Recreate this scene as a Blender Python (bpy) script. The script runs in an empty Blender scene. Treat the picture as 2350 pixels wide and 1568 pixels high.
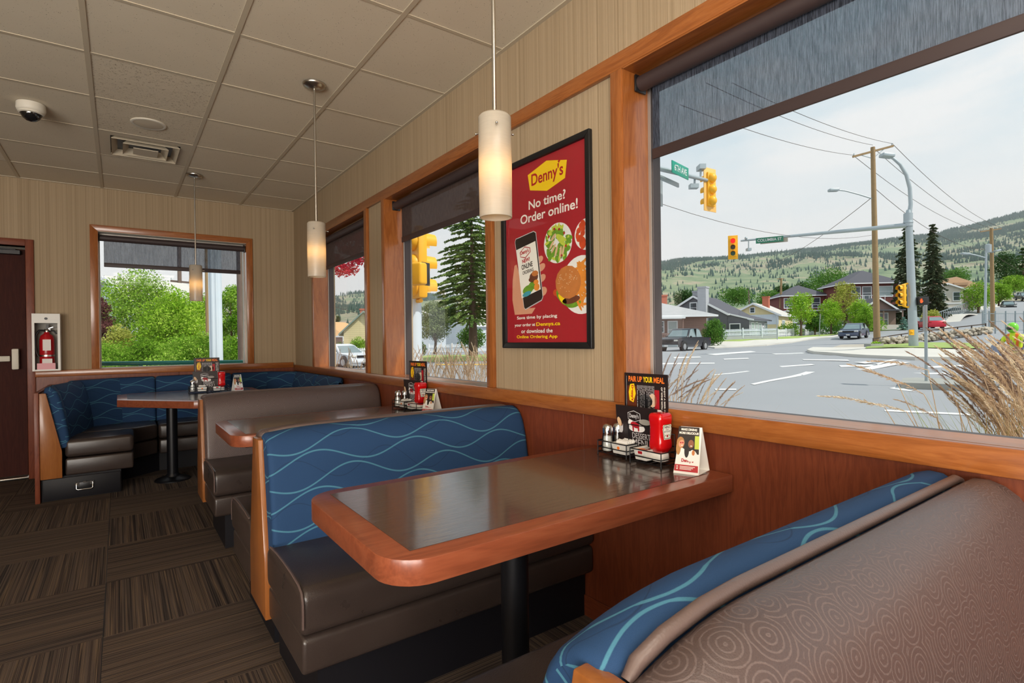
import bpy, bmesh, math, random
from mathutils import Vector, Matrix, noise
from math import sin, cos, pi, radians as RAD, sqrt, tan, atan2

random.seed(7)
SC = bpy.context.scene
COL = SC.collection

# ---------------------------------------------------------------- camera
FPX, PW, PH = 1243.5, 2350, 1568
CAM = Vector((0, 0, 1.22))
def _axes(yaw, pit, rol):
    f = Vector((sin(yaw)*cos(pit), cos(yaw)*cos(pit), sin(pit)))
    r = f.cross(Vector((0, 0, 1))).normalized(); u = r.cross(f)
    return (cos(rol)*r + sin(rol)*u, -sin(rol)*r + cos(rol)*u, f)
CR, CU, CF = _axes(RAD(35.952), RAD(-.2506), RAD(-.7267))
cam_d = bpy.data.cameras.new('camera'); cam = bpy.data.objects.new('camera', cam_d); COL.objects.link(cam)
cam_d.sensor_width = 36; cam_d.lens = FPX/PW*36; cam_d.clip_start = .02; cam_d.clip_end = 6000
m3 = Matrix((CR, CU, -CF)).transposed(); cam.matrix_world = Matrix.Translation(CAM) @ m3.to_4x4()
SC.camera = cam
def at(u, v, depth):
    """world point seen at photo pixel (u, v), depth metres in front of the lens"""
    return CAM + (CF + CR*((u-1175)/FPX) - CU*((v-784)/FPX))*depth

# ---------------------------------------------------------------- view, world, sun
SC.view_settings.view_transform = 'Standard'; SC.view_settings.look = 'None'
SC.view_settings.gamma = 1; SC.view_settings.use_curve_mapping = False
SC.view_settings.exposure = 0.0
cy = SC.cycles
cy.use_denoising = True; cy.max_bounces = 7; cy.diffuse_bounces = 4; cy.glossy_bounces = 3
cy.transmission_bounces = 5; cy.transparent_max_bounces = 16; cy.volume_bounces = 0
cy.caustics_reflective = False; cy.caustics_refractive = False; cy.sample_clamp_indirect = 6
cy.use_adaptive_sampling = True; cy.adaptive_threshold = .02

SKY_STRENGTH = 0.97
SUN_STRENGTH = 3.6
W = bpy.data.worlds.new('world'); SC.world = W; W.use_nodes = True
def build_world():
    nt = W.node_tree; N = nt.nodes; L = nt.links; N.clear()
    out = N.new('ShaderNodeOutputWorld'); bg = N.new('ShaderNodeBackground')
    tc = N.new('ShaderNodeTexCoord'); mp = N.new('ShaderNodeMapping'); mp.inputs['Scale'].default_value = (1, 1, 3.2)
    n1 = N.new('ShaderNodeTexNoise'); n1.inputs['Scale'].default_value = 2.2; n1.inputs['Detail'].default_value = 6
    n1.inputs['Roughness'].default_value = .55; n1.inputs['Distortion'].default_value = .4
    cr = N.new('ShaderNodeValToRGB'); cr.color_ramp.elements[0].position = .42; cr.color_ramp.elements[1].position = .60
    cr.color_ramp.elements[0].color = (.56, .76, .88, 1); cr.color_ramp.elements[1].color = (.97, .975, .985, 1)
    sx = N.new('ShaderNodeSeparateXYZ')
    hz = N.new('ShaderNodeValToRGB'); hz.color_ramp.elements[0].position = .16; hz.color_ramp.elements[1].position = .42
    hz.color_ramp.elements[0].color = (0, 0, 0, 1); hz.color_ramp.elements[1].color = (1, 1, 1, 1)
    mx = N.new('ShaderNodeMix'); mx.data_type = 'RGBA'; mx.inputs[6].default_value = (.96, .97, .98, 1)
    L.new(tc.outputs['Generated'], mp.inputs[0]); L.new(mp.outputs[0], n1.inputs['Vector'])
    L.new(n1.outputs[0], cr.inputs[0]); L.new(tc.outputs['Generated'], sx.inputs[0]); L.new(sx.outputs[2], hz.inputs[0])
    L.new(hz.outputs[0], mx.inputs[0]); L.new(cr.outputs[0], mx.inputs[7]); L.new(mx.outputs[2], bg.inputs[0])
    bg.inputs[1].default_value = SKY_STRENGTH; L.new(bg.outputs[0], out.inputs[0])
build_world()
sd = bpy.data.lights.new('sun', 'SUN'); sd.energy = SUN_STRENGTH; sd.angle = RAD(1.2); sd.color = (1, .95, .86)
sun = bpy.data.objects.new('sun', sd); COL.objects.link(sun)
SUN_DIR = Vector((.30, -.72, .88)).normalized()          # towards the sun
sun.rotation_euler = (-SUN_DIR).to_track_quat('-Z', 'Y').to_euler(); sun.location = (20, -20, 30)

# unseen fill lamps added to brighten the room, behind and left of the camera
def soft(name, loc, aim, sx, sy, watts, color):
    d = bpy.data.lights.new(name, 'AREA'); d.shape = 'RECTANGLE'; d.size = sx; d.size_y = sy; d.energy = watts; d.color = color
    o = bpy.data.objects.new(name, d); COL.objects.link(o); o.location = loc
    o.rotation_euler = Vector(aim).to_track_quat('-Z', 'Y').to_euler(); return o
soft('rear_fill', (-2.3, -2.7, 1.2), (.42, .75, .85), 3.6, 2.2, 400, (1, .95, .88))
soft('side_fill', (-3.9, -.9, 1.3), (1, .38, .62), 3.0, 2.0, 120, (1, .95, .88))

# ---------------------------------------------------------------- materials
MATS = {}
class NT:
    """small node-graph helper"""
    def __init__(s, name):
        s.m = bpy.data.materials.new(name); s.m.use_nodes = True
        s.t = s.m.node_tree; s.N = s.t.nodes; s.N.clear(); s.out = s.N.new('ShaderNodeOutputMaterial')
    def n(s, t, **kw):
        x = s.N.new('ShaderNode'+t)
        for k, v in kw.items():
            if hasattr(x, k): setattr(x, k, v)
            else: x.inputs[k.replace('_', ' ')].default_value = v
        return x
    def l(s, a, b): s.t.links.new(a, b)
    def math(s, op, a, b=None, c=None):
        x = s.N.new('ShaderNodeMath'); x.operation = op
        for i, v in enumerate((a, b, c)):
            if v is None: continue
            if isinstance(v, (int, float)): x.inputs[i].default_value = v
            else: s.l(v, x.inputs[i])
        return x.outputs[0]
    def ramp(s, fac, stops, interp='LINEAR'):
        x = s.N.new('ShaderNodeValToRGB'); x.color_ramp.interpolation = interp; e = x.color_ramp.elements
        while len(e) < len(stops): e.new(.5)
        for i, (p, c) in enumerate(stops): e[i].position = p; e[i].color = (*c, 1) if len(c) == 3 else c
        s.l(fac, x.inputs[0]); return x.outputs[0]
    def mix(s, f, a, b, blend='MIX'):
        x = s.N.new('ShaderNodeMix'); x.data_type = 'RGBA'; x.blend_type = blend
        for i, v in ((0, f), (6, a), (7, b)):
            if isinstance(v, (int, float)): x.inputs[i].default_value = v
            elif isinstance(v, tuple): x.inputs[i].default_value = (*v, 1) if len(v) == 3 else v
            else: s.l(v, x.inputs[i])
        return x.outputs[2]
    def coord(s, kind='Object', scale=(1, 1, 1), rot=(0, 0, 0), loc=(0, 0, 0)):
        tc = s.N.new('ShaderNodeTexCoord'); mp = s.N.new('ShaderNodeMapping')
        mp.inputs['Scale'].default_value = scale; mp.inputs['Rotation'].default_value = rot; mp.inputs['Location'].default_value = loc
        s.l(tc.outputs[kind], mp.inputs[0]); return mp.outputs[0]
    def noise(s, vec, scale=5, detail=3, rough=.5, dist=0):
        x = s.n('TexNoise', Scale=scale, Detail=detail, Roughness=rough, Distortion=dist); s.l(vec, x.inputs['Vector']); return x.outputs[0]
    def bsdf(s, color=None, rough=.5, metal=0, bump=None, bstr=.2, bdist=.01, spec=.5, **kw):
        b = s.N.new('ShaderNodeBsdfPrincipled')
        def put(k, v):
            if isinstance(v, (int, float)): b.inputs[k].default_value = v
            elif isinstance(v, tuple): b.inputs[k].default_value = (*v, 1) if len(v) == 3 else v
            else: s.l(v, b.inputs[k])
        if color is not None: put('Base Color', color)
        put('Roughness', rough); put('Metallic', metal); put('Specular IOR Level', spec)
        for k, v in kw.items(): put(k.replace('_', ' '), v)
        if bump is not None:
            bp = s.n('Bump', Strength=bstr, Distance=bdist); s.l(bump, bp.inputs['Height']); s.l(bp.outputs[0], b.inputs['Normal'])
        s.l(b.outputs[0], s.out.inputs[0]); s.b = b; return b
def keep(nt, name): MATS[name] = nt.m; return nt.m
def srgb(r, g, b):
    f = lambda c: (c/255/12.92) if c/255 <= .04045 else ((c/255+.055)/1.055)**2.4
    return (f(r), f(g), f(b))
def flat(name, color, rough=.5, metal=0, var=.08, scale=8, bstr=0, bscale=60, spec=.5, **kw):
    """procedural base colour with a little tonal variation and optional fine relief"""
    t = NT(name); v = t.coord(); n = t.noise(v, scale, 4)
    c = t.mix(n, tuple(max(0, x*(1-var)) for x in color), tuple(min(1, x*(1+var)) for x in color))
    bmp = t.noise(v, bscale, 3) if bstr else None
    t.bsdf(c, rough, metal, bmp, bstr, .004, spec, **kw); return keep(t, name)
def wood(name, dark, mid, light, axis='X', grain=1.0, rough=.32, rings=7, coat=.25, spec=.4):
    t = NT(name); s = {'X': (1.1, 11, 11), 'Y': (11, 1.1, 11), 'Z': (11, 11, 1.1)}[axis]
    v = t.coord('Object', tuple(a*grain for a in s)); nz = t.noise(v, 1.6, 5, .6, 1.2)
    fine = t.noise(t.coord('Object', tuple(a*grain*6 for a in s)), 3, 2)
    cloud = t.noise(t.coord(), 2.3, 2)
    w = t.math('FRACT', t.math('MULTIPLY', nz, rings))
    w = t.math('ABSOLUTE', t.math('SUBTRACT', w, .5))
    c = t.ramp(t.math('ADD', t.math('MULTIPLY', w, .9), t.math('MULTIPLY', fine, .55)), [(.12, dark), (.48, mid), (.85, light)])
    c = t.mix(t.math('MULTIPLY', cloud, .55), c, mid)
    t.bsdf(c, rough, 0, fine, .02, .001, spec, Coat_Weight=coat, Coat_Roughness=.16); return keep(t, name)

for ax in 'XYZ':
    wood('trim_wood_'+ax, srgb(122, 66, 26), srgb(146, 84, 38), srgb(166, 102, 52), ax, 1, .3, 4, .55)
    wood('panel_wood_'+ax, srgb(92, 40, 22), srgb(112, 53, 30), srgb(126, 64, 38), ax, 1.1, .45, 5, .06)
    wood('edge_wood_'+ax, srgb(108, 54, 35), srgb(130, 68, 44), srgb(144, 81, 54), ax, .8, .28, 4, .3)
    wood('maple_wood_'+ax, srgb(124, 72, 32), srgb(142, 86, 42), srgb(156, 100, 52), ax, .6, .3, 3, .3)
wood('door_wood', srgb(46, 18, 13), srgb(58, 24, 17), srgb(68, 30, 22), 'Z', 1, .6, 5, .0, .12)

def wallpaper():
    t = NT('wallpaper')
    v = t.coord('Object', (1, 1, .0012))
    a = t.noise(v, 170, 2, .6); b = t.noise(v, 30, 2, .5); fine = t.noise(t.coord('Object', (1, 1, .25)), 240, 2)
    c = t.ramp(a, [(.3, srgb(143, 124, 97)), (.5, srgb(164, 144, 116)), (.7, srgb(176, 156, 128))])
    c = t.mix(t.math('MULTIPLY', t.math('SUBTRACT', b, .3), .5), c, srgb(166, 146, 117))
    c = t.mix(t.math('MULTIPLY', fine, .12), c, srgb(120, 98, 72))
    t.bsdf(c, .75, 0, a, .25, .004, .3); keep(t, 'wallpaper')
wallpaper()
def ceiling_tile(name, fissure):
    t = NT(name); v = t.coord()
    tc = t.N.new('ShaderNodeTexCoord'); gx = t.n('NewGeometry')
    pits = t.n('TexVoronoi', Scale=95 if not fissure else 60, Randomness=1); t.l(gx.outputs['Position'], pits.inputs['Vector'])
    nz = t.noise(gx.outputs['Position'], 42 if not fissure else 55, 4, .65, 0 if not fissure else 1.5)
    dots = t.ramp(pits.outputs['Distance'], [(.0, (0, 0, 0)), (.13, (0, 0, 0)), (.2, (1, 1, 1))])
    gate = t.ramp(nz, [(.5, (1, 1, 1)), (.6 if not fissure else .56, (0, 0, 0))])
    d = t.math('MAXIMUM', dots, gate)
    if fissure: d = t.math('MINIMUM', d, t.ramp(nz, [(.58, (1, 1, 1)), (.66, (.25, .25, .25))]))
    big = t.noise(gx.outputs['Position'], 3, 2)
    base = t.mix(big, srgb(212, 201, 180), srgb(220, 210, 190))
    c = t.mix(d, srgb(128, 112, 90), base)
    t.bsdf(c, .9, 0, d, .4, .003, .2); keep(t, name)
ceiling_tile('ceiling_tile', False); ceiling_tile('ceiling_tile_fissured', True)
def carpet(name, along):
    t = NT(name); s = (1, .003, 1) if along == 'Y' else (.003, 1, 1)
    gx = t.n('NewGeometry'); mp = t.n('Mapping'); mp.inputs['Scale'].default_value = s; t.l(gx.outputs['Position'], mp.inputs[0])
    # each tile shifts the stripe sequence by its own random
    oi = t.n('ObjectInfo'); ad = t.N.new('ShaderNodeVectorMath'); ad.operation = 'ADD'
    t.l(mp.outputs[0], ad.inputs[0]); t.l(t.math('MULTIPLY', oi.outputs['Random'], 40), ad.inputs[1]); v = ad.outputs[0]
    a = t.noise(v, 66, 2, .6); b = t.noise(v, 190, 2, .6)
    f = t.math('ADD', t.math('MULTIPLY', a, .75), t.math('MULTIPLY', b, .35))
    c = t.ramp(f, [(.36, srgb(34, 29, 28)), (.44, srgb(72, 63, 60)), (.47, srgb(40, 34, 33)), (.51, srgb(110, 95, 84)), (.54, srgb(78, 68, 65)), (.575, srgb(130, 109, 88)), (.60, srgb(52, 44, 42)), (.65, srgb(88, 74, 68)), (.73, srgb(42, 36, 35))])
    pile = t.noise(gx.outputs['Position'], 420, 3, .7)
    c = t.mix(t.math('MULTIPLY', t.math('SUBTRACT', pile, .25), .55), c, srgb(52, 46, 44))
    t.bsdf(c, .95, 0, pile, .7, .006, .15); keep(t, name)
carpet('carpet_y', 'Y'); carpet('carpet_x', 'X')

def blue_fabric():
    """navy upholstery with interlacing teal waves; UV = metres along the seat, metres up the back"""
    t = NT('blue_fabric'); uv = t.n('UVMap'); sx = t.n('SeparateXYZ'); t.l(uv.outputs[0], sx.inputs[0])
    u, v = sx.outputs[0], sx.outputs[1]
    def waves(amp, lam, ph, pitch, off, wid):
        w = t.math('ADD', v, t.math('MULTIPLY', t.math('SINE', t.math('ADD', t.math('MULTIPLY', u, 2*pi/lam), ph)), amp))
        w = t.math('ADD', w, t.math('MULTIPLY', t.math('SINE', t.math('MULTIPLY', u, 2*pi/(lam*2.7))), amp*.35))
        fr = t.math('ABSOLUTE', t.math('SUBTRACT', t.math('FRACT', t.math('ADD', t.math('DIVIDE', w, pitch), off)), .5))
        return t.ramp(fr, [(max(0, wid*.75)/pitch, (1, 1, 1)), (wid*1.25/pitch, (0, 0, 0))])
    l1 = waves(.034, .43, 0, .142, .1, .0030); l2 = waves(.031, .43, 2.0, .142, .58, .0030); l3 = waves(.05, .38, 2.4, .16, .3, .0016)
    sp = t.noise(t.coord('UV', (1, 1, 1)), 9, 2)
    stitch = t.noise(t.coord('UV', (60, 400, 1)), 3, 2)
    weave = t.noise(t.coord('UV', (700, 700, 1)), 1, 2)
    base = t.mix(weave, srgb(30, 56, 90), srgb(38, 66, 102))
    base = t.mix(t.math('MULTIPLY', l3, .55), base, srgb(26, 42, 66))
    teal = t.mix(stitch, srgb(60, 110, 134), srgb(82, 138, 156))
    c = t.mix(t.math('MULTIPLY', l1, .8), base, teal); c = t.mix(t.math('MULTIPLY', l2, .8), c, teal)
    t.bsdf(c, .8, 0, weave, .2, .002, .2); keep(t, 'blue_fabric')
blue_fabric()
def ring_fabric():
    t = NT('ring_fabric'); v = t.coord('UV', (1, 1, 1))
    vo = t.n('TexVoronoi', Scale=17, Randomness=.7); t.l(v, vo.inputs['Vector']); vo.voronoi_dimensions = '2D'
    wob = t.noise(v, 30, 2)
    d = t.math('ADD', vo.outputs['Distance'], t.math('MULTIPLY', wob, .012))
    r = t.math('SINE', t.math('MULTIPLY', d, 42)); dash = t.noise(v, 260, 1)
    r = t.ramp(t.math('ADD', r, t.math('MULTIPLY', t.math('SUBTRACT', dash, .5), 1.1)), [(.45, (0, 0, 0)), (.9, (1, 1, 1))])
    grain = t.noise(v, 500, 2)
    base = t.mix(grain, srgb(70, 57, 56), srgb(84, 70, 67))
    c = t.mix(t.math('MULTIPLY', r, .30), base, srgb(126, 110, 107))
    t.bsdf(c, t.math('ADD', .36, t.math('MULTIPLY', r, .12)), 0, t.math('ADD', grain, t.math('MULTIPLY', r, .6)), .18, .002, .5); keep(t, 'ring_fabric')
ring_fabric()
def leather(name, c0, c1, rough):
    t = NT(name); v = t.coord(); a = t.n('TexVoronoi', Scale=260); t.l(v, a.inputs['Vector']); b = t.noise(v, 9, 4)
    t.bsdf(t.mix(b, c0, c1), t.math('ADD', rough, t.math('MULTIPLY', b, .12)), 0, a.outputs['Distance'], .12, .002, .5); keep(t, name)
leather('leather', srgb(50, 41, 38), srgb(62, 52, 48), .24)
leather('piping', srgb(86, 70, 66), srgb(100, 84, 80), .3)
flat('laminate_black', srgb(20, 19, 24), .5, 0, .05, spec=.25)
def table_lam():
    t = NT('table_laminate'); v = t.coord(); n = t.noise(v, 26, 5, .6); n2 = t.noise(t.coord('Object', (1, 5, 1)), 14, 4, .6)
    c = t.mix(n, srgb(62, 48, 42), srgb(80, 63, 55)); t.bsdf(c, t.math('ADD', .14, t.math('MULTIPLY', n2, .16)), 0, n2, .30, .004, .55, Coat_Weight=.6, Coat_Roughness=.10); keep(t, 'table_laminate')
table_lam()
flat('steel', srgb(190, 186, 178), .28, 1, .04); flat('chrome', srgb(215, 215, 215), .12, 1, .03)
flat('black_metal', srgb(22, 22, 26), .35, .3, .05); flat('black_plastic', srgb(20, 20, 22), .4, 0, .05)
flat('white_plastic', srgb(226, 224, 218), .4, 0, .03); flat('vent_white', srgb(196, 184, 162), .5, 0, .03)
flat('tee_metal', srgb(192, 180, 158), .5, 0, .03); flat('cream_metal', srgb(214, 208, 194), .5, 0, .03)
flat('grey_inside', srgb(150, 146, 138), .6, 0, .04)
flat('alu', srgb(178, 172, 166), .4, .6, .04); flat('bronze_frame', srgb(66, 58, 58), .45, .3, .04)
flat('blind_tube', srgb(58, 46, 46), .55, 0, .06)
flat('paper_white', srgb(236, 234, 230), .5, 0, .02); flat('ketchup_red', srgb(196, 12, 18), .16, 0, .05, spec=.6)
flat('print_red', srgb(164, 31, 43), .35, 0, .04); flat('print_dark', srgb(36, 26, 26), .35, 0, .1)
flat('print_brown', srgb(92, 44, 26), .35, 0, .3, 20); flat('print_white', srgb(240, 236, 228), .4, 0, .02)
flat('print_yellow', srgb(246, 206, 20), .4, 0, .03); flat('print_orange', srgb(236, 120, 44), .4, 0, .05)
flat('print_grey', srgb(196, 194, 196), .4, 0, .03); flat('logo_red', srgb(176, 22, 34), .4, 0, .03)
flat('skin', srgb(214, 152, 122), .5, 0, .08); flat('skin_dark', srgb(142, 88, 60), .5, 0, .08)
flat('hair_blonde', srgb(176, 126, 74), .6, 0, .2, 40); flat('hair_black', srgb(30, 22, 22), .5, 0, .1)
flat('leaf_print', srgb(104, 150, 40), .5, 0, .5, 60); flat('avocado', srgb(190, 205, 74), .5, 0, .2, 40)
flat('chicken', srgb(214, 178, 140), .5, 0, .25, 40); flat('bun', srgb(190, 116, 58), .5, 0, .22, 30); flat('fry', srgb(224, 138, 50), .5, 0, .25, 40)
flat('meat', srgb(104, 56, 36), .5, 0, .3, 40); flat('saucy', srgb(200, 72, 36), .4, 0, .35, 40); flat('plate', srgb(232, 230, 228), .4, 0, .03)
flat('heinz_green', srgb(60, 116, 60), .4, 0, .05); flat('pink_paper', srgb(226, 160, 168), .5, 0, .05)
flat('ext_red', srgb(176, 22, 30), .25, 0, .05); flat('tag_white', srgb(226, 218, 214), .5, 0, .05)
flat('salt', srgb(232, 230, 226), .6, 0, .03); flat('pepper', srgb(96, 84, 72), .8, 0, .4, 200); flat('pink_print', srgb(222, 120, 140), .5, 0, .1)
flat('jam_red', srgb(170, 30, 40), .3, 0, .2); flat('blue_print', srgb(110, 150, 190), .5, 0, .1)
flat('teal_print', srgb(60, 150, 170), .5, 0, .2)

def glass_pane():
    """thin window glass: see-through with a Fresnel reflection"""
    t = NT('window_glass'); tr = t.n('BsdfTransparent'); tr.inputs[0].default_value = (.965, .98, .975, 1)
    gl = t.n('BsdfGlossy', Roughness=.02); fr = t.n('Fresnel'); gm = t.n('NewGeometry'); mx = t.n('MixShader')
    nz = t.noise(t.coord(), .8, 2)
    t.l(t.math('SUBTRACT', 1.45, t.math('MULTIPLY', gm.outputs['Backfacing'], 1.45-1/1.45)), fr.inputs[0])
    t.l(t.math('MULTIPLY', fr.outputs[0], t.math('ADD', .8, t.math('MULTIPLY', nz, .2))), mx.inputs[0]); t.l(tr.outputs[0], mx.inputs[1]); t.l(gl.outputs[0], mx.inputs[2]); t.l(mx.outputs[0], t.out.inputs[0]); keep(t, 'window_glass')
    t = NT('jar_glass'); tr = t.n('BsdfTransparent'); tr.inputs[0].default_value = (.9, .92, .92, 1)
    gl = t.n('BsdfGlossy', Roughness=.05); fr = t.n('Fresnel', IOR=1.5); mx = t.n('MixShader')
    t.l(t.math('ADD', fr.outputs[0], .04), mx.inputs[0]); t.l(tr.outputs[0], mx.inputs[1]); t.l(gl.outputs[0], mx.inputs[2]); t.l(mx.outputs[0], t.out.inputs[0]); keep(t, 'jar_glass')
glass_pane()
def blind_cloth(name, thru, ca, cb):
    """woven solar-screen cloth: opaque yarn with tiny open holes and some light soaking through"""
    t = NT(name); v = t.coord('Object', (1, 1, .06)); a = t.noise(v, 330, 2, .6); b = t.noise(v, 120, 2)
    c = t.ramp(a, [(.36, ca), (.64, cb)])
    df = t.n('BsdfDiffuse'); t.l(c, df.inputs[0]); tl = t.n('BsdfTranslucent'); t.l(c, tl.inputs[0]); tp = t.n('BsdfTransparent')
    m1 = t.n('MixShader'); m1.inputs[0].default_value = .45; t.l(df.outputs[0], m1.inputs[1]); t.l(tl.outputs[0], m1.inputs[2])
    m2 = t.n('MixShader'); t.l(t.math('MULTIPLY', t.math('ADD', .45, t.math('MULTIPLY', b, 1.1)), thru), m2.inputs[0])
    t.l(m1.outputs[0], m2.inputs[1]); t.l(tp.outputs[0], m2.inputs[2]); t.l(m2.outputs[0], t.out.inputs[0]); keep(t, name)
blind_cloth('blind_cloth', .17, srgb(40, 44, 54), srgb(92, 98, 112))
def opal():
    t = NT('opal_glass'); v = t.coord('Object', (1, 1, 9)); n = t.noise(v, 20, 2)
    c = t.mix(n, srgb(208, 200, 186), srgb(220, 212, 198))
    df = t.n('BsdfDiffuse'); t.l(c, df.inputs[0]); tl = t.n('BsdfTranslucent'); t.l(c, tl.inputs[0])
    m1 = t.n('MixShader'); m1.inputs[0].default_value = .55; t.l(df.outputs[0], m1.inputs[1]); t.l(tl.outputs[0], m1.inputs[2])
    gl = t.n('BsdfGlossy', Roughness=.25); m2 = t.n('MixShader'); m2.inputs[0].default_value = .05; t.l(m1.outputs[0], m2.inputs[1]); t.l(gl.outputs[0], m2.inputs[2])
    t.l(m2.outputs[0], t.out.inputs[0]); keep(t, 'opal_glass')
opal()
def glow(name, color, strength):
    t = NT(name); n = t.noise(t.coord(), 20, 2); e = t.n('Emission', Strength=strength); t.l(t.mix(n, color, tuple(c*.96 for c in color)), e.inputs[0])
    t.l(e.outputs[0], t.out.inputs[0]); return keep(t, name)

# ---------------------------------------------------------------- mesh builder
class MB:
    def __init__(s): s.v = []; s.f = []; s.uv = {}; s.mi = []; s.cur = 0; s.sm = []
    def add(s, vs, fs, smooth=False, uvs=None):
        o = len(s.v); s.v += [tuple(p) for p in vs]
        for k, f in enumerate(fs):
            if uvs: s.uv[len(s.f)] = uvs[k]
            s.f.append(tuple(i+o for i in f)); s.mi.append(s.cur); s.sm.append(smooth)
        return s
    def box(s, a, b):
        (x0, y0, z0), (x1, y1, z1) = a, b
        x0, x1 = min(x0, x1), max(x0, x1); y0, y1 = min(y0, y1), max(y0, y1); z0, z1 = min(z0, z1), max(z0, z1)
        return s.add([(x0,y0,z0),(x1,y0,z0),(x1,y1,z0),(x0,y1,z0),(x0,y0,z1),(x1,y0,z1),(x1,y1,z1),(x0,y1,z1)],
                     [(3,2,1,0),(4,5,6,7),(0,1,5,4),(1,2,6,5),(2,3,7,6),(3,0,4,7)])
    def obox(s, c, ax, ay, az, h):
        """box about c with half sizes h along orthonormal axes"""
        c = Vector(c); P = [c+ax*(h[0]*i)+ay*(h[1]*j)+az*(h[2]*k) for k in (-1,1) for (i,j) in ((-1,-1),(1,-1),(1,1),(-1,1))]
        return s.add(P, [(3,2,1,0),(4,5,6,7),(0,1,5,4),(1,2,6,5),(2,3,7,6),(3,0,4,7)])
    def bar(s, p, q, w, h=None, up=(0,0,1)):
        p, q = Vector(p), Vector(q); d = (q-p); L = d.length; d.normalize(); u = Vector(up)
        if abs(d.dot(u)) > .98: u = Vector((1,0,0))
        r = d.cross(u).normalized(); u = r.cross(d)
        return s.obox((p+q)/2, r, d, u, (w/2, L/2, (h or w)/2))
    def tube(s, pts, r, n=8, cap=True, closed=False):
        pts = [Vector(p) for p in pts]; rr = r if isinstance(r, (list, tuple)) else [r]*len(pts)
        V = []; F = []; prev = None; m = len(pts)
        for i, p in enumerate(pts):
            a = pts[i-1] if (i or closed) else p; b = pts[(i+1) % m] if (i < m-1 or closed) else p
            d = (b-a).normalized()
            if prev is None:
                t = Vector((0,0,1)) if abs(d.z) < .9 else Vector((1,0,0)); prev = t
            u = (prev - d*prev.dot(d))
            if u.length < 1e-5: u = d.orthogonal()
            u.normalize(); prev = u; w = d.cross(u)
            V += [p+(u*cos(2*pi*k/n)+w*sin(2*pi*k/n))*rr[i] for k in range(n)]
        for i in range(m if closed else m-1):
            j = (i+1) % m
            F += [(i*n+k, i*n+(k+1)%n, j*n+(k+1)%n, j*n+k) for k in range(n)]
        if cap and not closed: F += [tuple(range(n-1,-1,-1)), tuple((m-1)*n+k for k in range(n))]
        return s.add(V, F, True)
    def lathe(s, prof, c=(0,0,0), n=24, ax='Z', sx=1, sy=1, close=True):
        V = []; F = []; c = Vector(c); m = len(prof)
        for r, z in prof:
            for k in range(n):
                a = 2*pi*k/n; x, y = r*cos(a)*sx, r*sin(a)*sy
                V.append(c + (Vector((x,y,z)) if ax == 'Z' else Vector((z,x,y)) if ax == 'X' else Vector((y,z,x))))
        for i in range(m-1): F += [(i*n+k, i*n+(k+1)%n, (i+1)*n+(k+1)%n, (i+1)*n+k) for k in range(n)]
        if close:
            if prof[0][0] > 1e-6: F.append(tuple(range(n-1,-1,-1)))
            if prof[-1][0] > 1e-6: F.append(tuple((m-1)*n+k for k in range(n)))
        return s.add(V, F, True)
    def prism(s, poly, fn, h0, h1):
        """extrude 2-D polygon; fn(a, b, h) -> xyz"""
        n = len(poly); V = [fn(a,b,h0) for a,b in poly]+[fn(a,b,h1) for a,b in poly]
        return s.add(V, [tuple(range(n-1,-1,-1)), tuple(range(n,2*n))]+[(k,(k+1)%n,n+(k+1)%n,n+k) for k in range(n)])
    def ball(s, c, r, n=10, m=6):
        rx, ry, rz = r if isinstance(r, (tuple, list)) else (r,r,r); c = Vector(c); V = [c+Vector((0,0,-rz))]; F = []
        for i in range(1, m):
            t = -pi/2+pi*i/m
            V += [c+Vector((rx*cos(t)*cos(2*pi*k/n), ry*cos(t)*sin(2*pi*k/n), rz*sin(t))) for k in range(n)]
        V.append(c+Vector((0,0,rz))); e = len(V)-1
        F += [(0, 1+(k+1)%n, 1+k) for k in range(n)]
        for i in range(m-2): F += [(1+i*n+k, 1+i*n+(k+1)%n, 1+(i+1)*n+(k+1)%n, 1+(i+1)*n+k) for k in range(n)]
        F += [(e, 1+(m-2)*n+k, 1+(m-2)*n+(k+1)%n) for k in range(n)]
        return s.add(V, F, True)
    def mesh(s, name, mats, off=(0,0,0), bev=0, seg=2, smooth=None):
        me = bpy.data.meshes.new(name); o = Vector(off)
        me.from_pydata([Vector(p)-o for p in s.v], [], s.f)
        for m in (mats if isinstance(mats, (list, tuple)) else [mats]): me.materials.append(MATS[m])
        if s.uv:
            ul = me.uv_layers.new(name='UVMap')
            for k, uv in s.uv.items():
                p = me.polygons[k]
                for j, li in enumerate(p.loop_indices): ul.data[li].uv = uv[j]
        for k, p in enumerate(me.polygons): p.material_index = s.mi[k]; p.use_smooth = s.sm[k] if smooth is None else smooth
        if bev:
            b = bmesh.new(); b.from_mesh(me); bmesh.ops.remove_doubles(b, verts=b.verts, dist=1e-5)
            b.normal_update()
            es = [e for e in b.edges if len(e.link_faces) == 2 and e.calc_face_angle(0) > .6]
            bmesh.ops.bevel(b, geom=es, offset=bev, segments=seg, affect='EDGES', profile=.5, clamp_overlap=True); b.to_mesh(me); b.free()
            if seg > 1:
                for p in me.polygons: p.use_smooth = True
                me.set_sharp_from_angle(angle=RAD(40))
        elif any(s.sm) and smooth is None: me.set_sharp_from_angle(angle=RAD(50))
        me.update(); return me
OFF = {}
def obj(name, mb, mats, parent=None, bev=0, seg=2, kind=None, label=None, smooth=None, loc=None):
    off = OFF.get(parent.name, Vector()) if parent else Vector()
    me = mb if isinstance(mb, bpy.types.Mesh) else mb.mesh(name, mats, off, bev, seg, smooth)
    o = bpy.data.objects.new(name, me); COL.objects.link(o); OFF[o.name] = off
    if parent: o.parent = parent
    if loc is not None: o.location = loc
    if kind: o['kind'] = kind
    if label: o['label'] = label
    return o
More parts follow.
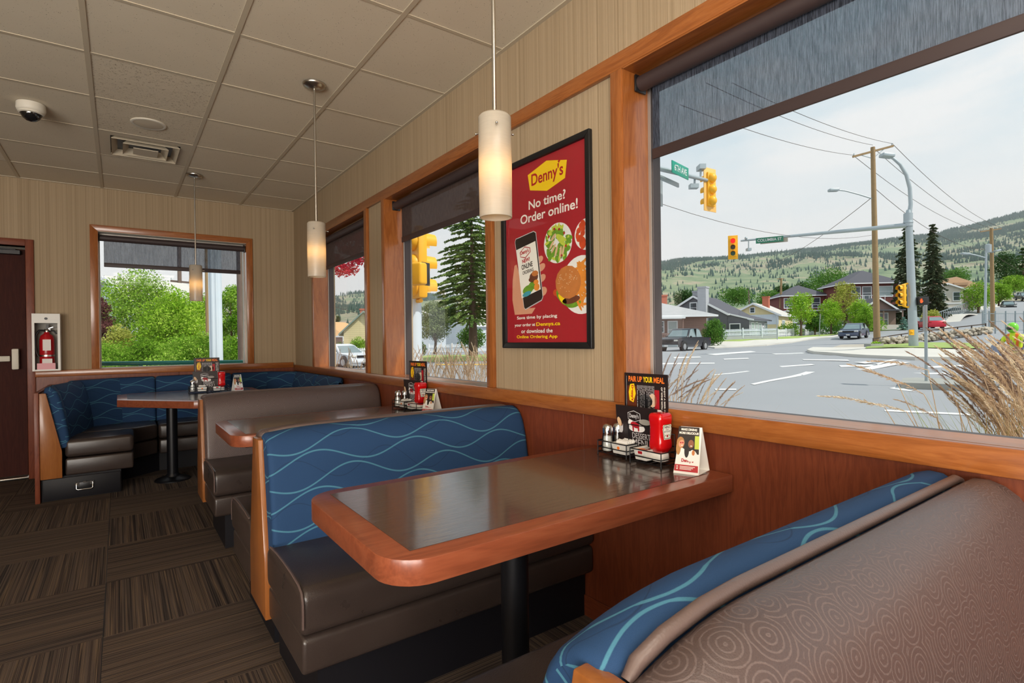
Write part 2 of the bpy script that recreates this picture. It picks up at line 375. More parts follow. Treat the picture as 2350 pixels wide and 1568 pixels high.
def tag(o, label, cat, group=None, kind=None):
    o['label'] = label; o['category'] = cat
    if group: o['group'] = group
    if kind: o['kind'] = kind
    return o
def thing(name, label, cat, loc=(0,0,0), group=None, rz=0):
    o = bpy.data.objects.new(name, None); COL.objects.link(o); o.empty_display_size = .1
    o.location = loc; o.rotation_euler = (0,0,rz); OFF[o.name] = Vector(loc); tag(o, label, cat, group); return o
def struct(name, mb, mats, parent=None, **kw):
    o = obj(name, mb, mats, parent, **kw)
    if not parent: o['kind'] = 'structure'
    return o
def copy_tree(o, loc=None, label=None, parent=None, rz=None):
    c = o.copy(); COL.objects.link(c); c.parent = parent
    if loc is not None: c.location = loc
    if rz is not None: c.rotation_euler = (0,0,rz)
    if label: c['label'] = label
    OFF[c.name] = Vector(loc) if loc is not None else OFF.get(o.name, Vector())
    for ch in list(o.children): copy_tree(ch, None, None, c)
    return c

# ------------------------------------------------------- flat print: a frame (origin, right, up) and things laid on it
class Sheet:
    def __init__(s, O, R, U, lift=.0006):
        s.O, s.R, s.U = Vector(O), Vector(R).normalized(), Vector(U).normalized(); s.N = s.R.cross(s.U); s.k = 0; s.lift = lift
    def p(s, a, b, k): return s.O+s.R*a+s.U*b+s.N*(s.lift*k)
    def poly(s, name, pts, mat, parent, k=1, label=None):
        mb = MB(); mb.add([s.p(a,b,k) for a,b in pts], [tuple(range(len(pts)))]); return obj(name, mb, mat, parent, label=label)
    def rect(s, name, x0, y0, x1, y1, mat, parent, k=1): return s.poly(name, [(x0,y0),(x1,y0),(x1,y1),(x0,y1)], mat, parent, k)
    def blobs(s, name, ells, mat, parent, k=1):
        mb = MB()
        for i_, (x,y,rx,ry,*r) in enumerate(ells):
            a0 = r[0] if r else 0; n = 14
            pts = [(x+rx*cos(2*pi*i/n)*cos(a0)-ry*sin(2*pi*i/n)*sin(a0), y+rx*cos(2*pi*i/n)*sin(a0)+ry*sin(2*pi*i/n)*cos(a0)) for i in range(n)]
            mb.add([s.p(a,b,k+i_*.03) for a,b in pts], [tuple(range(n))])
        return obj(name, mb, mat, parent)
    def text(s, body, x, y, w, h, mat, parent, k=2, bold=.0, rot=0, name='lettering', shear=0, label=None):
        """text fitted into the w x h box whose lower left corner is x, y (turned by rot about that corner)"""
        cu = bpy.data.curves.new('lettering', 'FONT'); cu.body = body; cu.align_x = 'CENTER'; cu.offset = bold; cu.shear = shear; cu.resolution_u = 4; cu.space_line = .82
        t = bpy.data.objects.new('lettering', cu); COL.objects.link(t)
        dg = bpy.context.evaluated_depsgraph_get(); me = bpy.data.meshes.new_from_object(t.evaluated_get(dg))
        bpy.data.objects.remove(t); bpy.data.curves.remove(cu)
        xs = [v.co.x for v in me.vertices]; ys = [v.co.y for v in me.vertices]; x0, x1, y0, y1 = min(xs), max(xs), min(ys), max(ys)
        off = OFF.get(parent.name, Vector()) if parent else Vector()
        for v in me.vertices:
            a = (v.co.x-x0)/(x1-x0)*w; b = (v.co.y-y0)/(y1-y0)*h
            v.co = s.p(x+a*cos(rot)-b*sin(rot), y+a*sin(rot)+b*cos(rot), k)-off
        me.materials.clear(); me.materials.append(MATS[mat]); me.name = name
        return obj(name, me, mat, parent, label=label)
HEX = lambda x, y, w, h: [(x, y+h*.22), (x+w*.5, y), (x+w, y+h*.22), (x+w, y+h*.78), (x+w*.5, y+h), (x, y+h*.78)]

# ================================================================ ROOM SHELL
WX, FY, CH = 1.665, 6.6, 2.74            # window wall, far wall, ceiling
LX, BY, XO = -4.3, -3.6, 1.87            # left wall, back wall, outer face of the window wall
HZ, SZ = 2.30, .955                      # window heads, sill top
# --- floor with carpet tiles laid quarter-turn
fl = struct('floor', MB().box((LX, BY, -.12), (XO, FY+.35, -.006)), 'black_plastic')
TS, TX, TY = .63, -.07, 2.83
tm = {}
for k in 'xy':
    tm[k] = MB().box((-TS/2+.0012, -TS/2+.0012, -.006), (TS/2-.0012, TS/2-.0012, 0)).mesh('carpet_tile', 'carpet_'+k)
for i in range(-5, 3):
    for j in range(-7, 6):
        x0 = TX+TS*(i+.5); y0 = TY+TS*(j+.5)
        if x0+TS/2 > WX+.3 or y0+TS/2 > FY+.35 or y0 < -1.6: continue
        obj('carpet_tile', tm['x' if (i+j) % 2 else 'y'], None, fl, loc=(x0, y0, 0))
# --- window wall (x = WX .. XO) with three openings and one behind the camera
WIN = [(-1.05, 1.495), (2.505, 3.90), (4.325, 5.775), (-3.3, -1.55)]
ys = sorted(WIN)
wr = MB(); a = BY
for (b, c) in ys: wr.box((WX, a, 0), (XO, b, CH+.2)); a = c
wr.box((WX, a, 0), (XO, FY, CH+.2))
for (b, c) in ys: wr.box((WX, b, 0), (XO, c, SZ-.03)); wr.box((WX, b, HZ), (XO, c, CH+.2))
wall_right = struct('wall_right', wr, 'wallpaper')
# panelling under the rail, in separate sheets
for (y0, y1) in ((-1.2, .26), (.263, 1.747), (1.75, 3.247), (3.25, 4.75), (4.753, 6.59)):
    obj('wainscot_panel', MB().box((WX-.012, y0, .09), (WX, y1, .892)), 'panel_wood_Z', wall_right, bev=.001, seg=1)
struct('baseboard_far', MB().box((-.62, FY-.02, 0), (WX-.02, FY, .09)), 'panel_wood_X', bev=.002, seg=1)
struct('baseboard_right', MB().box((WX-.02, -1.2, 0), (WX, 6.58, .09)), 'panel_wood_Y', bev=.002, seg=1)
# long sill rail and head casing on the window wall
t1 = MB().box((WX-.03, -3.4, .888), (WX, 6.57, .957)); struct('trim_1', t1, 'trim_wood_Y', bev=.005)
t2 = MB().box((WX-.022, -3.4, 2.302), (WX, 5.84, 2.372)); struct('trim_2', t2, 'trim_wood_Y', bev=.003)
# --- far wall with window and door openings
FW = (-.155, 1.155, .985, 2.315); DR = (-1.62, -.68, 2.125)
wf = MB(); T = FY+.28
wf.box((LX, FY, 0), (DR[0], T, CH+.2)).box((DR[0], FY, DR[2]), (DR[1], T, CH+.2)).box((DR[1], FY, 0), (FW[0], T, CH+.2))
wf.box((FW[0], FY, 0), (FW[1], T, FW[2]-.02)).box((FW[0], FY, FW[3]), (FW[1], T, CH+.2)).box((FW[1], FY, 0), (XO, T, CH+.2))
wall_far = struct('wall_far', wf, 'wallpaper')
for (x0, x1) in ((-.62, .5), (.503, WX-.013)):
    obj('wainscot_panel', MB().box((x0, FY-.012, .09), (x1, FY, .93)), 'panel_wood_Z', wall_far, bev=.001, seg=1)
struct('trim_3', MB().box((-.625, FY-.03, .925), (WX-.03, FY, .985)), 'trim_wood_X', bev=.005)
struct('wall_left', MB().box((LX-.2, BY, 0), (LX, FY+.28, CH+.2)), 'wallpaper')
struct('wall_back', MB().box((LX, BY-.2, 0), (XO, BY, CH+.2)), 'wallpaper')

# --- windows
def window(n, y0, y1, vis=True):
    w = struct('window_%d' % n, MB().box((1.80, y0, SZ-.02), (1.85, y0+.03, HZ)).box((1.80, y1-.022, SZ-.02), (1.85, y1, HZ))
               .box((1.80, y0, SZ-.02), (1.85, y1, SZ+.0)).box((1.80, y0, HZ-.05), (1.85, y1, HZ)), 'bronze_frame', bev=.002, seg=1)
    obj('glazing_bead', MB().box((1.794, y0+.001, SZ), (1.799, y0+.02, HZ)).box((1.794, y1-.017, SZ), (1.799, y1-.001, HZ)), 'alu', w)
    obj('glass_pane', MB().add([(1.826, y0+.028, SZ), (1.826, y1-.022, SZ), (1.826, y1-.022, HZ-.05), (1.826, y0+.028, HZ-.05)], [(0, 1, 2, 3)]), 'window_glass', w)
    obj('jamb', MB().box((WX-.02, y1-.004, SZ), (1.80, y1+.014, HZ)), 'trim_wood_Z', w); obj('jamb', MB().box((WX-.02, y0-.014, SZ), (1.80, y0+.004, HZ)), 'trim_wood_Z', w)
    obj('head_board', MB().box((WX-.02, y0-.01, HZ-.004), (1.80, y1+.01, HZ+.012)), 'trim_wood_Y', w)
    obj('sill_board', MB().box((WX-.001, y0, SZ-.025), (1.80, y1, SZ+.002)), 'trim_wood_Y', w)
    obj('casing', MB().box((WX-.024, y1, .957), (WX, y1+.062, 2.302)), 'trim_wood_Z', w, bev=.003)
    obj('casing', MB().box((WX-.024, y0-.062, .957), (WX, y0, 2.302)), 'trim_wood_Z', w, bev=.003)
for n, (y0, y1) in enumerate(WIN): window(n+1, y0, y1)
x0, x1, z0, z1 = FW
w5 = struct('window_5', MB().box((x0, FY+.10, z0-.01), (x0+.014, FY+.15, z1)).box((x1-.014, FY+.10, z0-.01), (x1, FY+.15, z1)).box((x0, FY+.10, z0-.012), (x1, FY+.15, z0+.006)).box((x0, FY+.10, z1-.03), (x1, FY+.15, z1)), 'alu', bev=.002, seg=1)
obj('glass_pane', MB().add([(x0+.01, FY+.125, z0), (x1-.01, FY+.125, z0), (x1-.01, FY+.125, z1), (x0+.01, FY+.125, z1)], [(0, 1, 2, 3)]), 'window_glass', w5)
obj('jamb', MB().box((x0-.012, FY-.02, z0), (x0+.003, FY+.1, z1)), 'trim_wood_Z', w5); obj('jamb', MB().box((x1-.003, FY-.02, z0), (x1+.012, FY+.1, z1)), 'trim_wood_Z', w5)
obj('head_board', MB().box((x0-.01, FY-.02, z1-.003), (x1+.01, FY+.1, z1+.012)), 'cream_metal', w5); obj('sill_board', MB().box((x0, FY-.001, z0-.016), (x1, FY+.1, z0+.003)), 'trim_wood_X', w5)
obj('casing', MB().prism([(x0-.06, z0), (x0, z0), (x0, z1), (x0-.06, z1+.06)], lambda a, b, h: (a, h, b), FY, FY-.022), 'trim_wood_Z', w5, bev=.002)
obj('casing', MB().prism([(x1, z0), (x1+.062, z0), (x1+.062, z1+.06), (x1, z1)], lambda a, b, h: (a, h, b), FY, FY-.022), 'trim_wood_Z', w5, bev=.002)
obj('casing', MB().prism([(x0, z1), (x1, z1), (x1+.062, z1+.06), (x0-.06, z1+.06)], lambda a, b, h: (a, h, b), FY, FY-.022), 'trim_wood_X', w5, bev=.002)
# eave outside that shades the upper part of the windows
struct('trim_4', MB().box((XO, BY, 2.93), (2.36, FY+.5, 3.12)), 'vent_white')
struct('roof_slab', MB().box((LX-.2, BY-.2, CH+.2), (XO, FY+.28, CH+.3)), 'vent_white')

# --- roller blinds
def blind(label, tag_cloth, fn, a0, a1, ztop, zbot):
    """fn(along, depth, z): depth 0 = tube axis, + = towards the glass"""
    e = thing('roller_blind', label, 'blind', fn((a0+a1)/2, 0, ztop))
    obj('roller_tube', MB().tube([fn(a0, 0, ztop-.035), fn(a1, 0, ztop-.035)], .031, 20), 'blind_tube', e)
    ca, cb = a0+.03*(1 if a1 > a0 else -1), a1-.03*(1 if a1 > a0 else -1)
    n = 24; V = []
    for z in (ztop-.04, zbot+.02): V += [fn(ca+(cb-ca)*k/n, .03, z) for k in range(n+1)]
    obj('blind_cloth', MB().add(V, [(k, k+1, n+2+k, n+1+k) for k in range(n)]), tag_cloth, e)
    obj('hem_bar', MB().obox((Vector(fn(ca, .03, zbot+.02))+Vector(fn(cb, .03, zbot+.02)))/2, (Vector(fn(1, 0, 0))-Vector(fn(0, 0, 0))), (Vector(fn(0, 1, 0))-Vector(fn(0, 0, 0))), Vector((0, 0, 1)), (abs(cb-ca)/2, .006, .021)), 'blind_tube', e, bev=.004)
    for a in (a0, a1):
        s = .006 if a == a0 else -.006
        s *= 1 if a1 > a0 else -1
        obj('bracket', MB().obox(fn(a-s, .0, ztop-.036), (Vector(fn(1, 0, 0))-Vector(fn(0, 0, 0))), (Vector(fn(0, 1, 0))-Vector(fn(0, 0, 0))), Vector((0, 0, 1)), (.005, .033, .035)), 'black_plastic', e, bev=.006)
fr = lambda a, d, z: (1.738+d, a, z)
blind_cloth('blind_cloth_slant_dark', .02, srgb(72, 58, 54), srgb(92, 76, 70))  # same cloth darkened in colour, imitating light lost at a slanting view
blind('grey roller blind half open over the large front window with the street view', 'blind_cloth', fr, 1.475, -1.03, 2.29, 1.945)
blind('roller blind, coloured dark for the slanting view, over the middle window beside the red poster', 'blind_cloth_slant_dark', fr, 3.885, 2.53, 2.29, 1.972)
blind('roller blind, coloured dark for the slanting view, over the narrow window nearest the room corner', 'blind_cloth_slant_dark', fr, 5.76, 4.34, 2.29, 1.972)
blind('grey roller blind over the far window with green trees', 'blind_cloth', lambda a, d, z: (a, 6.655+d, z), -.14, 1.14, 2.298, 1.985)

# --- door in the far wall
d = struct('door_1', MB().box((DR[0]+.02, FY+.10, .02), (DR[1]-.012, FY+.15, DR[2]-.02)), 'door_wood', bev=.003, seg=1)
obj('frame', MB().box((DR[1], FY-.02, 0), (DR[1]+.058, FY+.1, DR[2]+.06)), 'panel_wood_Z', d, bev=.003)
obj('frame', MB().box((DR[0]-.058, FY-.02, 0), (DR[0], FY+.1, DR[2]+.06)), 'panel_wood_Z', d, bev=.003)
obj('frame', MB().box((DR[0], FY-.02, DR[2]), (DR[1], FY+.1, DR[2]+.06)), 'panel_wood_X', d, bev=.003)
obj('threshold', MB().box((DR[0], FY+.02, 0), (DR[1], FY+.16, .018)), 'steel', d, bev=.004)
obj('panic_bar', MB().box((-1.5, FY+.035, 1.075), (-.80, FY+.07, 1.125)), 'cream_metal', d, bev=.008, label='pale push bar')
obj('latch_case', MB().box((-.79, FY+.03, 1.0), (-.74, FY+.1, 1.19)), 'cream_metal', d, bev=.01)
obj('door_closer', MB().box((-.98, FY+.04, 2.05), (-.72, FY+.1, 2.09)).bar((-.75, FY+.05, 2.095), (-1.3, FY+.06, 2.11), .014), 'black_metal', d, bev=.003, seg=1)

# --- ceiling: slab, grid, tiles
cl = struct('ceiling', MB().box((LX, BY, CH+.03), (WX, FY, CH+.19)), 'vent_white')
GX = [-4.35, -3.745, -3.14, -2.535, -1.93, -1.325, -.72, -.115, .49, 1.095, WX]; GY = [-3.6, -3.25, -2.63, -2.01, -1.39, -.77, -.15, .47, 1.09, 1.71, 2.33, 2.95, 3.57, 4.19, 4.81, 5.43, 6.05, FY]
for x in GX[1:-1]: obj('ceiling_runner', MB().box((x-.012, BY, CH-.002), (x+.012, FY, CH+.008)), 'tee_metal', cl)
for y in GY[1:-1]: obj('ceiling_cross_tee', MB().box((LX, y-.010, CH-.001), (WX, y+.010, CH+.008)), 'tee_metal', cl)
obj('ceiling_edge_angle', MB().box((WX-.022, BY, CH-.003), (WX, FY, CH+.008)).box((LX, FY-.022, CH-.003), (WX, FY, CH+.008)), 'tee_metal', cl)
SKIP = {(5, 15), (7, 14)}; FILL_TROF = {(i, j) for i in (7, 8) for j in (0, 1, 3, 4, 6)}
tcache = {}
for i in range(len(GX)-1):
    for j in range(len(GY)-1):
        if (i, j) in SKIP or (i, j) in FILL_TROF: continue
        if GY[j+1] < 1.0 and GX[i] > -9 and j < 6: kind = 'ceiling_tile'
        kind = 'ceiling_tile_fissured' if (i, j) in ((7, 12), (7, 13)) else 'ceiling_tile'
        w, h = round(GX[i+1]-GX[i], 3), round(GY[j+1]-GY[j], 3); key = (kind, w, h)
        if key not in tcache:
            tcache[key] = MB().prism([(-w/2+.006, -h/2+.006), (w/2-.006, -h/2+.006), (w/2-.006, h/2-.006), (-w/2+.006, h/2-.006)], lambda a, b, z: (a, b, z), .0015, .018).mesh('ceiling_tile', kind)
        obj('ceiling_tile', tcache[key], None, cl, loc=((GX[i]+GX[i+1])/2, (GY[j]+GY[j+1])/2, CH+random.uniform(0, .0012)))
# --- recessed fluorescent lights (one peeps in at the left edge, the rest are unseen fill added behind the camera)
glow('fill_lens', (1.0, .90, .76), 9)
glow('light_lens_dim', (1.0, .95, .86), .55)
def troffer(i, j, lens, label):
    x0, x1, y0, y1 = GX[i]+.012, GX[i+1]-.012, GY[j]+.012, GY[j+1]-.012
    e = thing('ceiling_light', label, 'light', ((x0+x1)/2, (y0+y1)/2, CH), 'square recessed ceiling lights')
    fm = MB()
    for b in (((x0, y0), (x0+.03, y1)), ((x1-.03, y0), (x1, y1)), ((x0+.03, y0), (x1-.03, y0+.03)), ((x0+.03, y1-.03), (x1-.03, y1))): fm.box((*b[0], CH-.002), (*b[1], CH+.02))
    obj('light_frame', fm, 'cream_metal', e)
    dm = MB(); n = 14
    for k in range(n):
        xa, xb = x0+.03+(x1-x0-.06)*k/n, x0+.03+(x1-x0-.06)*(k+1)/n
        dm.add([(xa, y0+.03, CH+.006), (xb, y0+.03, CH+.006), (xb, y1-.03, CH+.006), (xa, y1-.03, CH+.006), ((xa+xb)/2, y0+.03, CH+.012), ((xa+xb)/2, y1-.03, CH+.012)], [(0, 3, 5, 4), (4, 5, 2, 1)])
    obj('diffuser', dm, lens, e)
troffer(5, 15, 'light_lens_dim', 'ribbed recessed ceiling light at the left edge above the brown door')
for (i, j) in sorted(FILL_TROF): troffer(i, j, 'fill_lens', 'unseen square fill light added in the ceiling behind the camera')
# --- air vent: stepped louvre cones
e = thing('air_vent', 'square stepped ceiling air vent beside the round speaker', 'vent', (.1875, 5.12, CH))
X0, X1, Y0, Y1 = -.103, .478, 4.822, 5.418
def ringm(o, zi, zo, t, w):
    """square picture-frame cone: outer half size o at zo, inner half size o-w at zi"""
    m = MB(); c = (.1875, 5.12); P = []
    for (h, z) in ((o, zo), (o-w, zi), (o-w, zi+t), (o, zo+t)):
        P += [(c[0]-h, c[1]-h, z), (c[0]+h, c[1]-h, z), (c[0]+h, c[1]+h, z), (c[0]-h, c[1]+h, z)]
    F = []
    for r in range(4):
        s = (r+1) % 4
        F += [(r*4+k, r*4+(k+1) % 4, s*4+(k+1) % 4, s*4+k) for k in range(4)]
    return m.add(P, F)
obj('face_frame', MB().box((X0, Y0, CH+.0), (X0+.07, Y1, CH+.012)).box((X1-.07, Y0, CH+.0), (X1, Y1, CH+.012)).box((X0+.07, Y0, CH), (X1-.07, Y0+.07, CH+.012)).box((X0+.07, Y1-.07, CH), (X1-.07, Y1, CH+.012)), 'vent_white', e)
obj('louvre', ringm(.215, CH+.05, CH-.015, .004, .06), 'vent_white', e); obj('louvre', ringm(.145, CH+.045, CH-.02, .004, .055), 'vent_white', e)
obj('louvre', MB().box((.1875-.08, 5.12-.08, CH-.024), (.1875+.08, 5.12+.08, CH-.019)), 'vent_white', e)
obj('duct', MB().box((X0+.06, Y0+.06, CH+.026), (X1-.06, Y1-.06, CH+.03)), 'black_metal', e)
# --- round speaker and dome camera
e = thing('ceiling_speaker', 'round flush cream speaker in the ceiling tile near the vent', 'speaker', (.185, 4.50, CH))
obj('rim', MB().lathe([(.105, .006), (.105, -.004), (.098, -.008), (.088, -.006)], (.185, 4.50, CH), 40, close=False), 'cream_metal', e)
obj('grille', MB().lathe([(.089, -.005), (.05, -.009), (0, -.010)], (.185, 4.50, CH), 40, close=False), 'vent_white', e)
e = thing('dome_camera', 'small round security camera with dark dome on the ceiling', 'camera', (-.43, 4.54, CH))
obj('housing', MB().lathe([(.072, 0), (.074, -.035), (.068, -.05), (.056, -.055)], (-.43, 4.54, CH), 32, close=False), 'cream_metal', e)
flat('dome_dark', srgb(24, 24, 26), .06, 0, .1, spec=.8)
obj('dome', MB().lathe([(.055, -.052), (.052, -.07), (.042, -.09), (.024, -.104), (0, -.11)], (-.43, 4.54, CH), 28), 'dome_dark', e)
obj('collar', MB().lathe([(.062, -.05), (.064, -.06), (.055, -.064)], (-.43, 4.54, CH), 28, close=False), 'cream_metal', e)

# --- pendants
glow('bulb_glow', (1.0, .58, .18), 40)
def pendant(x, y, label):
    e = thing('pendant_light', label, 'lamp', (x, y, CH), 'opal glass pendants over the tables'); zt, zb = 1.925, 1.603
    obj('canopy', MB().lathe([(.0, -.028), (.03, -.026), (.062, -.014), (.066, -.004), (.066, 0)], (x, y, CH), 32), 'steel', e)
    obj('stem', MB().tube([(x, y, CH-.02), (x, y, zt-.06)], .0065, 10), 'steel', e)
    r = .0515
    obj('shade', MB().lathe([(.012, zt), (r-.006, zt-.001), (r, zt-.008), (r+.001, (zt+zb)/2), (r, zb), (r-.004, zb), (r-.004, zt-.01), (.012, zt-.006)], (x, y, 0), 40, close=False), 'opal_glass', e)
    obj('bulb', MB().ball((x, y, zb+.145), (.017, .017, .03), 14, 10), 'bulb_glow', e); obj('socket', MB().lathe([(.016, zb+.175), (.019, zb+.18), (.019, zt-.03), (.01, zt-.01)], (x, y, 0), 16), 'white_plastic', e)
    for a in (2.1, 4.2, 6.2):
        c, s = cos(a), sin(a); p = Vector((x+c*r, y+s*r, zt-.048))
        obj('set_screw', MB().tube([p, p+Vector((c*.014, s*.014, 0))], [.003, .003], 8).ball(p+Vector((c*.015, s*.015, 0)), .0042, 8, 5), 'steel', e)
pendant(.966, 1.41, 'nearest frosted glass cylinder pendant lamp on a thin stem, beside the poster')
pendant(.953, 3.27, 'middle frosted glass cylinder pendant lamp hanging over the second table')
pendant(.57, 5.64, 'farthest frosted glass cylinder pendant lamp hanging in front of the far window')

# --- fire extinguisher cabinet
cx0, cx1, cz0, cz1, cyy = -.632, -.436, .985, 1.505, FY-.13
e = thing('extinguisher_cabinet', 'white open fronted fire extinguisher cabinet on the far wall', 'cabinet', ((cx0+cx1)/2, FY, cz0))
obj('cabinet_body', MB().box((cx0, cyy, cz0), (cx0+.006, FY-.002, cz1)).box((cx1-.006, cyy, cz0), (cx1, FY-.002, cz1)).box((cx0+.006, cyy, cz0), (cx1-.006, FY-.002, cz0+.006)).box((cx0+.006, cyy, cz1-.006), (cx1-.006, FY-.002, cz1)), 'white_plastic', e)
obj('back_panel', MB().box((cx0+.006, FY-.012, cz0+.006), (cx1-.006, FY-.006, cz1-.006)), 'grey_inside', e)
obj('front_frame', MB().box((cx0, cyy-.012, cz0), (cx0+.018, cyy, cz1)).box((cx1-.018, cyy-.012, cz0), (cx1, cyy, cz1)).box((cx0+.018, cyy-.012, cz0), (cx1-.018, cyy, cz0+.014)).box((cx0+.018, cyy-.012, cz1-.085), (cx1-.018, cyy, cz1)), 'white_plastic', e)
obj('lock', MB().lathe([(.011, 0), (.011, .006), (.006, .008)], (0, 0, 0), 16, 'Y').mesh('lock', 'black_metal'), None, e, loc=((0), cyy-.02-FY, cz1-.045-cz0))
e = thing('fire_extinguisher', 'red fire extinguisher with black hose and white tag inside the wall cabinet', 'extinguisher', (-.535, FY-.07, 1.0))
ex, ey = -.535, FY-.07
obj('cylinder', MB().lathe([(.05, 1.0), (.054, 1.006), (.054, 1.27), (.045, 1.305), (.022, 1.325), (.018, 1.34)], (ex, ey, 0), 28), 'ext_red', e)
obj('valve', MB().lathe([(.018, 1.335), (.02, 1.36), (.012, 1.37)], (ex, ey, 0), 16).bar((ex, ey, 1.365), (ex+.045, ey, 1.385), .014, .006).bar((ex-.005, ey, 1.37), (ex+.03, ey, 1.355), .014, .006), 'chrome', e)
obj('handle', MB().bar((ex+.002, ey, 1.37), (ex+.006, ey, 1.41), .016, .02), 'black_plastic', e)
obj('hose', MB().tube([(ex-.012, ey-.01, 1.352), (ex-.05, ey-.02, 1.355), (ex-.074, ey-.025, 1.31), (ex-.078, ey-.03, 1.22), (ex-.07, ey-.035, 1.15), (ex-.055, ey-.04, 1.115)], .008, 10).tube([(ex+.02, ey-.01, 1.352), (ex+.05, ey-.02, 1.35), (ex+.07, ey-.02, 1.32)], .007, 8), 'black_plastic', e)
obj('strap', MB().lathe([(.0555, 1.115), (.0555, 1.13)], (ex, ey, 0), 28, close=False), 'steel', e)
sh = Sheet((ex-.03, ey-.0575, 1.0), (1, 0, 0), (0, 0, 1))
sh.rect('inspection_tag', .005, .17, .062, .27, 'tag_white', e, 2); sh.rect('label', .0, .03, .07, .095, 'tag_white', e, 2); sh.rect('label_patch', .01, .035, .032, .048, 'print_yellow', e, 3)
tag(obj('card', MB().box((-.6, cyy-.011, .999), (-.472, cyy-.009, 1.055)), 'pink_paper'), 'small pink paper card propped in the extinguisher cabinet bottom', 'card')

# ================================================================ BOOTHS AND TABLES
def offset_prof(prof, d):
    """shrink a closed 2-D profile (anticlockwise list) inward by d"""
    n = len(prof); out = []
    cx = sum(p[0] for p in prof)/n; cyy = sum(p[1] for p in prof)/n
    for i in range(n):
        a, b, c = prof[i-1], prof[i], prof[(i+1) % n]
        t = Vector((c[0]-a[0], c[1]-a[1])); t.normalize(); nn = Vector((-t.y, t.x))
        if nn.dot(Vector((cx-b[0], cyy-b[1]))) < 0: nn = -nn
        out.append((b[0]+nn.x*d, b[1]+nn.y*d))
    return out
def cushion(prof, x0, x1, r, fn, uvs=True, nx=14, crown=0, rs=(True, True), rl=None, drop=0):
    """sweep a closed profile from x0 to x1 with its ends rounded over radius r; UV = (x, arc)"""
    st = []; k = 5
    rl = r if rl is None else rl
    if rs[0]: st += [(x0+rl*(1-cos(pi/2*i/k)), rl*(1-sin(pi/2*i/k))) for i in range(k)]
    else: st.append((x0, 0))
    st += [(x0+rl+(x1-x0-rl-r)*i/nx, 0) for i in range(nx+1)]
    if rs[1]: st += [(x1-r*(1-cos(pi/2*i/k)), r*(1-sin(pi/2*i/k))) for i in range(k-1, -1, -1)]
    else: st.append((x1, 0))
    n = len(prof); arc = [0]
    for i in range(n): a, b = prof[i], prof[(i+1) % n]; arc.append(arc[-1]+sqrt((a[0]-b[0])**2+(a[1]-b[1])**2))
    V = []; F = []; U = []; m = MB()
    for x, d in st:
        pr = offset_prof(prof, d*.9) if d > 1e-6 else prof
        if drop: k_ = drop*max(0, 1-(x-x0)/.24)**2; pr = [(a, b-k_*max(0, b-.4)/.48) for a, b in pr]
        V += [fn(x, a, b) for a, b in pr]
    for i in range(len(st)-1):
        for j in range(n):
            j2 = (j+1) % n
            F.append((i*n+j, i*n+j2, (i+1)*n+j2, (i+1)*n+j)); xa, xb = st[i][0], st[i+1][0]
            U.append(((xa, arc[j]), (xa, arc[j+1]), (xb, arc[j+1]), (xb, arc[j])))
    F += [tuple(range(n-1, -1, -1)), tuple((len(st)-1)*n+j for j in range(n))]
    U += [tuple((prof[j][0], prof[j][1]) for j in range(n-1, -1, -1)), tuple((prof[j][0], prof[j][1]) for j in range(n))]
    return m.add(V, F, True, U)
def rrect(a0, b0, a1, b1, r, k=4):
    P = []
    for (cx, cyy, s) in ((a1-r, b0+r, -pi/2), (a1-r, b1-r, 0), (a0+r, b1-r, pi/2), (a0+r, b0+r, pi)):
        P += [(cx+r*cos(s+pi/2*i/k), cyy+r*sin(s+pi/2*i/k)) for i in range(k+1)]
    return P
def back_prof():
    """padded back, distance from the bench centre line (a) and height (b), anticlockwise"""
    return [(.018, .40), (.205, .40), (.204, .47), (.190, .56), (.172, .65), (.156, .74), (.142, .79), (.128, .826), (.110, .853), (.086, .872), (.058, .882), (.030, .880), (.012, .868), (.011, .70), (.011, .55)]
SEAT_P = rrect(.15, .325, .625, .470, .035, 4)
SEAT_P = [(a, b+(.012*(1-((a-.39)/.24)**2) if b > .44 else 0)) for a, b in SEAT_P]
BAND_P = rrect(.15, .205, .612, .322, .02, 3)
BX0, BX1 = .430, WX-.014
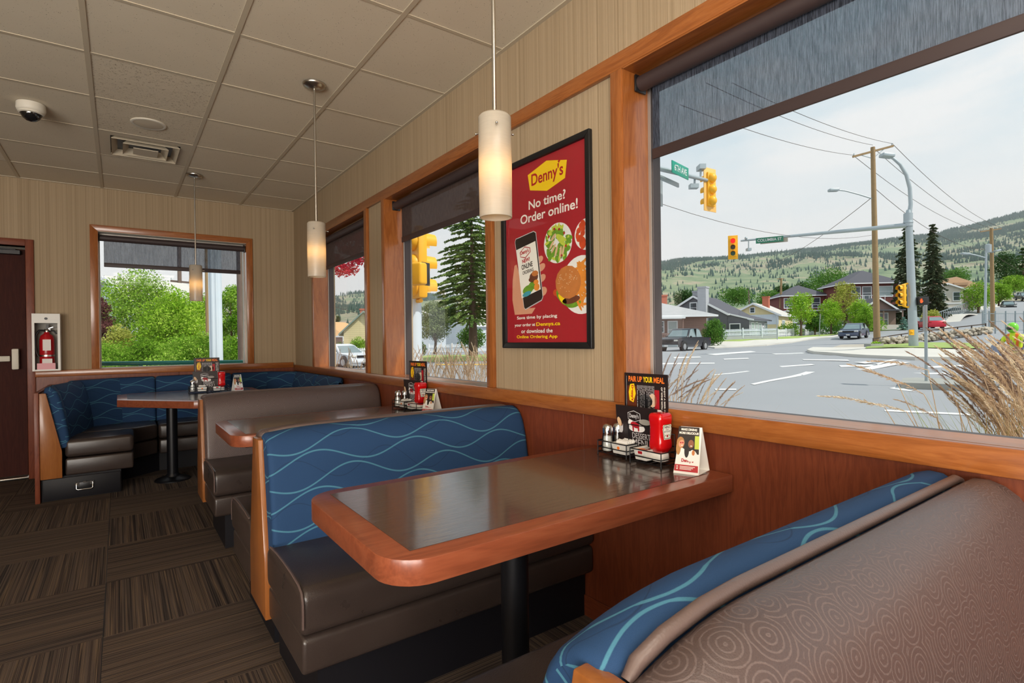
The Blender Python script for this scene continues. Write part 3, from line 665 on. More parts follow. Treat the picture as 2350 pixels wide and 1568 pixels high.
def bench(yc, near, far, label, loc=None, near_seat=True, far_left=None, pt=.845, drop=.014):
    """double booth bench about y = yc; 'near'/'far' = back fabrics towards -y / +y"""
    e = thing('booth_bench', label, 'booth', ((BX0+BX1)/2, yc, 0), 'double sided booth benches')
    for sgn, fab in ((-1, near), (1, far)):
        fn = lambda x, a, b: (x, yc+sgn*a, b)
        L0 = BX0 if sgn < 0 or far_left is None else far_left
        m = cushion(back_prof(), BX0+.014, BX1, .034, fn, nx=30, rl=.018, drop=drop)
        me = m.mesh('back_cushion', fab, OFF[e.name]); fixn(me); obj('back_cushion', me, None, e, label=('navy back with teal waves' if fab == 'blue_fabric' else 'grey ring patterned back'))
        m = cushion(SEAT_P, L0, BX1-.002, .022, fn); me = m.mesh('seat_cushion', 'leather', OFF[e.name]); fixn(me); so = obj('seat_cushion', me, None, e)
        obj('welt', MB().tube([(L0+.004, yc+sgn*a, b) for a, b in [(.628, .36), (.63, .41), (.628, .44), (.615, .465), (.58, .477), (.5, .484), (.4, .487), (.3, .485), (.2, .478)]], .0035, 6), 'piping', so)
        m = cushion(BAND_P, L0+.006, BX1-.002, .012, fn); me = m.mesh('seat_band', 'leather', OFF[e.name]); fixn(me); obj('seat_band', me, None, e)
        obj('kick_base', MB().box((max(L0, .44)+.055, yc+sgn*.04, 0), (BX1, yc+sgn*.555, .205)), 'laminate_black', e)
    obj('back_core', MB().prism([(-.125, .20), (.125, .20), (.125, .42), (.112, .46), (.05, pt-.03), (-.05, pt-.03), (-.112, .46), (-.125, .42)], lambda a, b, h: (h, yc+a, b), BX0+.026, BX1), 'piping', e)
    # rolled welt that closes the gap between the two backs
    obj('top_piping', MB().tube([(BX0+.034, yc, .861-.033*drop/.042), (BX0+.05, yc, .871-.028*drop/.042), (BX0+.1, yc, .874-.015*drop/.042), (BX0+.18, yc, .875-.004*drop/.042), (BX0+.26, yc, .875), (1.1, yc, .875), (BX1-.05, yc, .874), (BX1-.012, yc, .864)], [.008, .0105, .011, .011, .011, .011, .011, .009], 14), 'piping', e)
    hw = [(-.137, .185), (.137, .185), (.137, .40), (.124, .45), (.050, pt), (-.050, pt), (-.124, .45), (-.137, .40)]
    obj('end_panel', MB().prism(hw, lambda a, b, h: (h, yc+a, b), BX0-.004, BX0+.028), 'maple_wood_Z', e, bev=.004)
    return e
def fixn(me):
    b = bmesh.new(); b.from_mesh(me); bmesh.ops.recalc_face_normals(b, faces=b.faces); b.to_mesh(me); b.free(); me.set_sharp_from_angle(angle=RAD(60))
bench(.425, 'ring_fabric', 'blue_fabric', 'nearest booth bench seen from behind with a grey ring patterned back and blue front', pt=.833, drop=.042)
bench(2.305, 'blue_fabric', 'ring_fabric', 'middle booth bench with a navy wave patterned back facing the nearest table')
bench(4.16, 'ring_fabric', 'ring_fabric', 'farthest straight booth bench with grey ring patterned back, before the corner table', far_left=.50)

def table(poly_r, label, z=.76, th=.057, inset=.066, posts=(), loc=(0, 0), inlay=None, base_r=.27):
    e = thing('dining_table', label, 'table', (loc[0], loc[1], 0), 'dark topped wood edged tables')
    obj('wood_edge', MB().prism(poly_r, lambda a, b, h: (a, b, h), z-th, z), 'edge_wood_X', e, bev=.0025)
    obj('table_top', MB().prism(inlay, lambda a, b, h: (a, b, h), z-.003, z+.0012), 'table_laminate', e)
    obj('top_core', MB().prism(inlay, lambda a, b, h: (a, b, h), z-th-.012, z-th-.001), 'laminate_black', e)
    for (px, py, br) in posts:
        obj('pedestal', MB().lathe([(.043, .012), (.043, z-th-.012)], (px, py, 0), 28), 'black_metal', e)
        obj('base_disc', MB().lathe([(br, 0), (br, .008), (br*.9, .018), (br*.4, .036), (.05, .05), (.046, .06)], (px, py, 0), 36), 'black_metal', e)
    return e
def tpoly(x0, x1, y0, y1, r, k=8):
    P = [(x1, y0), (x1, y1)]
    P += [(x0+r+r*cos(pi/2+pi/2*i/k), y1-r+r*sin(pi/2+pi/2*i/k)) for i in range(k+1)]
    P += [(x0+r+r*cos(pi+pi/2*i/k), y0+r+r*sin(pi+pi/2*i/k)) for i in range(k+1)]
    return P
def booth_table(y0, y1, label, px):
    return table(tpoly(.442, WX-.017, y0, y1, .10), label, loc=((.442+WX)/2, (y0+y1)/2), posts=[(px, (y0+y1)/2, .26)],
                 inlay=[(.508, y0+.06), (WX-.07, y0+.06), (WX-.07, y1-.05), (.508, y1-.05)])
booth_table(1.03, 1.69, 'nearest dark topped booth table with rounded cherry wood edge', .985)
booth_table(2.925, 3.61, 'second dark topped booth table between the two middle benches', 1.0)
pc = [(-.02, 5.50), (.47, 4.93), (.62, 4.90), (1.05, 4.90), (1.10, 4.95), (1.10, 6.06), (1.03, 6.14), (.06, 6.14), (-.02, 6.06)]
pin = [(.05, 5.53), (.50, 5.01), (.62, 4.97), (1.02, 4.97), (1.04, 5.0), (1.04, 6.03), (1.0, 6.075), (.08, 6.075), (.05, 6.03)]
table(pc, 'corner table with clipped corners on a black pedestal inside the blue banquette', loc=(.5, 5.6), inlay=pin, posts=[(.375, 5.72, .14), (.80, 5.45, .14)])

# --- U shaped banquette in the far corner
e = thing('corner_banquette', 'U shaped corner banquette with blue wave fabric backs and brown leather seats', 'booth', (.5, 6.3, 0))
def banq_back(p, q, out, name, r=.03, ends=(True, True)):
    """back cushion standing on the line p -> q (floor plan), leaning; 'out' = unit vector into the seat"""
    p, q, out = Vector((*p, 0)), Vector((*q, 0)), Vector((*out, 0)).normalized(); d = (q-p).normalized(); L = (q-p).length
    prof = [(.0, .40), (.155, .40), (.15, .52), (.128, .66), (.105, .78), (.085, .845), (.06, .882), (.03, .893), (.005, .882), (0, .85), (0, .6)]
    m = cushion(prof, 0, L, r, lambda x, a, b: tuple(p+d*x+out*a+Vector((0, 0, b))), nx=8, rs=ends); me = m.mesh(name, 'blue_fabric', OFF[e.name]); fixn(me); return obj(name, me, None, e)
def banq_seat(poly, zs=(.325, .465)):
    cx = sum(p[0] for p in poly)/len(poly); cyy = sum(p[1] for p in poly)/len(poly)
    m = MB().prism(poly, lambda a, b, h: (a, b, h), *zs); obj('seat_cushion', m, 'leather', e, bev=.03, seg=4)
    sh = lambda p, k: (cx+(p[0]-cx)*k, cyy+(p[1]-cyy)*k)
    obj('seat_band', MB().prism([sh(p, .985) for p in poly], lambda a, b, h: (a, b, h), .185, .318), 'leather', e, bev=.015, seg=3)
lx = -.50
banq_back((lx+.02, 5.535), (lx+.02, 5.72), (1, 0), 'back_cushion')
banq_back((lx+.02, 5.722), (lx+.16, 6.36), (1, -.22), 'back_cushion')
banq_back((lx+.10, 6.36), (-.02, 6.565), (.75, -1), 'back_cushion')
banq_back((-.06, 6.565), (.29, 6.575), (0, -1), 'back_cushion')
banq_back((.293, 6.575), (.98, 6.575), (0, -1), 'back_cushion')
banq_back((.983, 6.575), (1.42, 6.565), (0, -1), 'back_cushion')
banq_back((1.36, 6.575), (1.64, 6.25), (-1, -.9), 'back_cushion')
banq_back((1.64, 6.26), (1.64, 5.50), (-1, 0), 'back_cushion')
banq_back((1.64, 5.497), (1.64, 4.83), (-1, 0), 'back_cushion', .06)
banq_seat([(lx+.14, 5.53), (.09, 5.53), (.10, 5.93), (lx+.17, 5.93)])
banq_seat([(lx+.17, 5.935), (.10, 5.935), (.285, 6.10), (.285, 6.46), (-.02, 6.46), (lx+.24, 6.30)])
banq_seat([(.29, 6.06), (.98, 6.06), (.98, 6.46), (.29, 6.46)])
banq_seat([(.985, 6.06), (1.15, 5.92), (1.52, 5.92), (1.52, 6.25), (1.40, 6.46), (.985, 6.46)])
banq_seat([(1.15, 5.50), (1.52, 5.50), (1.52, 5.915), (1.15, 5.915)]); banq_seat([(1.15, 4.95), (1.52, 4.95), (1.52, 5.495), (1.15, 5.495)])
obj('kick_base', MB().prism([(lx, 5.54), (.0, 5.54), (.0, 5.98), (.30, 6.22), (1.0, 6.22), (1.24, 5.95), (1.24, 4.98), (WX-.03, 4.98), (WX-.03, 6.57), (lx, 6.57)], lambda a, b, h: (a, b, h), 0, .186), 'laminate_black', e)
obj('back_box', MB().prism([(lx, 5.54), (lx+.02, 5.54), (lx+.02, 5.72), (lx+.15, 6.36), (-.05, 6.57), (lx, 6.57)], lambda a, b, h: (a, b, h), .186, .84), 'laminate_black', e)
obj('end_panel', MB().prism([(lx-.004, .178), (-.372, .178), (-.372, .385), (-.463, .845), (lx-.004, .845)], lambda a, b, h: (a, h, b), 5.505, 5.53), 'maple_wood_Z', e, bev=.004)
obj('side_panel', MB().box((-.535, 5.50, 0), (-.505, 6.565, .852)), 'panel_wood_Z', e, bev=.003)
dr = obj('drawer_front', MB().box((lx+.01, 5.522, .006), (-.005, 5.540, .172)), 'laminate_black', e, bev=.002)
obj('drawer_pull', MB().box((-.288, 5.512, .06), (-.185, 5.522, .125)), 'black_metal', dr, bev=.004)
obj('pull_frame', MB().tube([(-.285, 5.512, .118), (-.288, 5.51, .112), (-.288, 5.506, .075), (-.278, 5.504, .068), (-.195, 5.504, .068), (-.185, 5.506, .075), (-.185, 5.51, .112), (-.188, 5.512, .118)], .0042, 8).box((-.296, 5.508, .10), (-.270, 5.522, .128)).box((-.203, 5.508, .10), (-.177, 5.522, .128)).box((-.245, 5.508, .118), (-.228, 5.522, .132)), 'chrome', dr)

# ================================================================ POSTER
def poster():
    y0, z0, w, h = 2.355, 1.173, .670, .950
    e = thing('wall_poster', 'large black framed red poster about ordering online between two windows', 'poster', (WX, y0-w/2, z0))
    P = lambda a, b, d: (WX-d, y0-a, z0+b); f = .030
    for poly, ax in (([(0, 0), (w, 0), (w-f, f), (f, f)], 'b'), ([(w, 0), (w, h), (w-f, h-f), (w-f, f)], 'r'), ([(w, h), (0, h), (f, h-f), (w-f, h-f)], 't'), ([(0, h), (0, 0), (f, f), (f, h-f)], 'l')):
        obj('frame_rail', MB().prism(poly, lambda a, b, d: P(a, b, d), .0, .022), 'black_plastic', e, bev=.004)
    obj('backing', MB().box((WX-.006, y0-f, z0+f), (WX-.001, y0-w+f, z0+h-f)), 'black_plastic', e)
    s = Sheet((WX-.0065, y0, z0), (0, -1, 0), (0, 0, 1), .0005)
    s.rect('print', f, f, w-f, h-f, 'print_red', e, 1)
    lg = s.poly('logo', [(.221, .862), (.367, .895), (.512, .859), (.498, .780), (.368, .751), (.237, .783)], 'print_yellow', e, 2)
    s.text("Denny's", .250, .782, .236, .078, 'logo_red', lg, 3, .018)
    s.poly('maple_leaf', [(.448, .869), (.455, .872), (.458, .880), (.461, .872), (.468, .869), (.463, .865), (.459, .860), (.457, .860), (.453, .865)], 'logo_red', lg, 3)
    s.text("No time?", .225, .688, .275, .044, 'print_white', e, 2, .016, RAD(-.3)); s.text("Order online!", .156, .626, .424, .046, 'print_white', e, 2, .016)
    # hand holding a phone
    hand = s.poly('hand', [(.098, .172), (.078, .25), (.083, .354), (.100, .425), (.118, .43), (.14, .38), (.22, .20), (.27, .20), (.24, .172)], 'skin', e, 2)
    s.blobs('finger', [(.305, .430, .030, .017, .35), (.318, .392, .032, .018, .3), (.322, .340, .030, .018, .3), (.328, .275, .032, .022, .25)], 'skin', hand, 2)
    ph = s.poly('phone', [(.110, .546), (.116, .558), (.262, .574), (.278, .566), (.327, .250), (.318, .236), (.19, .198), (.180, .206)], 'print_dark', e, 4)
    s.poly('phone_rim', [(.106, .546), (.114, .562), (.262, .578), (.282, .568), (.331, .249), (.320, .231), (.189, .193), (.176, .205)], 'print_grey', ph, 3)
    sc = s.poly('phone_screen', [(.120, .503), (.277, .526), (.314, .287), (.160, .253)], 'print_white', ph, 5)
    s.poly('screen_logo', [(.148, .485), (.190, .512), (.236, .500), (.238, .478), (.196, .452), (.154, .462)], 'logo_red', sc, 6)
    s.poly('screen_logo_inside', [(.153, .484), (.191, .507), (.232, .497), (.233, .479), (.195, .457), (.158, .464)], 'print_white', sc, 7)
    s.text("Denny's", .160, .466, .066, .026, 'logo_red', sc, 8, .04, RAD(7)); s.text("NEW!", .170, .428, .062, .020, 'logo_red', sc, 6, .04, RAD(7))
    s.text("ONLINE", .165, .395, .090, .026, 'print_dark', sc, 6, .03, RAD(7)); s.text("ORDERING", .172, .370, .090, .018, 'print_dark', sc, 6, .02, RAD(7))
    s.blobs('screen_dish', [(.262, .352, .034, .024), (.255, .34, .035, .014)], 'meat', sc, 7); s.blobs('screen_bun', [(.272, .368, .026, .014)], 'bun', sc, 8)
    s.blobs('screen_salad', [(.215, .293, .045, .022, .2), (.25, .31, .03, .02)], 'leaf_print', sc, 7); s.blobs('screen_bowl', [(.205, .272, .036, .012, .2)], 'teal_print', sc, 8); s.blobs('screen_snack', [(.285, .30, .022, .018), (.28, .325, .02, .012)], 'fry', sc, 8)
    # plates of food
    rnd = random.Random(3)
    def clipx(pts): return [(min(a, w-f-.001), b) for a, b in pts]
    def disc(name, cx, cy, rx, ry, mat, k, par, n=36): return s.poly(name, clipx([(cx+rx*cos(2*pi*i/n), cy+ry*sin(2*pi*i/n)) for i in range(n)]), mat, par, k)
    pl = disc('plate', .441, .492, .100, .094, 'plate', 2, e)
    s.blobs('salad_leaves', [(.441+.088*sqrt(rnd.random())*cos(t)*.95, .492+.085*sqrt(rnd.random())*sin(t), rnd.uniform(.014, .026), rnd.uniform(.008, .014), rnd.uniform(0, 3)) for t in [rnd.uniform(0, 6.3) for _ in range(60)]], 'leaf_print', pl, 3)
    s.blobs('pale_leaves', [(.441+.075*cos(t), .492+.075*sin(t), rnd.uniform(.012, .02), .007, rnd.uniform(0, 3)) for t in [rnd.uniform(0, 6.3) for _ in range(22)]], 'avocado', pl, 4)
    s.blobs('chicken_strips', [(.400, .488, .026, .007, .8), (.412, .47, .026, .007, .9), (.432, .455, .03, .007, 1.2), (.462, .445, .03, .008, 1.4), (.482, .455, .028, .007, 1.3), (.412, .522, .024, .008, .7)], 'chicken', pl, 5)
    s.blobs('avocado_slices', [(.470, .512, .040, .010, -.5), (.462, .500, .040, .010, -.75), (.480, .492, .036, .009, -1.0)], 'avocado', pl, 6)
    s.blobs('tomato_bits', [(.42, .56, .007, .006), (.455, .553, .007, .006), (.49, .53, .006, .006), (.38, .53, .006, .007), (.47, .43, .006, .006), (.50, .47, .006, .007)], 'jam_red', pl, 6)
    p2 = disc('plate', .640, .503, .083, .070, 'plate', 2, e)
    m = MB()
    s.blobs('wings', [(min(.612, a), b, rnd.uniform(.012, .022), rnd.uniform(.010, .016), rnd.uniform(0, 3)) for a, b in [(.60, .545), (.585, .525), (.61, .51), (.59, .49), (.612, .48), (.60, .462), (.618, .455), (.612, .55), (.575, .505), (.62, .53)]], 'saucy', p2, 3)
    p3_ = disc('plate', .598, .284, .135, .130, 'plate', 2, e)
    s.blobs('fries', [(min(a, .605), b, .036, .007, r) for a, b, r in [(rnd.uniform(.575, .625), rnd.uniform(.19, .385), rnd.uniform(-1.2, 1.2)) for _ in range(40)]], 'fry', p3_, 3)
    s.blobs('lettuce', [(.485, .222, .05, .02, -.5), (.545, .205, .05, .02, .1), (.45, .25, .03, .018, -1)], 'leaf_print', p3_, 4); s.blobs('cheese', [(.475, .225, .03, .014, -.6), (.46, .24, .02, .012, -.7)], 'print_yellow', p3_, 5)
    s.blobs('patty', [(.53, .222, .06, .018, .1)], 'meat', p3_, 5); s.blobs('bacon', [(.425, .262, .02, .016), (.44, .25, .016, .012)], 'saucy', p3_, 4)
    s.blobs('burger_bun', [(.511, .303, .087, .076, -.15)], 'bun', p3_, 6); s.blobs('sesame', [(.511+.07*sqrt(rnd.random())*cos(t), .31+.055*sqrt(rnd.random())*sin(t), .0028, .002) for t in [rnd.uniform(0, 6.3) for _ in range(46)]], 'chicken', p3_, 7)
    # small print
    s.text("Save time by placing", .118, .142, .315, .021, 'print_white', e, 5, .02); s.text("your order at", .097, .106, .170, .020, 'print_white', e, 5, .02); s.text("Dennys.ca", .276, .104, .178, .023, 'print_yellow', e, 5, .025)
    s.text("or download the", .153, .076, .246, .020, 'print_white', e, 5, .02); s.text("Online Ordering App", .114, .046, .319, .020, 'print_yellow', e, 5, .025)
    obj('poster_cover', MB().add([P(f-.002, f-.002, .0135), P(w-f+.002, f-.002, .0135), P(w-f+.002, h-f+.002, .0135), P(f-.002, h-f+.002, .0135)], [(0, 1, 2, 3)]), 'window_glass', e, label='clear cover sheet')
poster()

# ================================================================ THINGS ON THE TABLES
TZ = .7612
SET = []        # (root, label template) of everything standing on the nearest table
def item(name, label, cat, loc, group=None):
    e = thing(name, label % 'nearest table', cat, loc, group); SET.append((e, label)); return e
# wire caddy: two open racks and a menu hoop
e = item('condiment_caddy', 'black wire caddy holding sauces and menus on the %s', 'caddy', (1.58, 1.37, TZ))
def rack(x0, x1, y0, y1):
    m = MB(); r = .0021
    for z in (.012, .032, .056): m.tube([(x0, y0, TZ+z), (x0, y1, TZ+z), (x1, y1, TZ+z), (x1, y0, TZ+z)], r, 6, closed=True)
    for x in (x0, x1):
        for y in (y0, y1): m.tube([(x, y, TZ+.002), (x, y, TZ+.056)], r, 6)
    for k in range(1, 5): m.tube([(x0, y0+(y1-y0)*k/5, TZ+.012), (x1, y0+(y1-y0)*k/5, TZ+.012)], r*.8, 6)
    k = obj('rack', m, 'black_metal', e); f = MB()
    for x in (x0, x1):
        for y in (y0, y1): f.ball((x, y, TZ+.0035), .0036, 8, 6)
    obj('foot', f, 'black_metal', k)
rack(1.527, 1.648, 1.388, 1.536); rack(1.507, 1.648, 1.212, 1.352)
obj('menu_hoop', MB().tube([(1.588, 1.43, TZ+.012), (1.588, 1.43, TZ+.125), (1.588, 1.27, TZ+.125), (1.588, 1.27, TZ+.012)], .0022, 6).tube([(1.646, 1.50, TZ+.012), (1.646, 1.50, TZ+.10), (1.646, 1.26, TZ+.10), (1.646, 1.26, TZ+.012)], .0022, 6), 'black_metal', e)
def shaker(nm, label, x, y, fill, tilt):
    e = item(nm, label, 'shaker', (x, y, TZ+.014)); z = TZ+.014
    obj('glass_body', MB().lathe([(.023, z), (.0255, z+.006), (.0235, z+.03), (.0185, z+.074), (.0185, z+.078)], (x, y, 0), 10), 'jar_glass', e)
    obj('filling', MB().lathe([(.0215, z+.004), (.0205, z+.03), (.0165, z+.060), (0, z+.062)], (x, y, 0), 10), fill, e)
    obj('lid', MB().lathe([(.0195, z+.072), (.0198, z+.090), (.017, z+.101), (.009, z+.106), (0, z+.1065)], (x, y, 0), 24), 'chrome', e)
shaker('salt_shaker', 'glass salt shaker with chrome top in the wire caddy on the %s', 1.553, 1.508, 'salt', 0)
shaker('pepper_shaker', 'glass pepper shaker with chrome top in the wire caddy on the %s', 1.604, 1.500, 'pepper', 0)
def tray(label, x0, x1, y0, y1, h, z=TZ+.015):
    e = item('plastic_tray', label, 'tray', ((x0+x1)/2, (y0+y1)/2, z)); t = .0025; m = MB()
    def shell(d, zz, dx=0): return [(x0+d+dx, y0+d+dx, zz), (x1-d-dx, y0+d+dx, zz), (x1-d-dx, y1-d-dx, zz), (x0+d+dx, y1-d-dx, zz)]
    V = shell(.006, z)+shell(.001, z+h*.93)+shell(-.004, z+h*.95)+shell(-.004, z+h)+shell(.003, z+h)+shell(.008, z+.003)
    F = [(3, 2, 1, 0)]
    for r in range(5): F += [(r*4+k, r*4+(k+1) % 4, r*4+4+(k+1) % 4, r*4+4+k) for k in range(4)]
    F.append((20, 21, 22, 23)); m.add(V, F); obj('tray_body', m, 'white_plastic', e, bev=.0012, seg=1); return e
e = tray('white plastic tray full of sugar packets in the caddy on the %s', 1.533, 1.632, 1.393, 1.472, .040)
s = Sheet((1.5345, 1.455, TZ+.030), (0, -1, 0), (0, 0, 1)); s.blobs('sticker', [(.022, .008, .011, .011)], 'print_white', e, 3); s.blobs('sticker_sun', [(.022, .009, .007, .006)], 'print_orange', e, 4)
for k, mt in enumerate(['paper_white']*6+['pink_print', 'print_yellow', 'blue_print']):
    e = item('sugar_packet', ('%s sugar packet in the white tray on the ' % {'paper_white': ('frontmost', 'second', 'third', 'fourth', 'fifth', 'sixth')[min(k, 5)]+' white', 'pink_print': 'pink', 'print_yellow': 'yellow', 'blue_print': 'blue'}[mt])+'%s', 'packet', (1.541+.0085*k, 1.432, TZ+.022), 'sugar packets in the trays')
    x = 1.541+.0085*k; yy = 1.43+random.uniform(-.004, .004)
    obj('packet_body', MB().prism([(-.026, 0), (.026, 0), (.026, .042+.002*(k % 3)), (-.026, .042+.002*(k % 2))], lambda a, b, h: (x+h+b*.12, yy+a, TZ+.022+b), 0, .003), mt, e, bev=.0008, seg=1)
e = tray('white plastic tray of jam portions in the caddy on the %s', 1.517, 1.612, 1.284, 1.346, .040)
s = Sheet((1.5175, 1.336, TZ+.032), (0, -1, 0), (0, 0, 1)); s.rect('tray_label', .008, .004, .038, .02, 'paper_white', e, 3); s.rect('tray_label_print', .014, .007, .034, .017, 'jam_red', e, 4)
for k, (dx, dy, mt) in enumerate([(.02, .016, 'jam_red'), (.024, .045, 'print_orange'), (.058, .02, 'jam_red'), (.06, .047, 'salt')]):
    x, y = 1.517+dx, 1.284+dy
    e = item('jam_portion', ('small %s lidded jam portion lying in the white tray on the ' % (('front red', '', 'rear red')[k] if mt == 'jam_red' else 'orange' if mt == 'print_orange' else 'cream'))+'%s', 'jam', (x, y, TZ+.034), 'jam portions in the trays')
    z = TZ+.034; m = MB().prism([(-.010, -.008), (.010, -.008), (.010, .008), (-.010, .008)], lambda a, b, h: (x+a*(.85 if h < .01 else 1), y+b, z+h), 0, .016); obj('jam_cup', m, 'paper_white', e, bev=.001, seg=1)
    obj('foil_lid', MB().box((x-.0125, y-.0105, z+.016), (x+.0125, y+.0105, z+.0172)), mt, e)
# ketchup bottle standing on its cap
kx, ky = 1.578, 1.270
e = item('ketchup_bottle', 'upside down red ketchup squeeze bottle on the %s', 'bottle', (kx, ky, TZ+.014))
def superel(m, rows, n=28, p=4.2):
    V = []; F = []
    for z, a, b in rows:
        for k in range(n):
            t = 2*pi*k/n; c, s_ = cos(t), sin(t)
            V.append((kx+a*math.copysign(abs(c)**(2/p), c), ky+b*math.copysign(abs(s_)**(2/p), s_), z))
    for i in range(len(rows)-1): F += [(i*n+k, i*n+(k+1) % n, (i+1)*n+(k+1) % n, (i+1)*n+k) for k in range(n)]
    F += [tuple(range(n-1, -1, -1)), tuple((len(rows)-1)*n+k for k in range(n))]
    return m.add(V, F, True)
Z = TZ+.014
obj('bottle_body', superel(MB(), [(Z+.028, .020, .018), (Z+.040, .030, .026), (Z+.047, .0345, .030), (Z+.052, .036, .0315), (Z+.068, .0355, .031), (Z+.076, .0345, .0298), (Z+.084, .0335, .0288), (Z+.125, .0335, .0288), (Z+.134, .0345, .0300), (Z+.142, .036, .0315), (Z+.160, .0365, .032), (Z+.168, .034, .0295), (Z+.172, .029, .025), (Z+.1725, .02, .018)]), 'ketchup_red', e)
obj('cap', superel(MB(), [(Z, .026, .023), (Z+.003, .028, .025), (Z+.024, .0275, .0245), (Z+.028, .024, .021)], 28, 3), 'white_plastic', e)
s = Sheet((kx-.0315, ky-.0292, Z+.080), (1, 0, 0), (0, 0, 1), .0003)
def keystone(d): return [(.014+d*.8, .000+d), (.049-d*.8, .000+d), (.0565-d, .0385-d*.4), (.0535-d*.6, .041-d), (.055-d*1.1, .050-d*.6), (.044, .0555-d), (.019, .0555-d), (.008+d*1.1, .050-d*.6), (.0095+d*.6, .041-d), (.0065+d, .0385-d*.4)]
lb = s.poly('label', keystone(0), 'print_white', e, 1, label='white keystone label'); s.poly('label_border', keystone(.0022), 'heinz_green', lb, 2); s.poly('label_inside', keystone(.0045), 'print_white', lb, 3)
s.text("HEINZ", .0165, .0400, .030, .0085, 'print_dark', lb, 4, .03); s.text("TOMATO", .022, .0335, .019, .0035, 'print_dark', lb, 4, .01); s.text("KETCHUP", .0145, .0255, .034, .006, 'print_dark', lb, 4, .02); s.blobs('tomato', [(.0315, .0125, .0048, .0048)], 'jam_red', lb, 4); s.blobs('tomato_leaves', [(.022, .015, .004, .0015, .6), (.041, .015, .004, .0015, -.6)], 'heinz_green', lb, 4)
# tall drinks menu
mx = 1.634
e = item('drinks_menu', 'tall dark drinks menu card in the caddy on the %s', 'menu', (mx, 1.385, TZ+.014))
y0, y1, z0, z1 = 1.490, 1.279, TZ+.014, 1.081
obj('card', MB().box((mx, y1, z0), (mx+.003, y0, z1)), 'print_dark', e)
s = Sheet((mx-.0003, y0, z0), (0, -1, 0), (0, 0, 1), .0003); H = z1-z0; Wd = y0-y1
s.text("PAIR UP", .022, H-.034, .068, .022, 'print_orange', e, 2, .03, RAD(0)); s.text("YOUR", .095, H-.034, .046, .022, 'print_yellow', e, 2, .03); s.text("MEAL", .146, H-.034, .050, .022, 'print_orange', e, 2, .03)
s.rect('print_glow', .015, .02, .062, H-.05, 'print_brown', e, 1); s.rect('print_panel', .15, .02, .172, H-.06, 'jam_red', e, 1); s.rect('margin_line', .010, .01, .0112, H-.012, 'print_grey', e, 1)
lg = s.poly('logo', [(.026, H-.108), (.046, H-.115), (.058, H-.080), (.050, H-.041), (.030, H-.044), (.022, H-.076)], 'print_yellow', e, 2); s.text("Denny's", .033, H-.047, .062, .015, 'logo_red', lg, 3, .05, RAD(-90))
rr = random.Random(5); m = MB()
for k in range(13):
    a = .066+k*.0066; b = H-.046
    while b > H-.130:
        L_ = rr.uniform(.006, .022); m.add([s.p(a, b-L_, 2), s.p(a+.0022, b-L_, 2), s.p(a+.0022, b, 2), s.p(a, b, 2)], [(0, 1, 2, 3)]); b -= L_+.003
        if rr.random() < .12: break
o_ = obj('small_print', m, 'print_grey', e); o_['kind'] = 'stuff'
s.text("ENJOY A BEER OR A GLASS", .192, H-.048, .150, .0075, 'print_white', e, 2, .02, RAD(-90)); s.text("OF WINE WITH YOUR MEAL", .180, H-.048, .150, .0075, 'print_white', e, 2, .02, RAD(-90))
s.blobs('glass_print', [(.105, .20, .035, .026)], 'black_plastic', e, 2); s.blobs('plate_print', [(.14, .205, .02, .026)], 'chicken', e, 1)
# folded dessert menu in front of it
mx = 1.598
e = item('dessert_menu', 'dark folded dessert menu booklet in the caddy on the %s', 'menu', (mx, 1.39, TZ+.014))
z1 = .955; H = z1-z0
dq = lambda a, b: (mx-.006+.006*(b/H), 1.506-a-.02*(1-b/H), z0+b)
obj('front_page', MB().add([dq(0, 0), dq(.195, 0), dq(.205, H), dq(0, H)]+[tuple(Vector(dq(*p))+Vector((.002, 0, 0))) for p in ((0, 0), (.195, 0), (.205, H), (0, H))], [(0, 1, 2, 3), (7, 6, 5, 4), (0, 4, 5, 1), (1, 5, 6, 2), (2, 6, 7, 3), (3, 7, 4, 0)]), 'print_dark', e)
obj('back_page', MB().box((mx+.012, 1.292, z0), (mx+.014, 1.50, z1-.004)), 'paper_white', e)
s = Sheet((mx-.0068, 1.506, z0), (0, -1, 0), (.033, .11, 1), .0004)
hx = HEX(.082, H-.058, .062, .044); lo = s.poly('logo', hx, 'print_grey', e, 2); s.poly('logo_inside', HEX(.0845, H-.0555, .057, .039), 'print_dark', lo, 3); s.text("Denny's", .090, H-.047, .046, .021, 'print_grey', lo, 4, .03)
s.poly('cup', [(.026, .082), (.032, .074), (.046, .074), (.052, .084), (.054, .108), (.024, .108)], 'print_grey', e, 2); s.blobs('ice_cream', [(.036, .116, .010, .018, .3)], 'chicken', e, 3); s.blobs('cup_mouth', [(.039, .106, .014, .007)], 'meat', e, 2)
s.blobs('cake', [(.112, .100, .030, .015), (.132, .100, .03, .015), (.093, .117, .012, .014)], 'plate', e, 2); s.blobs('strawberry_sauce', [(.111, .113, .018, .010), (.121, .109, .016, .010), (.105, .099, .004, .014), (.131, .099, .004, .012)], 'jam_red', e, 3); s.blobs('dark_dish', [(.164, .126, .028, .011)], 'grey_inside', e, 2)
s.text("DESSERT", .098, .061, .088, .021, 'print_grey', e, 3, .0); s.text("MENU", .098, .032, .088, .026, 'print_grey', e, 3, .0)
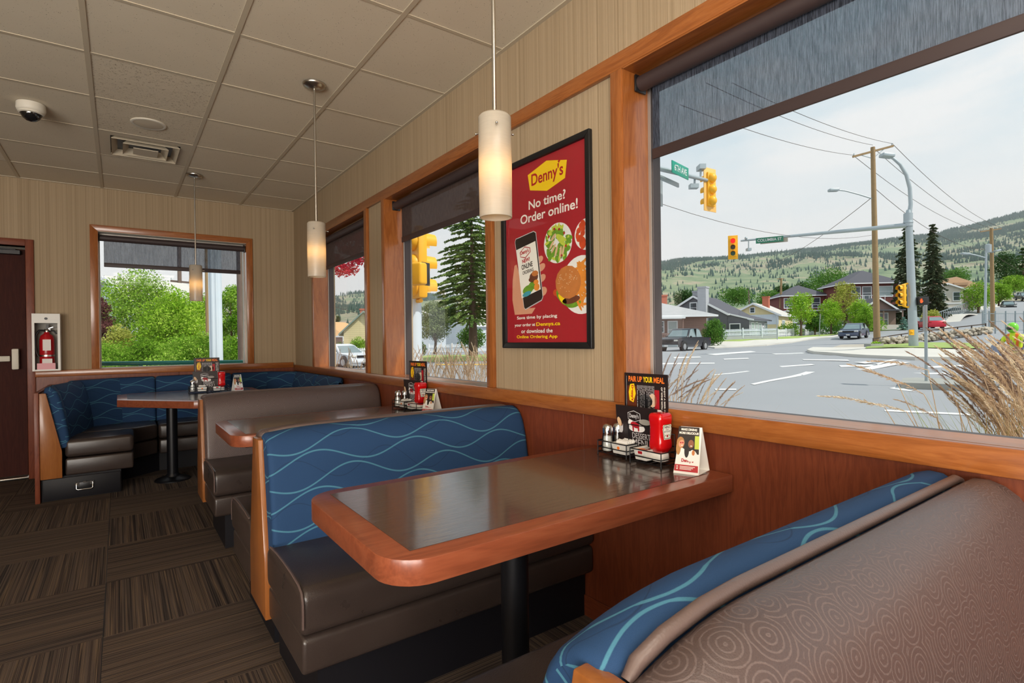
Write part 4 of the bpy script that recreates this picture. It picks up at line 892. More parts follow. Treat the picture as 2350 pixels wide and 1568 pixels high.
# table tent
A, B, C_ = Vector((1.512, 1.165, TZ)), Vector((1.543, 1.088, TZ)), Vector((1.634, 1.108, TZ)); D_ = A+C_-B
T1 = (A+D_)/2+(B-A)*.09+Vector((0, 0, .152)); T2 = (B+C_)/2-(B-A)*.06+Vector((0, 0, .152))
e = item('table_tent', 'folded white table tent card with two smiling women on the %s', 'card', ((A+C_)/2).to_tuple())
nn = (B-A).cross(T1-A).normalized()
if nn.dot(CAM-A) < 0: nn = -nn
def leaf(p, q, r, t, nv):
    v = nv*.0006; return MB().add([p-v, q-v, r-v, t-v, p+v, q+v, r+v, t+v], [(3, 2, 1, 0), (4, 5, 6, 7), (0, 1, 5, 4), (1, 2, 6, 5), (2, 3, 7, 6), (3, 0, 4, 7)])
obj('front_leaf', leaf(A, B, T2, T1, nn), 'paper_white', e); obj('back_leaf', leaf(C_, D_, T1, T2, (D_-C_).cross(T1-C_).normalized()), 'paper_white', e)
obj('base_flap', leaf(A, B, C_, D_, Vector((0, 0, 1))).mesh('base_flap', 'paper_white', OFF[e.name]+Vector((0, 0, -.0008))), None, e)
s = Sheet(A+nn*.0007, B-A, (T1-A)-(B-A).normalized()*((T1-A).dot((B-A).normalized())), .0003); Wd = (B-A).length; Ht = (T1-A).dot(s.U)
ql = lambda x, b: x*Wd*(1-.15*b/Ht)+Wd*.09*b/Ht
def qp(name, b0, b1, x0, x1, mat, k): return s.poly(name, [(ql(x0, b0), b0), (ql(x1, b0), b0), (ql(x1, b1), b1), (ql(x0, b1), b1)], mat, e, k)
qp('photo_print', .068, Ht-.001, .02, .99, 'print_dark', 1); qp('wall_print', .085, Ht-.03, .80, .99, 'avocado', 2); qp('red_band', .008, .030, .02, .97, 'logo_red', 1)
s.text("MAKE DINING", .018, Ht-.014, .052, .008, 'print_white', e, 4, .04); s.text("MORE DELICIOUS!", .012, Ht-.026, .064, .008, 'print_white', e, 4, .04)
s.blobs('blonde_hair', [(.018, .103, .013, .020), (.012, .085, .008, .024)], 'hair_blonde', e, 3); s.blobs('face', [(.021, .100, .009, .013, -.3)], 'skin', e, 4); s.blobs('shirt', [(.022, .068, .016, .018), (.055, .062, .020, .020)], 'paper_white', e, 3)
s.blobs('dark_hair', [(.048, .100, .014, .024), (.040, .078, .008, .024)], 'hair_black', e, 4); s.blobs('face', [(.053, .101, .0095, .014)], 'skin_dark', e, 5); s.blobs('smile', [(.0235, .094, .003, .0015, .3), (.054, .094, .0035, .0016)], 'print_white', e, 6); s.blobs('spectacles', [(.0185, .103, .003, .0025), (.0255, .1035, .003, .0025)], 'jam_red', e, 5); s.blobs('drink_print', [(.062, .072, .005, .009)], 'bun', e, 5)
s.text("Denny's", .024, .036, .040, .015, 'logo_red', e, 3, .04); s.rect('phone_symbol', .009, .014, .014, .026, 'print_white', e, 2); s.rect('phone_symbol_glass', .0102, .0165, .0128, .0245, 'logo_red', e, 3)
m = MB()
for k in range(3): m.add([s.p(.020, .0235-.0045*k, 2), s.p(.070-.006*k, .0235-.0045*k, 2), s.p(.070-.006*k, .0255-.0045*k, 2), s.p(.020, .0255-.0045*k, 2)], [(0, 1, 2, 3)])
obj('small_print', m, 'print_white', e)['kind'] = 'stuff'
# the same set again on the second and on the corner table
O1 = Vector((1.585, 1.36, 0))
for O2, rz, where in ((Vector((1.575, 3.285, 0)), RAD(7), 'second table'), (Vector((.69, 5.77, 0)), RAD(88), 'corner table')):
    R_ = Matrix.Rotation(rz, 3, 'Z')
    for o, lb in SET: copy_tree(o, R_ @ (Vector(o.location)-O1)+O2, lb % where, rz=rz)

# ================================================================ OUTSIDE: materials
def leaf_mat(name, c0, c1, c2, tr=.35):
    t = NT(name); gx = t.n('NewGeometry'); a = t.noise(gx.outputs['Position'], 1.3, 3); b = t.noise(gx.outputs['Position'], 14, 2)
    c = t.ramp(t.math('ADD', t.math('MULTIPLY', a, .45), t.math('MULTIPLY', b, .55)), [(.34, c0), (.5, c1), (.64, c2)])
    df = t.n('BsdfDiffuse'); t.l(c, df.inputs[0]); tl = t.n('BsdfTranslucent'); t.l(c, tl.inputs[0])
    m = t.n('MixShader'); m.inputs[0].default_value = tr; t.l(df.outputs[0], m.inputs[1]); t.l(tl.outputs[0], m.inputs[2]); t.l(m.outputs[0], t.out.inputs[0]); keep(t, name)
leaf_mat('leaf_bright', srgb(58, 102, 26), srgb(126, 172, 52), srgb(190, 216, 104))
leaf_mat('leaf_lime', srgb(72, 120, 26), srgb(146, 190, 54), srgb(202, 224, 104))
leaf_mat('leaf_mid', srgb(56, 96, 40), srgb(88, 132, 56), srgb(128, 164, 80))
leaf_mat('leaf_dark', srgb(38, 66, 40), srgb(58, 90, 50), srgb(88, 118, 66), .2)
leaf_mat('leaf_fir', srgb(58, 84, 48), srgb(102, 130, 68), srgb(160, 178, 98), .25)
leaf_mat('leaf_spruce', srgb(44, 58, 46), srgb(68, 84, 62), srgb(104, 108, 78), .15)
leaf_mat('leaf_olive', srgb(90, 104, 66), srgb(126, 140, 94), srgb(160, 170, 120), .25)
leaf_mat('leaf_blue', srgb(90, 130, 120), srgb(120, 158, 146), srgb(146, 180, 168), .2)
leaf_mat('leaf_red', srgb(150, 30, 50), srgb(206, 60, 80), srgb(236, 110, 110))
leaf_mat('leaf_plum', srgb(60, 34, 40), srgb(92, 52, 58), srgb(120, 76, 76), .25)
leaf_mat('leaf_yellow', srgb(130, 140, 50), srgb(170, 176, 84), srgb(204, 200, 120))
flat('bark', srgb(98, 78, 62), .9, 0, .25, 14, .5, 30); flat('pole_wood', srgb(150, 124, 88), .85, 0, .15, 5, .3, 40); flat('pole_dark', srgb(110, 92, 82), .85, 0, .2, 8, .3, 40)
flat('galvanised', srgb(168, 178, 182), .45, .5, .06, 6); flat('pale_pole', srgb(206, 218, 228), .45, .1, .04, 6)
flat('signal_yellow', srgb(244, 178, 24), .45, 0, .05); flat('signal_back', srgb(240, 186, 100), .5, 0, .05)
flat('lens_dark', srgb(60, 52, 34), .25, 0, .1); flat('lens_green', srgb(40, 84, 62), .25, 0, .1); glow('lens_red', (1, .03, .03), 1.4); glow('hand_orange', (1, .16, .05), 1.2)
flat('sign_green', srgb(0, 140, 116), .4, 0, .04); flat('sign_green_dark', srgb(34, 120, 90), .4, 0, .04)
flat('asphalt', srgb(150, 152, 156), .85, 0, .06, .35, .25, 90); flat('road_paint', srgb(222, 222, 220), .7, 0, .05, 3); flat('concrete', srgb(206, 202, 194), .85, 0, .06, 1.2, .2, 60); flat('curb', srgb(158, 158, 152), .85, 0, .1, 2)
flat('lawn', srgb(150, 170, 92), .9, 0, .25, 2, .3, 60); flat('gravel', srgb(176, 168, 156), .9, 0, .15, 3, .4, 60); flat('dry_soil', srgb(160, 140, 110), .9, 0, .2, 3, .4, 60)
flat('stone', srgb(176, 166, 150), .85, 0, .25, 3, .3, 30); flat('yellow_line', srgb(222, 178, 70), .7, 0, .1)
def siding(name, color, pitch=.18):
    t = NT(name); gx = t.n('NewGeometry'); sx = t.n('SeparateXYZ'); t.l(gx.outputs['Position'], sx.inputs[0]); f = t.math('FRACT', t.math('DIVIDE', sx.outputs[2], pitch)); n = t.noise(gx.outputs['Position'], 2, 3)
    gap = t.ramp(f, [(.0, (.55, .55, .55)), (.12, (1, 1, 1))]); t.bsdf(t.mix(1.0, t.mix(n, tuple(c*.92 for c in color), tuple(min(1, c*1.08) for c in color)), gap, 'MULTIPLY'), .75, 0, f, .5, .02, .3); keep(t, name)
flat('siding_brown', srgb(136, 108, 98), .75, 0, .06); flat('roof_grey', srgb(172, 172, 174), .8, 0, .08, 3, .3, 30); flat('siding_grey', srgb(104, 104, 110), .75, 0, .04); flat('roof_dark', srgb(84, 84, 92), .85, 0, .08, 4, .3, 40)
flat('trim_white', srgb(232, 234, 236), .6, 0, .03); flat('porch_grey', srgb(176, 178, 184), .75, 0, .04); flat('siding_white', srgb(206, 214, 222), .75, 0, .03); flat('siding_cream', srgb(222, 206, 160), .75, 0, .04); flat('roof_pale', srgb(196, 192, 186), .85, 0, .06, 3)
flat('roof_tan', srgb(176, 142, 110), .85, 0, .1, 3, .2, 30); flat('siding_red', srgb(112, 62, 58), .75, 0, .08); flat('brick', srgb(184, 106, 84), .85, 0, .15, 20); flat('siding_beige', srgb(214, 206, 194), .75, 0, .04); flat('siding_mauve', srgb(150, 126, 118), .75, 0, .06)
flat('house_glass', srgb(70, 82, 88), .1, 0, .15, 3, spec=.8); flat('curtain_glass', srgb(176, 190, 190), .2, 0, .08, 3); flat('roof_orange', srgb(214, 168, 118), .85, 0, .08, 3); flat('roof_green', srgb(128, 146, 136), .85, 0, .08, 3)
flat('car_black', srgb(52, 52, 58), .22, .4, .05, spec=.7); flat('car_blue', srgb(84, 92, 112), .22, .5, .05, spec=.7); flat('car_white', srgb(222, 226, 232), .25, .1, .03, spec=.7); flat('car_silver', srgb(190, 194, 200), .25, .5, .03, spec=.7); flat('car_red', srgb(190, 24, 50), .25, .2, .05, spec=.7)
flat('car_glass', srgb(120, 138, 142), .08, 0, .2, 2, spec=.9); flat('tyre', srgb(40, 40, 42), .85, 0, .1); flat('hub', srgb(190, 190, 192), .35, .8, .05); flat('lamp_clear', srgb(224, 222, 214), .2, 0, .05); flat('plate_white', srgb(226, 226, 222), .5, 0, .03); flat('lamp_red', srgb(170, 30, 30), .3, 0, .1)
flat('hivis', srgb(214, 236, 40), .6, 0, .05); flat('hivis_orange', srgb(250, 120, 40), .6, 0, .05); flat('helmet_lime', srgb(120, 210, 50), .25, 0, .1); flat('denim', srgb(70, 80, 104), .8, 0, .1); flat('bike_grey', srgb(120, 128, 148), .25, .4, .08)
flat('rail_teal', srgb(30, 120, 112), .35, 0, .05); flat('rust', srgb(130, 76, 50), .8, 0, .2, 8); flat('fence_metal', srgb(150, 162, 166), .5, .4, .05); flat('rail_dark', srgb(84, 72, 64), .7, .2, .1)
flat('straw', srgb(204, 178, 150), .8, 0, .18, 30); flat('straw_dark', srgb(156, 130, 114), .8, 0, .2, 30); flat('straw_pale', srgb(226, 208, 182), .8, 0, .14, 30); leaf_mat('blade_green', srgb(110, 128, 50), srgb(158, 164, 76), srgb(196, 186, 116))
for nm_, c_ in (('siding_brown', srgb(150, 122, 112)), ('siding_grey', srgb(108, 108, 114)), ('siding_white', srgb(214, 222, 230)), ('porch_grey', srgb(180, 182, 188)), ('siding_cream', srgb(226, 210, 164)), ('siding_beige', srgb(218, 210, 198)), ('siding_red', srgb(116, 66, 62))): siding(nm_, c_)
def hill_mat():
    t = NT('hill_grass'); gx = t.n('NewGeometry'); a = t.noise(gx.outputs['Position'], .009, 5, .65, .6); b = t.noise(gx.outputs['Position'], .045, 4, .65); v = t.math('ADD', t.math('MULTIPLY', a, .65), t.math('MULTIPLY', b, .35))
    c = t.ramp(v, [(.38, srgb(94, 116, 90)), (.45, srgb(120, 136, 104)), (.51, srgb(136, 146, 114)), (.55, srgb(168, 154, 134)), (.59, srgb(124, 134, 108)), (.66, srgb(172, 152, 136))]); t.bsdf(c, .95, 0, None, spec=.1); keep(t, 'hill_grass')
hill_mat(); leaf_mat('hill_tree', srgb(52, 80, 78), srgb(66, 94, 86), srgb(84, 110, 92), .15)

# ================================================================ OUTSIDE: ground
CTRL = [(2070, 893, 13.5), (2200, 893, 13), (1740, 880, 15), (1575, 806, 44), (1700, 795, 52), (1700, 779, 58), (1960, 776, 56), (1830, 788, 50), (2013, 785, 35), (2005, 802, 32),
        (2097, 800, 26), (2000, 822, 24), (1860, 814, 27), (2150, 790, 31), (2330, 889, 15.5), (2420, 889, 15.5), (2313, 711, 93), (2345, 691, 108), (2150, 752, 70), (2250, 722, 80), (2200, 700, 100), (2060, 757, 66), (1800, 772, 62), (1900, 768, 66),
        (1600, 765, 66), (1050, 813, 50), (1100, 840, 28), (990, 813, 50), (800, 846, 32), (800, 812, 52), (780, 800, 60), (1980, 740, 90), (1800, 745, 100), (1600, 750, 100), (1050, 795, 90), (2350, 760, 40), (2300, 765, 33), (1640, 800, 46)]
CP = [at(*c) for c in CTRL]+[Vector((3, y, -.22)) for y in (-20, -8, 0, 6, 12, 25)]+[Vector((9, y, -.22)) for y in (-2, 3, 8, 14)]+[Vector((0, 30, -.3)), Vector((-20, 30, -.3)), Vector((-10, 12, -.3)), Vector((0, 80, -.3)), Vector((60, -25, 1.5)), Vector((120, -10, 9)), Vector((120, 40, 9)), Vector((20, -20, .2)), Vector((100, 100, 4)), Vector((20, 130, .5))]
def gz(x, y):
    a = b = 0
    for p in CP:
        w = 1/((x-p.x)**2+(y-p.y)**2+1.5)**1.6; a += w*p.z; b += w
    return a/b
def gp(u, v, lo=4, hi=160):
    """point where the ray of photo pixel (u, v) meets the ground"""
    d = lo; prev = lo
    while d < hi:
        p = at(u, v, d)
        if p.z < gz(p.x, p.y):
            a, b = prev, d
            for _ in range(20):
                m = (a+b)/2; q = at(u, v, m)
                if q.z < gz(q.x, q.y): b = m
                else: a = m
            return at(u, v, b)
        prev = d; d *= 1.03
    return at(u, v, hi)
def ground():
    V = []; F = []; rs = [2.0*1.11**k for k in range(46)]; n = 72
    a0, a1 = RAD(-60), RAD(112)          # bearing from +y towards +x
    for r in rs:
        for k in range(n+1):
            a = a0+(a1-a0)*k/n; x, y = WX+.3+r*sin(a), r*cos(a)+1.0
            V.append((x, y, gz(x, y)))
    for i in range(len(rs)-1):
        for k in range(n):
            c = [V[i*(n+1)+k], V[(i+1)*(n+1)+k]]
            if all(p[0] < XO+.05 and p[1] < FY+.3 for p in c): continue
            F.append((i*(n+1)+k, i*(n+1)+k+1, (i+1)*(n+1)+k+1, (i+1)*(n+1)+k))
    g = struct('ground', MB().add(V, F, True), 'asphalt'); return g
ground()
def drape(name, px, mat, lift=.012, thick=0, parent=None, dens=1.5, kind='structure', world=None):
    """polygon laid on the ground from photo pixels; optional kerb height"""
    P = world or [gp(u, v) for u, v in px]; Q = []
    for i in range(len(P)):
        a, b = P[i], P[(i+1) % len(P)]; n = max(1, int((b-a).length/dens))
        Q += [a+(b-a)*k/n for k in range(n)]
    b = bmesh.new(); vs = [b.verts.new((p.x, p.y, 0)) for p in Q]; f = b.faces.new(vs)
    bmesh.ops.triangulate(b, faces=[f]); 
    for _ in range(3):
        es = [e for e in b.edges if e.calc_length() > dens*1.5]
        if not es: break
        bmesh.ops.subdivide_edges(b, edges=es, cuts=1); bmesh.ops.triangulate(b, faces=b.faces[:])
    for v in b.verts: v.co.z = gz(v.co.x, v.co.y)+lift+thick
    if thick:
        r = bmesh.ops.extrude_face_region(b, geom=b.faces[:])
        for v in [g for g in r['geom'] if isinstance(g, bmesh.types.BMVert)]: v.co.z -= thick+.05
    bmesh.ops.recalc_face_normals(b, faces=b.faces)
    if not thick and b.faces and sum(f.normal.z for f in b.faces) < 0: bmesh.ops.reverse_faces(b, faces=b.faces)
    me = bpy.data.meshes.new(name); b.to_mesh(me); b.free(); me.materials.append(MATS[mat]); o = obj(name, me, None, parent)
    if not parent and kind: o['kind'] = kind
    return o
# lawns, pavements and islands
drape('lawn', [(1630, 786), (1632, 777), (1690, 778), (1800, 773), (1910, 766), (1990, 752), (2060, 750), (2080, 757), (1960, 765), (1830, 777), (1720, 783), (1690, 790)], 'lawn', .02)
drape('pavement', [(1625, 798), (1640, 786), (1700, 786), (1830, 779), (1930, 770), (1960, 766), (1905, 776), (1820, 787), (1760, 794), (1640, 800)], 'concrete', .01, .10)
drape('corner_island', [(1852, 808), (1866, 802), (1980, 803), (2100, 806), (2240, 810), (2240, 828), (2100, 827), (1990, 822), (1900, 815), (1868, 813)], 'concrete', .01, .13)
drape('grass_verge', [(1985, 807), (2000, 796), (2110, 792), (2250, 795), (2250, 808), (2120, 806)], 'lawn', .16)
drape('gravel_lot', [(1870, 802), (1930, 792), (2005, 790), (2120, 785), (2350, 790), (2350, 812), (2250, 794), (2110, 791), (1998, 797)], 'gravel', .02)
drape('hill_pavement', [(2135, 757), (2160, 742), (2215, 720), (2275, 694), (2302, 686), (2306, 692), (2262, 716), (2200, 742), (2165, 757)], 'concrete', .02, .12)
drape('hill_verge', [(2300, 684), (2310, 672), (2350, 660), (2390, 650), (2390, 664), (2330, 674)], 'lawn', .1)
e = thing('traffic_median', 'low concrete traffic island with a thin sign post in the road', 'island', gp(2130, 890)); OFF[e.name] = Vector(e.location)
drape('kerb', [(2068, 892), (2072, 880), (2100, 878), (2230, 882), (2260, 900), (2190, 897)], 'curb', .0, .15, parent=e)
for v in e.children[0].data.vertices: v.co = v.co-Vector(e.location)
# road markings: each line a piece of its own
rm = struct('road_markings', MB().add([gp(1000, 839)+Vector((0, 0, .02)), gp(1120, 839)+Vector((0, 0, .02)), gp(1120, 836)+Vector((0, 0, .02)), gp(1000, 836)+Vector((0, 0, .02))], [(0, 1, 2, 3)]), 'yellow_line')
for q in ([(1722, 882), (1732, 884), (1890, 845), (1868, 845)], [(1632, 861), (1640, 862), (1722, 853), (1714, 852)], [(1620, 813), (1642, 816), (1735, 808), (1722, 806)], [(1788, 841), (1795, 843), (1870, 838), (1862, 836)], [(1545, 820), (1548, 823), (1610, 821), (1606, 819)], [(1660, 824), (1662, 826), (1720, 824), (1716, 822)],
          [(1925, 839), (1930, 843), (2010, 841), (2000, 838)], [(1945, 851), (1960, 854), (2090, 832), (2060, 830)], [(1925, 855), (1925, 857), (2230, 858), (2230, 855)], [(2010, 836), (2015, 838), (2060, 826), (2050, 825)], [(2120, 842), (2140, 845), (2240, 840), (2230, 837)], [(1960, 832), (1985, 835), (2010, 832), (1990, 830)],
          [(2030, 941), (2030, 945), (2240, 955), (2240, 951)], [(1640, 893), (1642, 896), (1690, 896), (1690, 893)], [(2040, 892), (2072, 897), (2100, 900), (2060, 888)], [(1500, 834), (1500, 837), (1640, 835), (1640, 833)], [(1770, 812), (1780, 814), (1850, 812), (1840, 810)], [(1840, 825), (1845, 827), (1950, 829), (1945, 826)]):
    drape('road_line', q, 'road_paint', .008, 0, rm, 1.0)
# planting bed along the windows
drape('planting_bed', None, 'dry_soil', .03, world=[Vector(p) for p in ((1.9, -6, 0), (4.2, -6, 0), (4.3, 4, 0), (5.0, 12, 0), (9, 30, 0), (3, 30, 0), (1.9, 7, 0))])

# ================================================================ OUTSIDE: builders
def leaves(clumps, n, size, seed, up=.0, droop=0):
    r = random.Random(seed); V = []; F = []; tot = sum(c[1][0]*c[1][2] for c in clumps)
    for c, rad in clumps:
        c = Vector(c)
        for _ in range(max(6, int(n*rad[0]*rad[2]/tot))):
            d = Vector((r.gauss(0, 1), r.gauss(0, 1), r.gauss(0, 1))).normalized(); k = r.random()**.45
            p = c+Vector((d.x*rad[0], d.y*rad[1], d.z*rad[2]))*k
            a = Vector((r.gauss(0, 1), r.gauss(0, 1), r.gauss(0, 1)+droop)).normalized(); b = a.orthogonal().normalized(); b = (b*cos(r.random()*6.3)+a.cross(b)*sin(r.random()*6.3)); b.normalize()
            s = size*r.uniform(.6, 1.3); o = len(V); V += [p-a*s, p+b*s*.5, p+a*s, p-b*s*.5]; F.append((o, o+1, o+2, o+3))
    return MB().add(V, F)
def crown(base, h, w, seed, n=9, trunk=.3, fill=.36):
    """clumps filling a rounded crown of width w on a trunk"""
    r = random.Random(seed); base = Vector(base); cl = []; z0 = h*trunk; H = h-z0
    for i in range(n):
        t = (i+.5)/n; zz = z0+H*(.12+.78*t); rr = w/2*sqrt(max(.05, 1-((t-.42)/.62)**2)); a = i*2.4+r.random()
        rad = w*fill*r.uniform(.7, 1.05)*(.6+.4*rr/(w/2)); k = max(0, rr-rad*.6)
        cl.append((base+Vector((cos(a)*k, sin(a)*k, zz)), (rad, rad, rad*.85)))
    return cl
def tree(name, label, u, v, d, hpx, wpx, mat, n=2600, lsz=None, group=None, trunk=.28, seed=None, cat='tree', bark='bark', nc=10, fill=.36, base=None):
    b = Vector(base) if base else at(u, v, d); h = hpx*d/FPX; w = wpx*d/FPX; seed = seed or int(u*7+v)
    e = thing(name, label, cat, b, group)
    cl = crown(b, h, w, seed, nc, trunk, fill); q_ = 1 if lsz and lsz < .07 else 2; obj('foliage', leaves(cl, int(n*1.2*q_), (lsz or max(.05, 2.6*d/FPX))*(.78 if q_ == 2 else .95), seed), mat, e)
    if cat == 'tree':
        m = MB().tube([b-Vector((0, 0, .2)), b+Vector((.02*h, 0, h*trunk)), b+Vector((0, .01*h, h*.7))], [w*.04+.03, w*.03+.025, .02], 8); r = random.Random(seed)
        for c, rad in cl[::2]: m.tube([b+Vector((.015*h, 0, h*trunk*r.uniform(.8, 1.2))), (b+c)/2+Vector((0, 0, h*.1)), c], [w*.02+.015, .02, .008], 6)
        obj('trunk', m, bark, e)
    return e
def conifer(label, u, v, d, hpx, wpx, mat, n=16, per=11, seed=1, group=None, bare=.08, droop=.35, power=.8, lsz=.16, name='conifer_tree', dens=4):
    b = at(u, v, d); h = hpx*d/FPX; R0 = wpx*d/FPX/2; r = random.Random(seed); e = thing(name, label, 'tree', b, group); V = []; F = []
    for i in range(n):
        t = i/(n-1); z = h*(bare+(1-bare)*t); R = R0*((1-t)**power)*(.92 if i % 2 else 1.05)+.08
        for k in range(max(4, int(per*(1-t*.6)))):
            a = r.random()*6.283; L = R*r.uniform(.72, 1.12); dirv = Vector((cos(a), sin(a), 0)); m_ = max(3, int(L/lsz*.9))
            for j in range(m_):
                q = (j+.6)/m_; p = b+dirv*(L*q)+Vector((0, 0, z-droop*L*q*q+.08*L*q))
                for _ in range(dens):
                    p2 = p+Vector((r.gauss(0, .3), r.gauss(0, .3), r.gauss(0, .16)))*lsz*1.6; a_ = (dirv+Vector((r.gauss(0, .5), r.gauss(0, .5), -.35+r.gauss(0, .3)))).normalized(); b_ = a_.orthogonal().normalized(); b_ = (b_*cos(r.random()*6.3)+a_.cross(b_)*sin(r.random()*6.3))
                    s = lsz*r.uniform(.8, 1.5); o = len(V); V += [p2-a_*s, p2+b_*s*.42, p2+a_*s, p2-b_*s*.42]; F.append((o, o+1, o+2, o+3))
    obj('foliage', MB().add(V, F), mat, e); obj('trunk', MB().tube([b-Vector((0, 0, .3)), b+Vector((0, 0, h*.97))], [R0*.09+.06, .02], 8), 'bark', e); return e
RT, FWD = Vector((cos(RAD(35.952)), -sin(RAD(35.952)), 0)), Vector((sin(RAD(35.952)), cos(RAD(35.952)), 0)); UP = Vector((0, 0, 1))
class House:
    """gabled or hipped house; P0 nearest ground corner, G along the end wall, L along the side wall"""
    def __init__(s, label, P0, th, wg, ll, wall, rise, m_wall, m_roof, over=.4, hip=False, m_trim='trim_white', th2=None, gab=None):
        s.G = (-RT*cos(th)+FWD*sin(th)); s.L = (RT*sin(th)+FWD*cos(th)); s.P = Vector(P0); s.wg, s.ll, s.h = wg, ll, wall
        s.e = thing('house', label, 'house', P0); P = s.p
        w = MB().add([P(0, 0, -1), P(wg, 0, -1), P(wg, ll, -1), P(0, ll, -1), P(0, 0, wall), P(wg, 0, wall), P(wg, ll, wall), P(0, ll, wall)], [(0, 1, 5, 4), (1, 2, 6, 5), (2, 3, 7, 6), (3, 0, 4, 7), (4, 5, 6, 7)])
        if not hip: w.add([P(0, 0, wall), P(wg, 0, wall), P(wg/2, 0, wall+rise), P(0, ll, wall), P(wg, ll, wall), P(wg/2, ll, wall+rise)], [(0, 1, 2), (3, 5, 4)])
        obj('wall', w, m_wall, s.e)
        o = over; k = rise/(wg/2); t = .16; y0, y1 = -o, ll+o
        if hip:
            hi = hip; A = [P(-o, -o, wall), P(wg+o, -o, wall), P(wg+o, ll+o, wall), P(-o, ll+o, wall), P(wg/2, hi, wall+rise), P(wg/2, ll-hi, wall+rise)]
            obj('roof', MB().add(A, [(0, 4, 1), (1, 4, 5, 2), (2, 5, 3), (3, 5, 4, 0), (0, 1, 2, 3)]), m_roof, s.e)
            f = MB()
            for a, b in ((0, 1), (1, 2), (2, 3), (3, 0)): f.bar(A[a]-UP*.08, A[b]-UP*.08, .05, .16)
            obj('fascia', f, m_trim, s.e)
        else:
            r = MB()
            for (a0, z0, a1, z1) in ((-o, wall-o*k, wg/2, wall+rise), (wg+o, wall-o*k, wg/2, wall+rise)):
                q = [P(a0, y0, z0), P(a1, y0, z1), P(a1, y1, z1), P(a0, y1, z0)]; r.add(q+[p+UP*t for p in q], [(0, 3, 2, 1), (4, 5, 6, 7), (0, 1, 5, 4), (2, 3, 7, 6), (3, 0, 4, 7), (1, 2, 6, 5)])
            obj('roof', r, m_roof, s.e); f = MB()
            for (a0, z0) in ((-o, wall-o*k), (wg+o, wall-o*k)): f.bar(P(a0, y0-.03, z0+.02), P(wg/2, y0-.03, wall+rise+.02), .06, .22).bar(P(a0, y0, z0+.04), P(a0, y1, z0+.04), .06, .16)
            obj('fascia', f, m_trim, s.e)
    def p(s, a, b, z): return s.P+s.G*a+s.L*b+UP*z
    def opening(s, face, a, z, w, h, glass='house_glass', nm='window', trim='trim_white'):
        """on the end wall (face 'g', a along G) or the side wall (face 'l', a along L)"""
        q = (lambda x, zz, o: s.p(x, -o, zz)) if face == 'g' else (lambda x, zz, o: s.p(-o, x, zz)); X, Y = (s.G, s.L) if face == 'g' else (s.L, s.G)
        f = MB(); t = .10
        for (x0, z0, x1, z1) in ((a-t, z-t, a+w+t, z), (a-t, z+h, a+w+t, z+h+t), (a-t, z, a, z+h), (a+w, z, a+w+t, z+h), (a, z+h*.48, a+w, z+h*.52)): f.obox(q((x0+x1)/2, (z0+z1)/2, .03), X, Y, UP, ((x1-x0)/2, .04, (z1-z0)/2))
        o = obj(nm, f, trim, s.e); obj('pane', MB().obox(q(a+w/2, z+h/2, .02), X, Y, UP, (w/2, .02, h/2)), glass, o); return o
    def chimney(s, a, b, z, h, w, mat): obj('chimney', MB().obox(s.p(a, b, z+h/2), s.G, s.L, UP, (w/2, w/2, h/2)).obox(s.p(a, b, z+h), s.G, s.L, UP, (w/2+.06, w/2+.06, .08)), mat, s.e)
    def slab(s, nm, a0, a1, b0, b1, z0, z1, mat, t=.14, par=None):
        """sloped plate from a0 (height z0) to a1 (height z1)"""
        q = [s.p(a0, b0, z0), s.p(a1, b0, z1), s.p(a1, b1, z1), s.p(a0, b1, z0)]; return obj(nm, MB().add(q+[x+UP*t for x in q], [(0, 3, 2, 1), (4, 5, 6, 7), (0, 1, 5, 4), (1, 2, 6, 5), (2, 3, 7, 6), (3, 0, 4, 7)]), mat, par or s.e)
    def block(s, nm, a0, a1, b0, b1, z0, z1, mat): return obj(nm, MB().obox(s.p((a0+a1)/2, (b0+b1)/2, (z0+z1)/2), s.G, s.L, UP, (abs(a1-a0)/2, abs(b1-b0)/2, (z1-z0)/2)), mat, s.e)
def wheelm(m, c, ax, r, w):
    ax = Vector(ax).normalized(); c = Vector(c); m.tube([c-ax*w/2, c-ax*w*.42, c+ax*w*.42, c+ax*w/2], [r*.9, r, r, r*.9], 18); return m
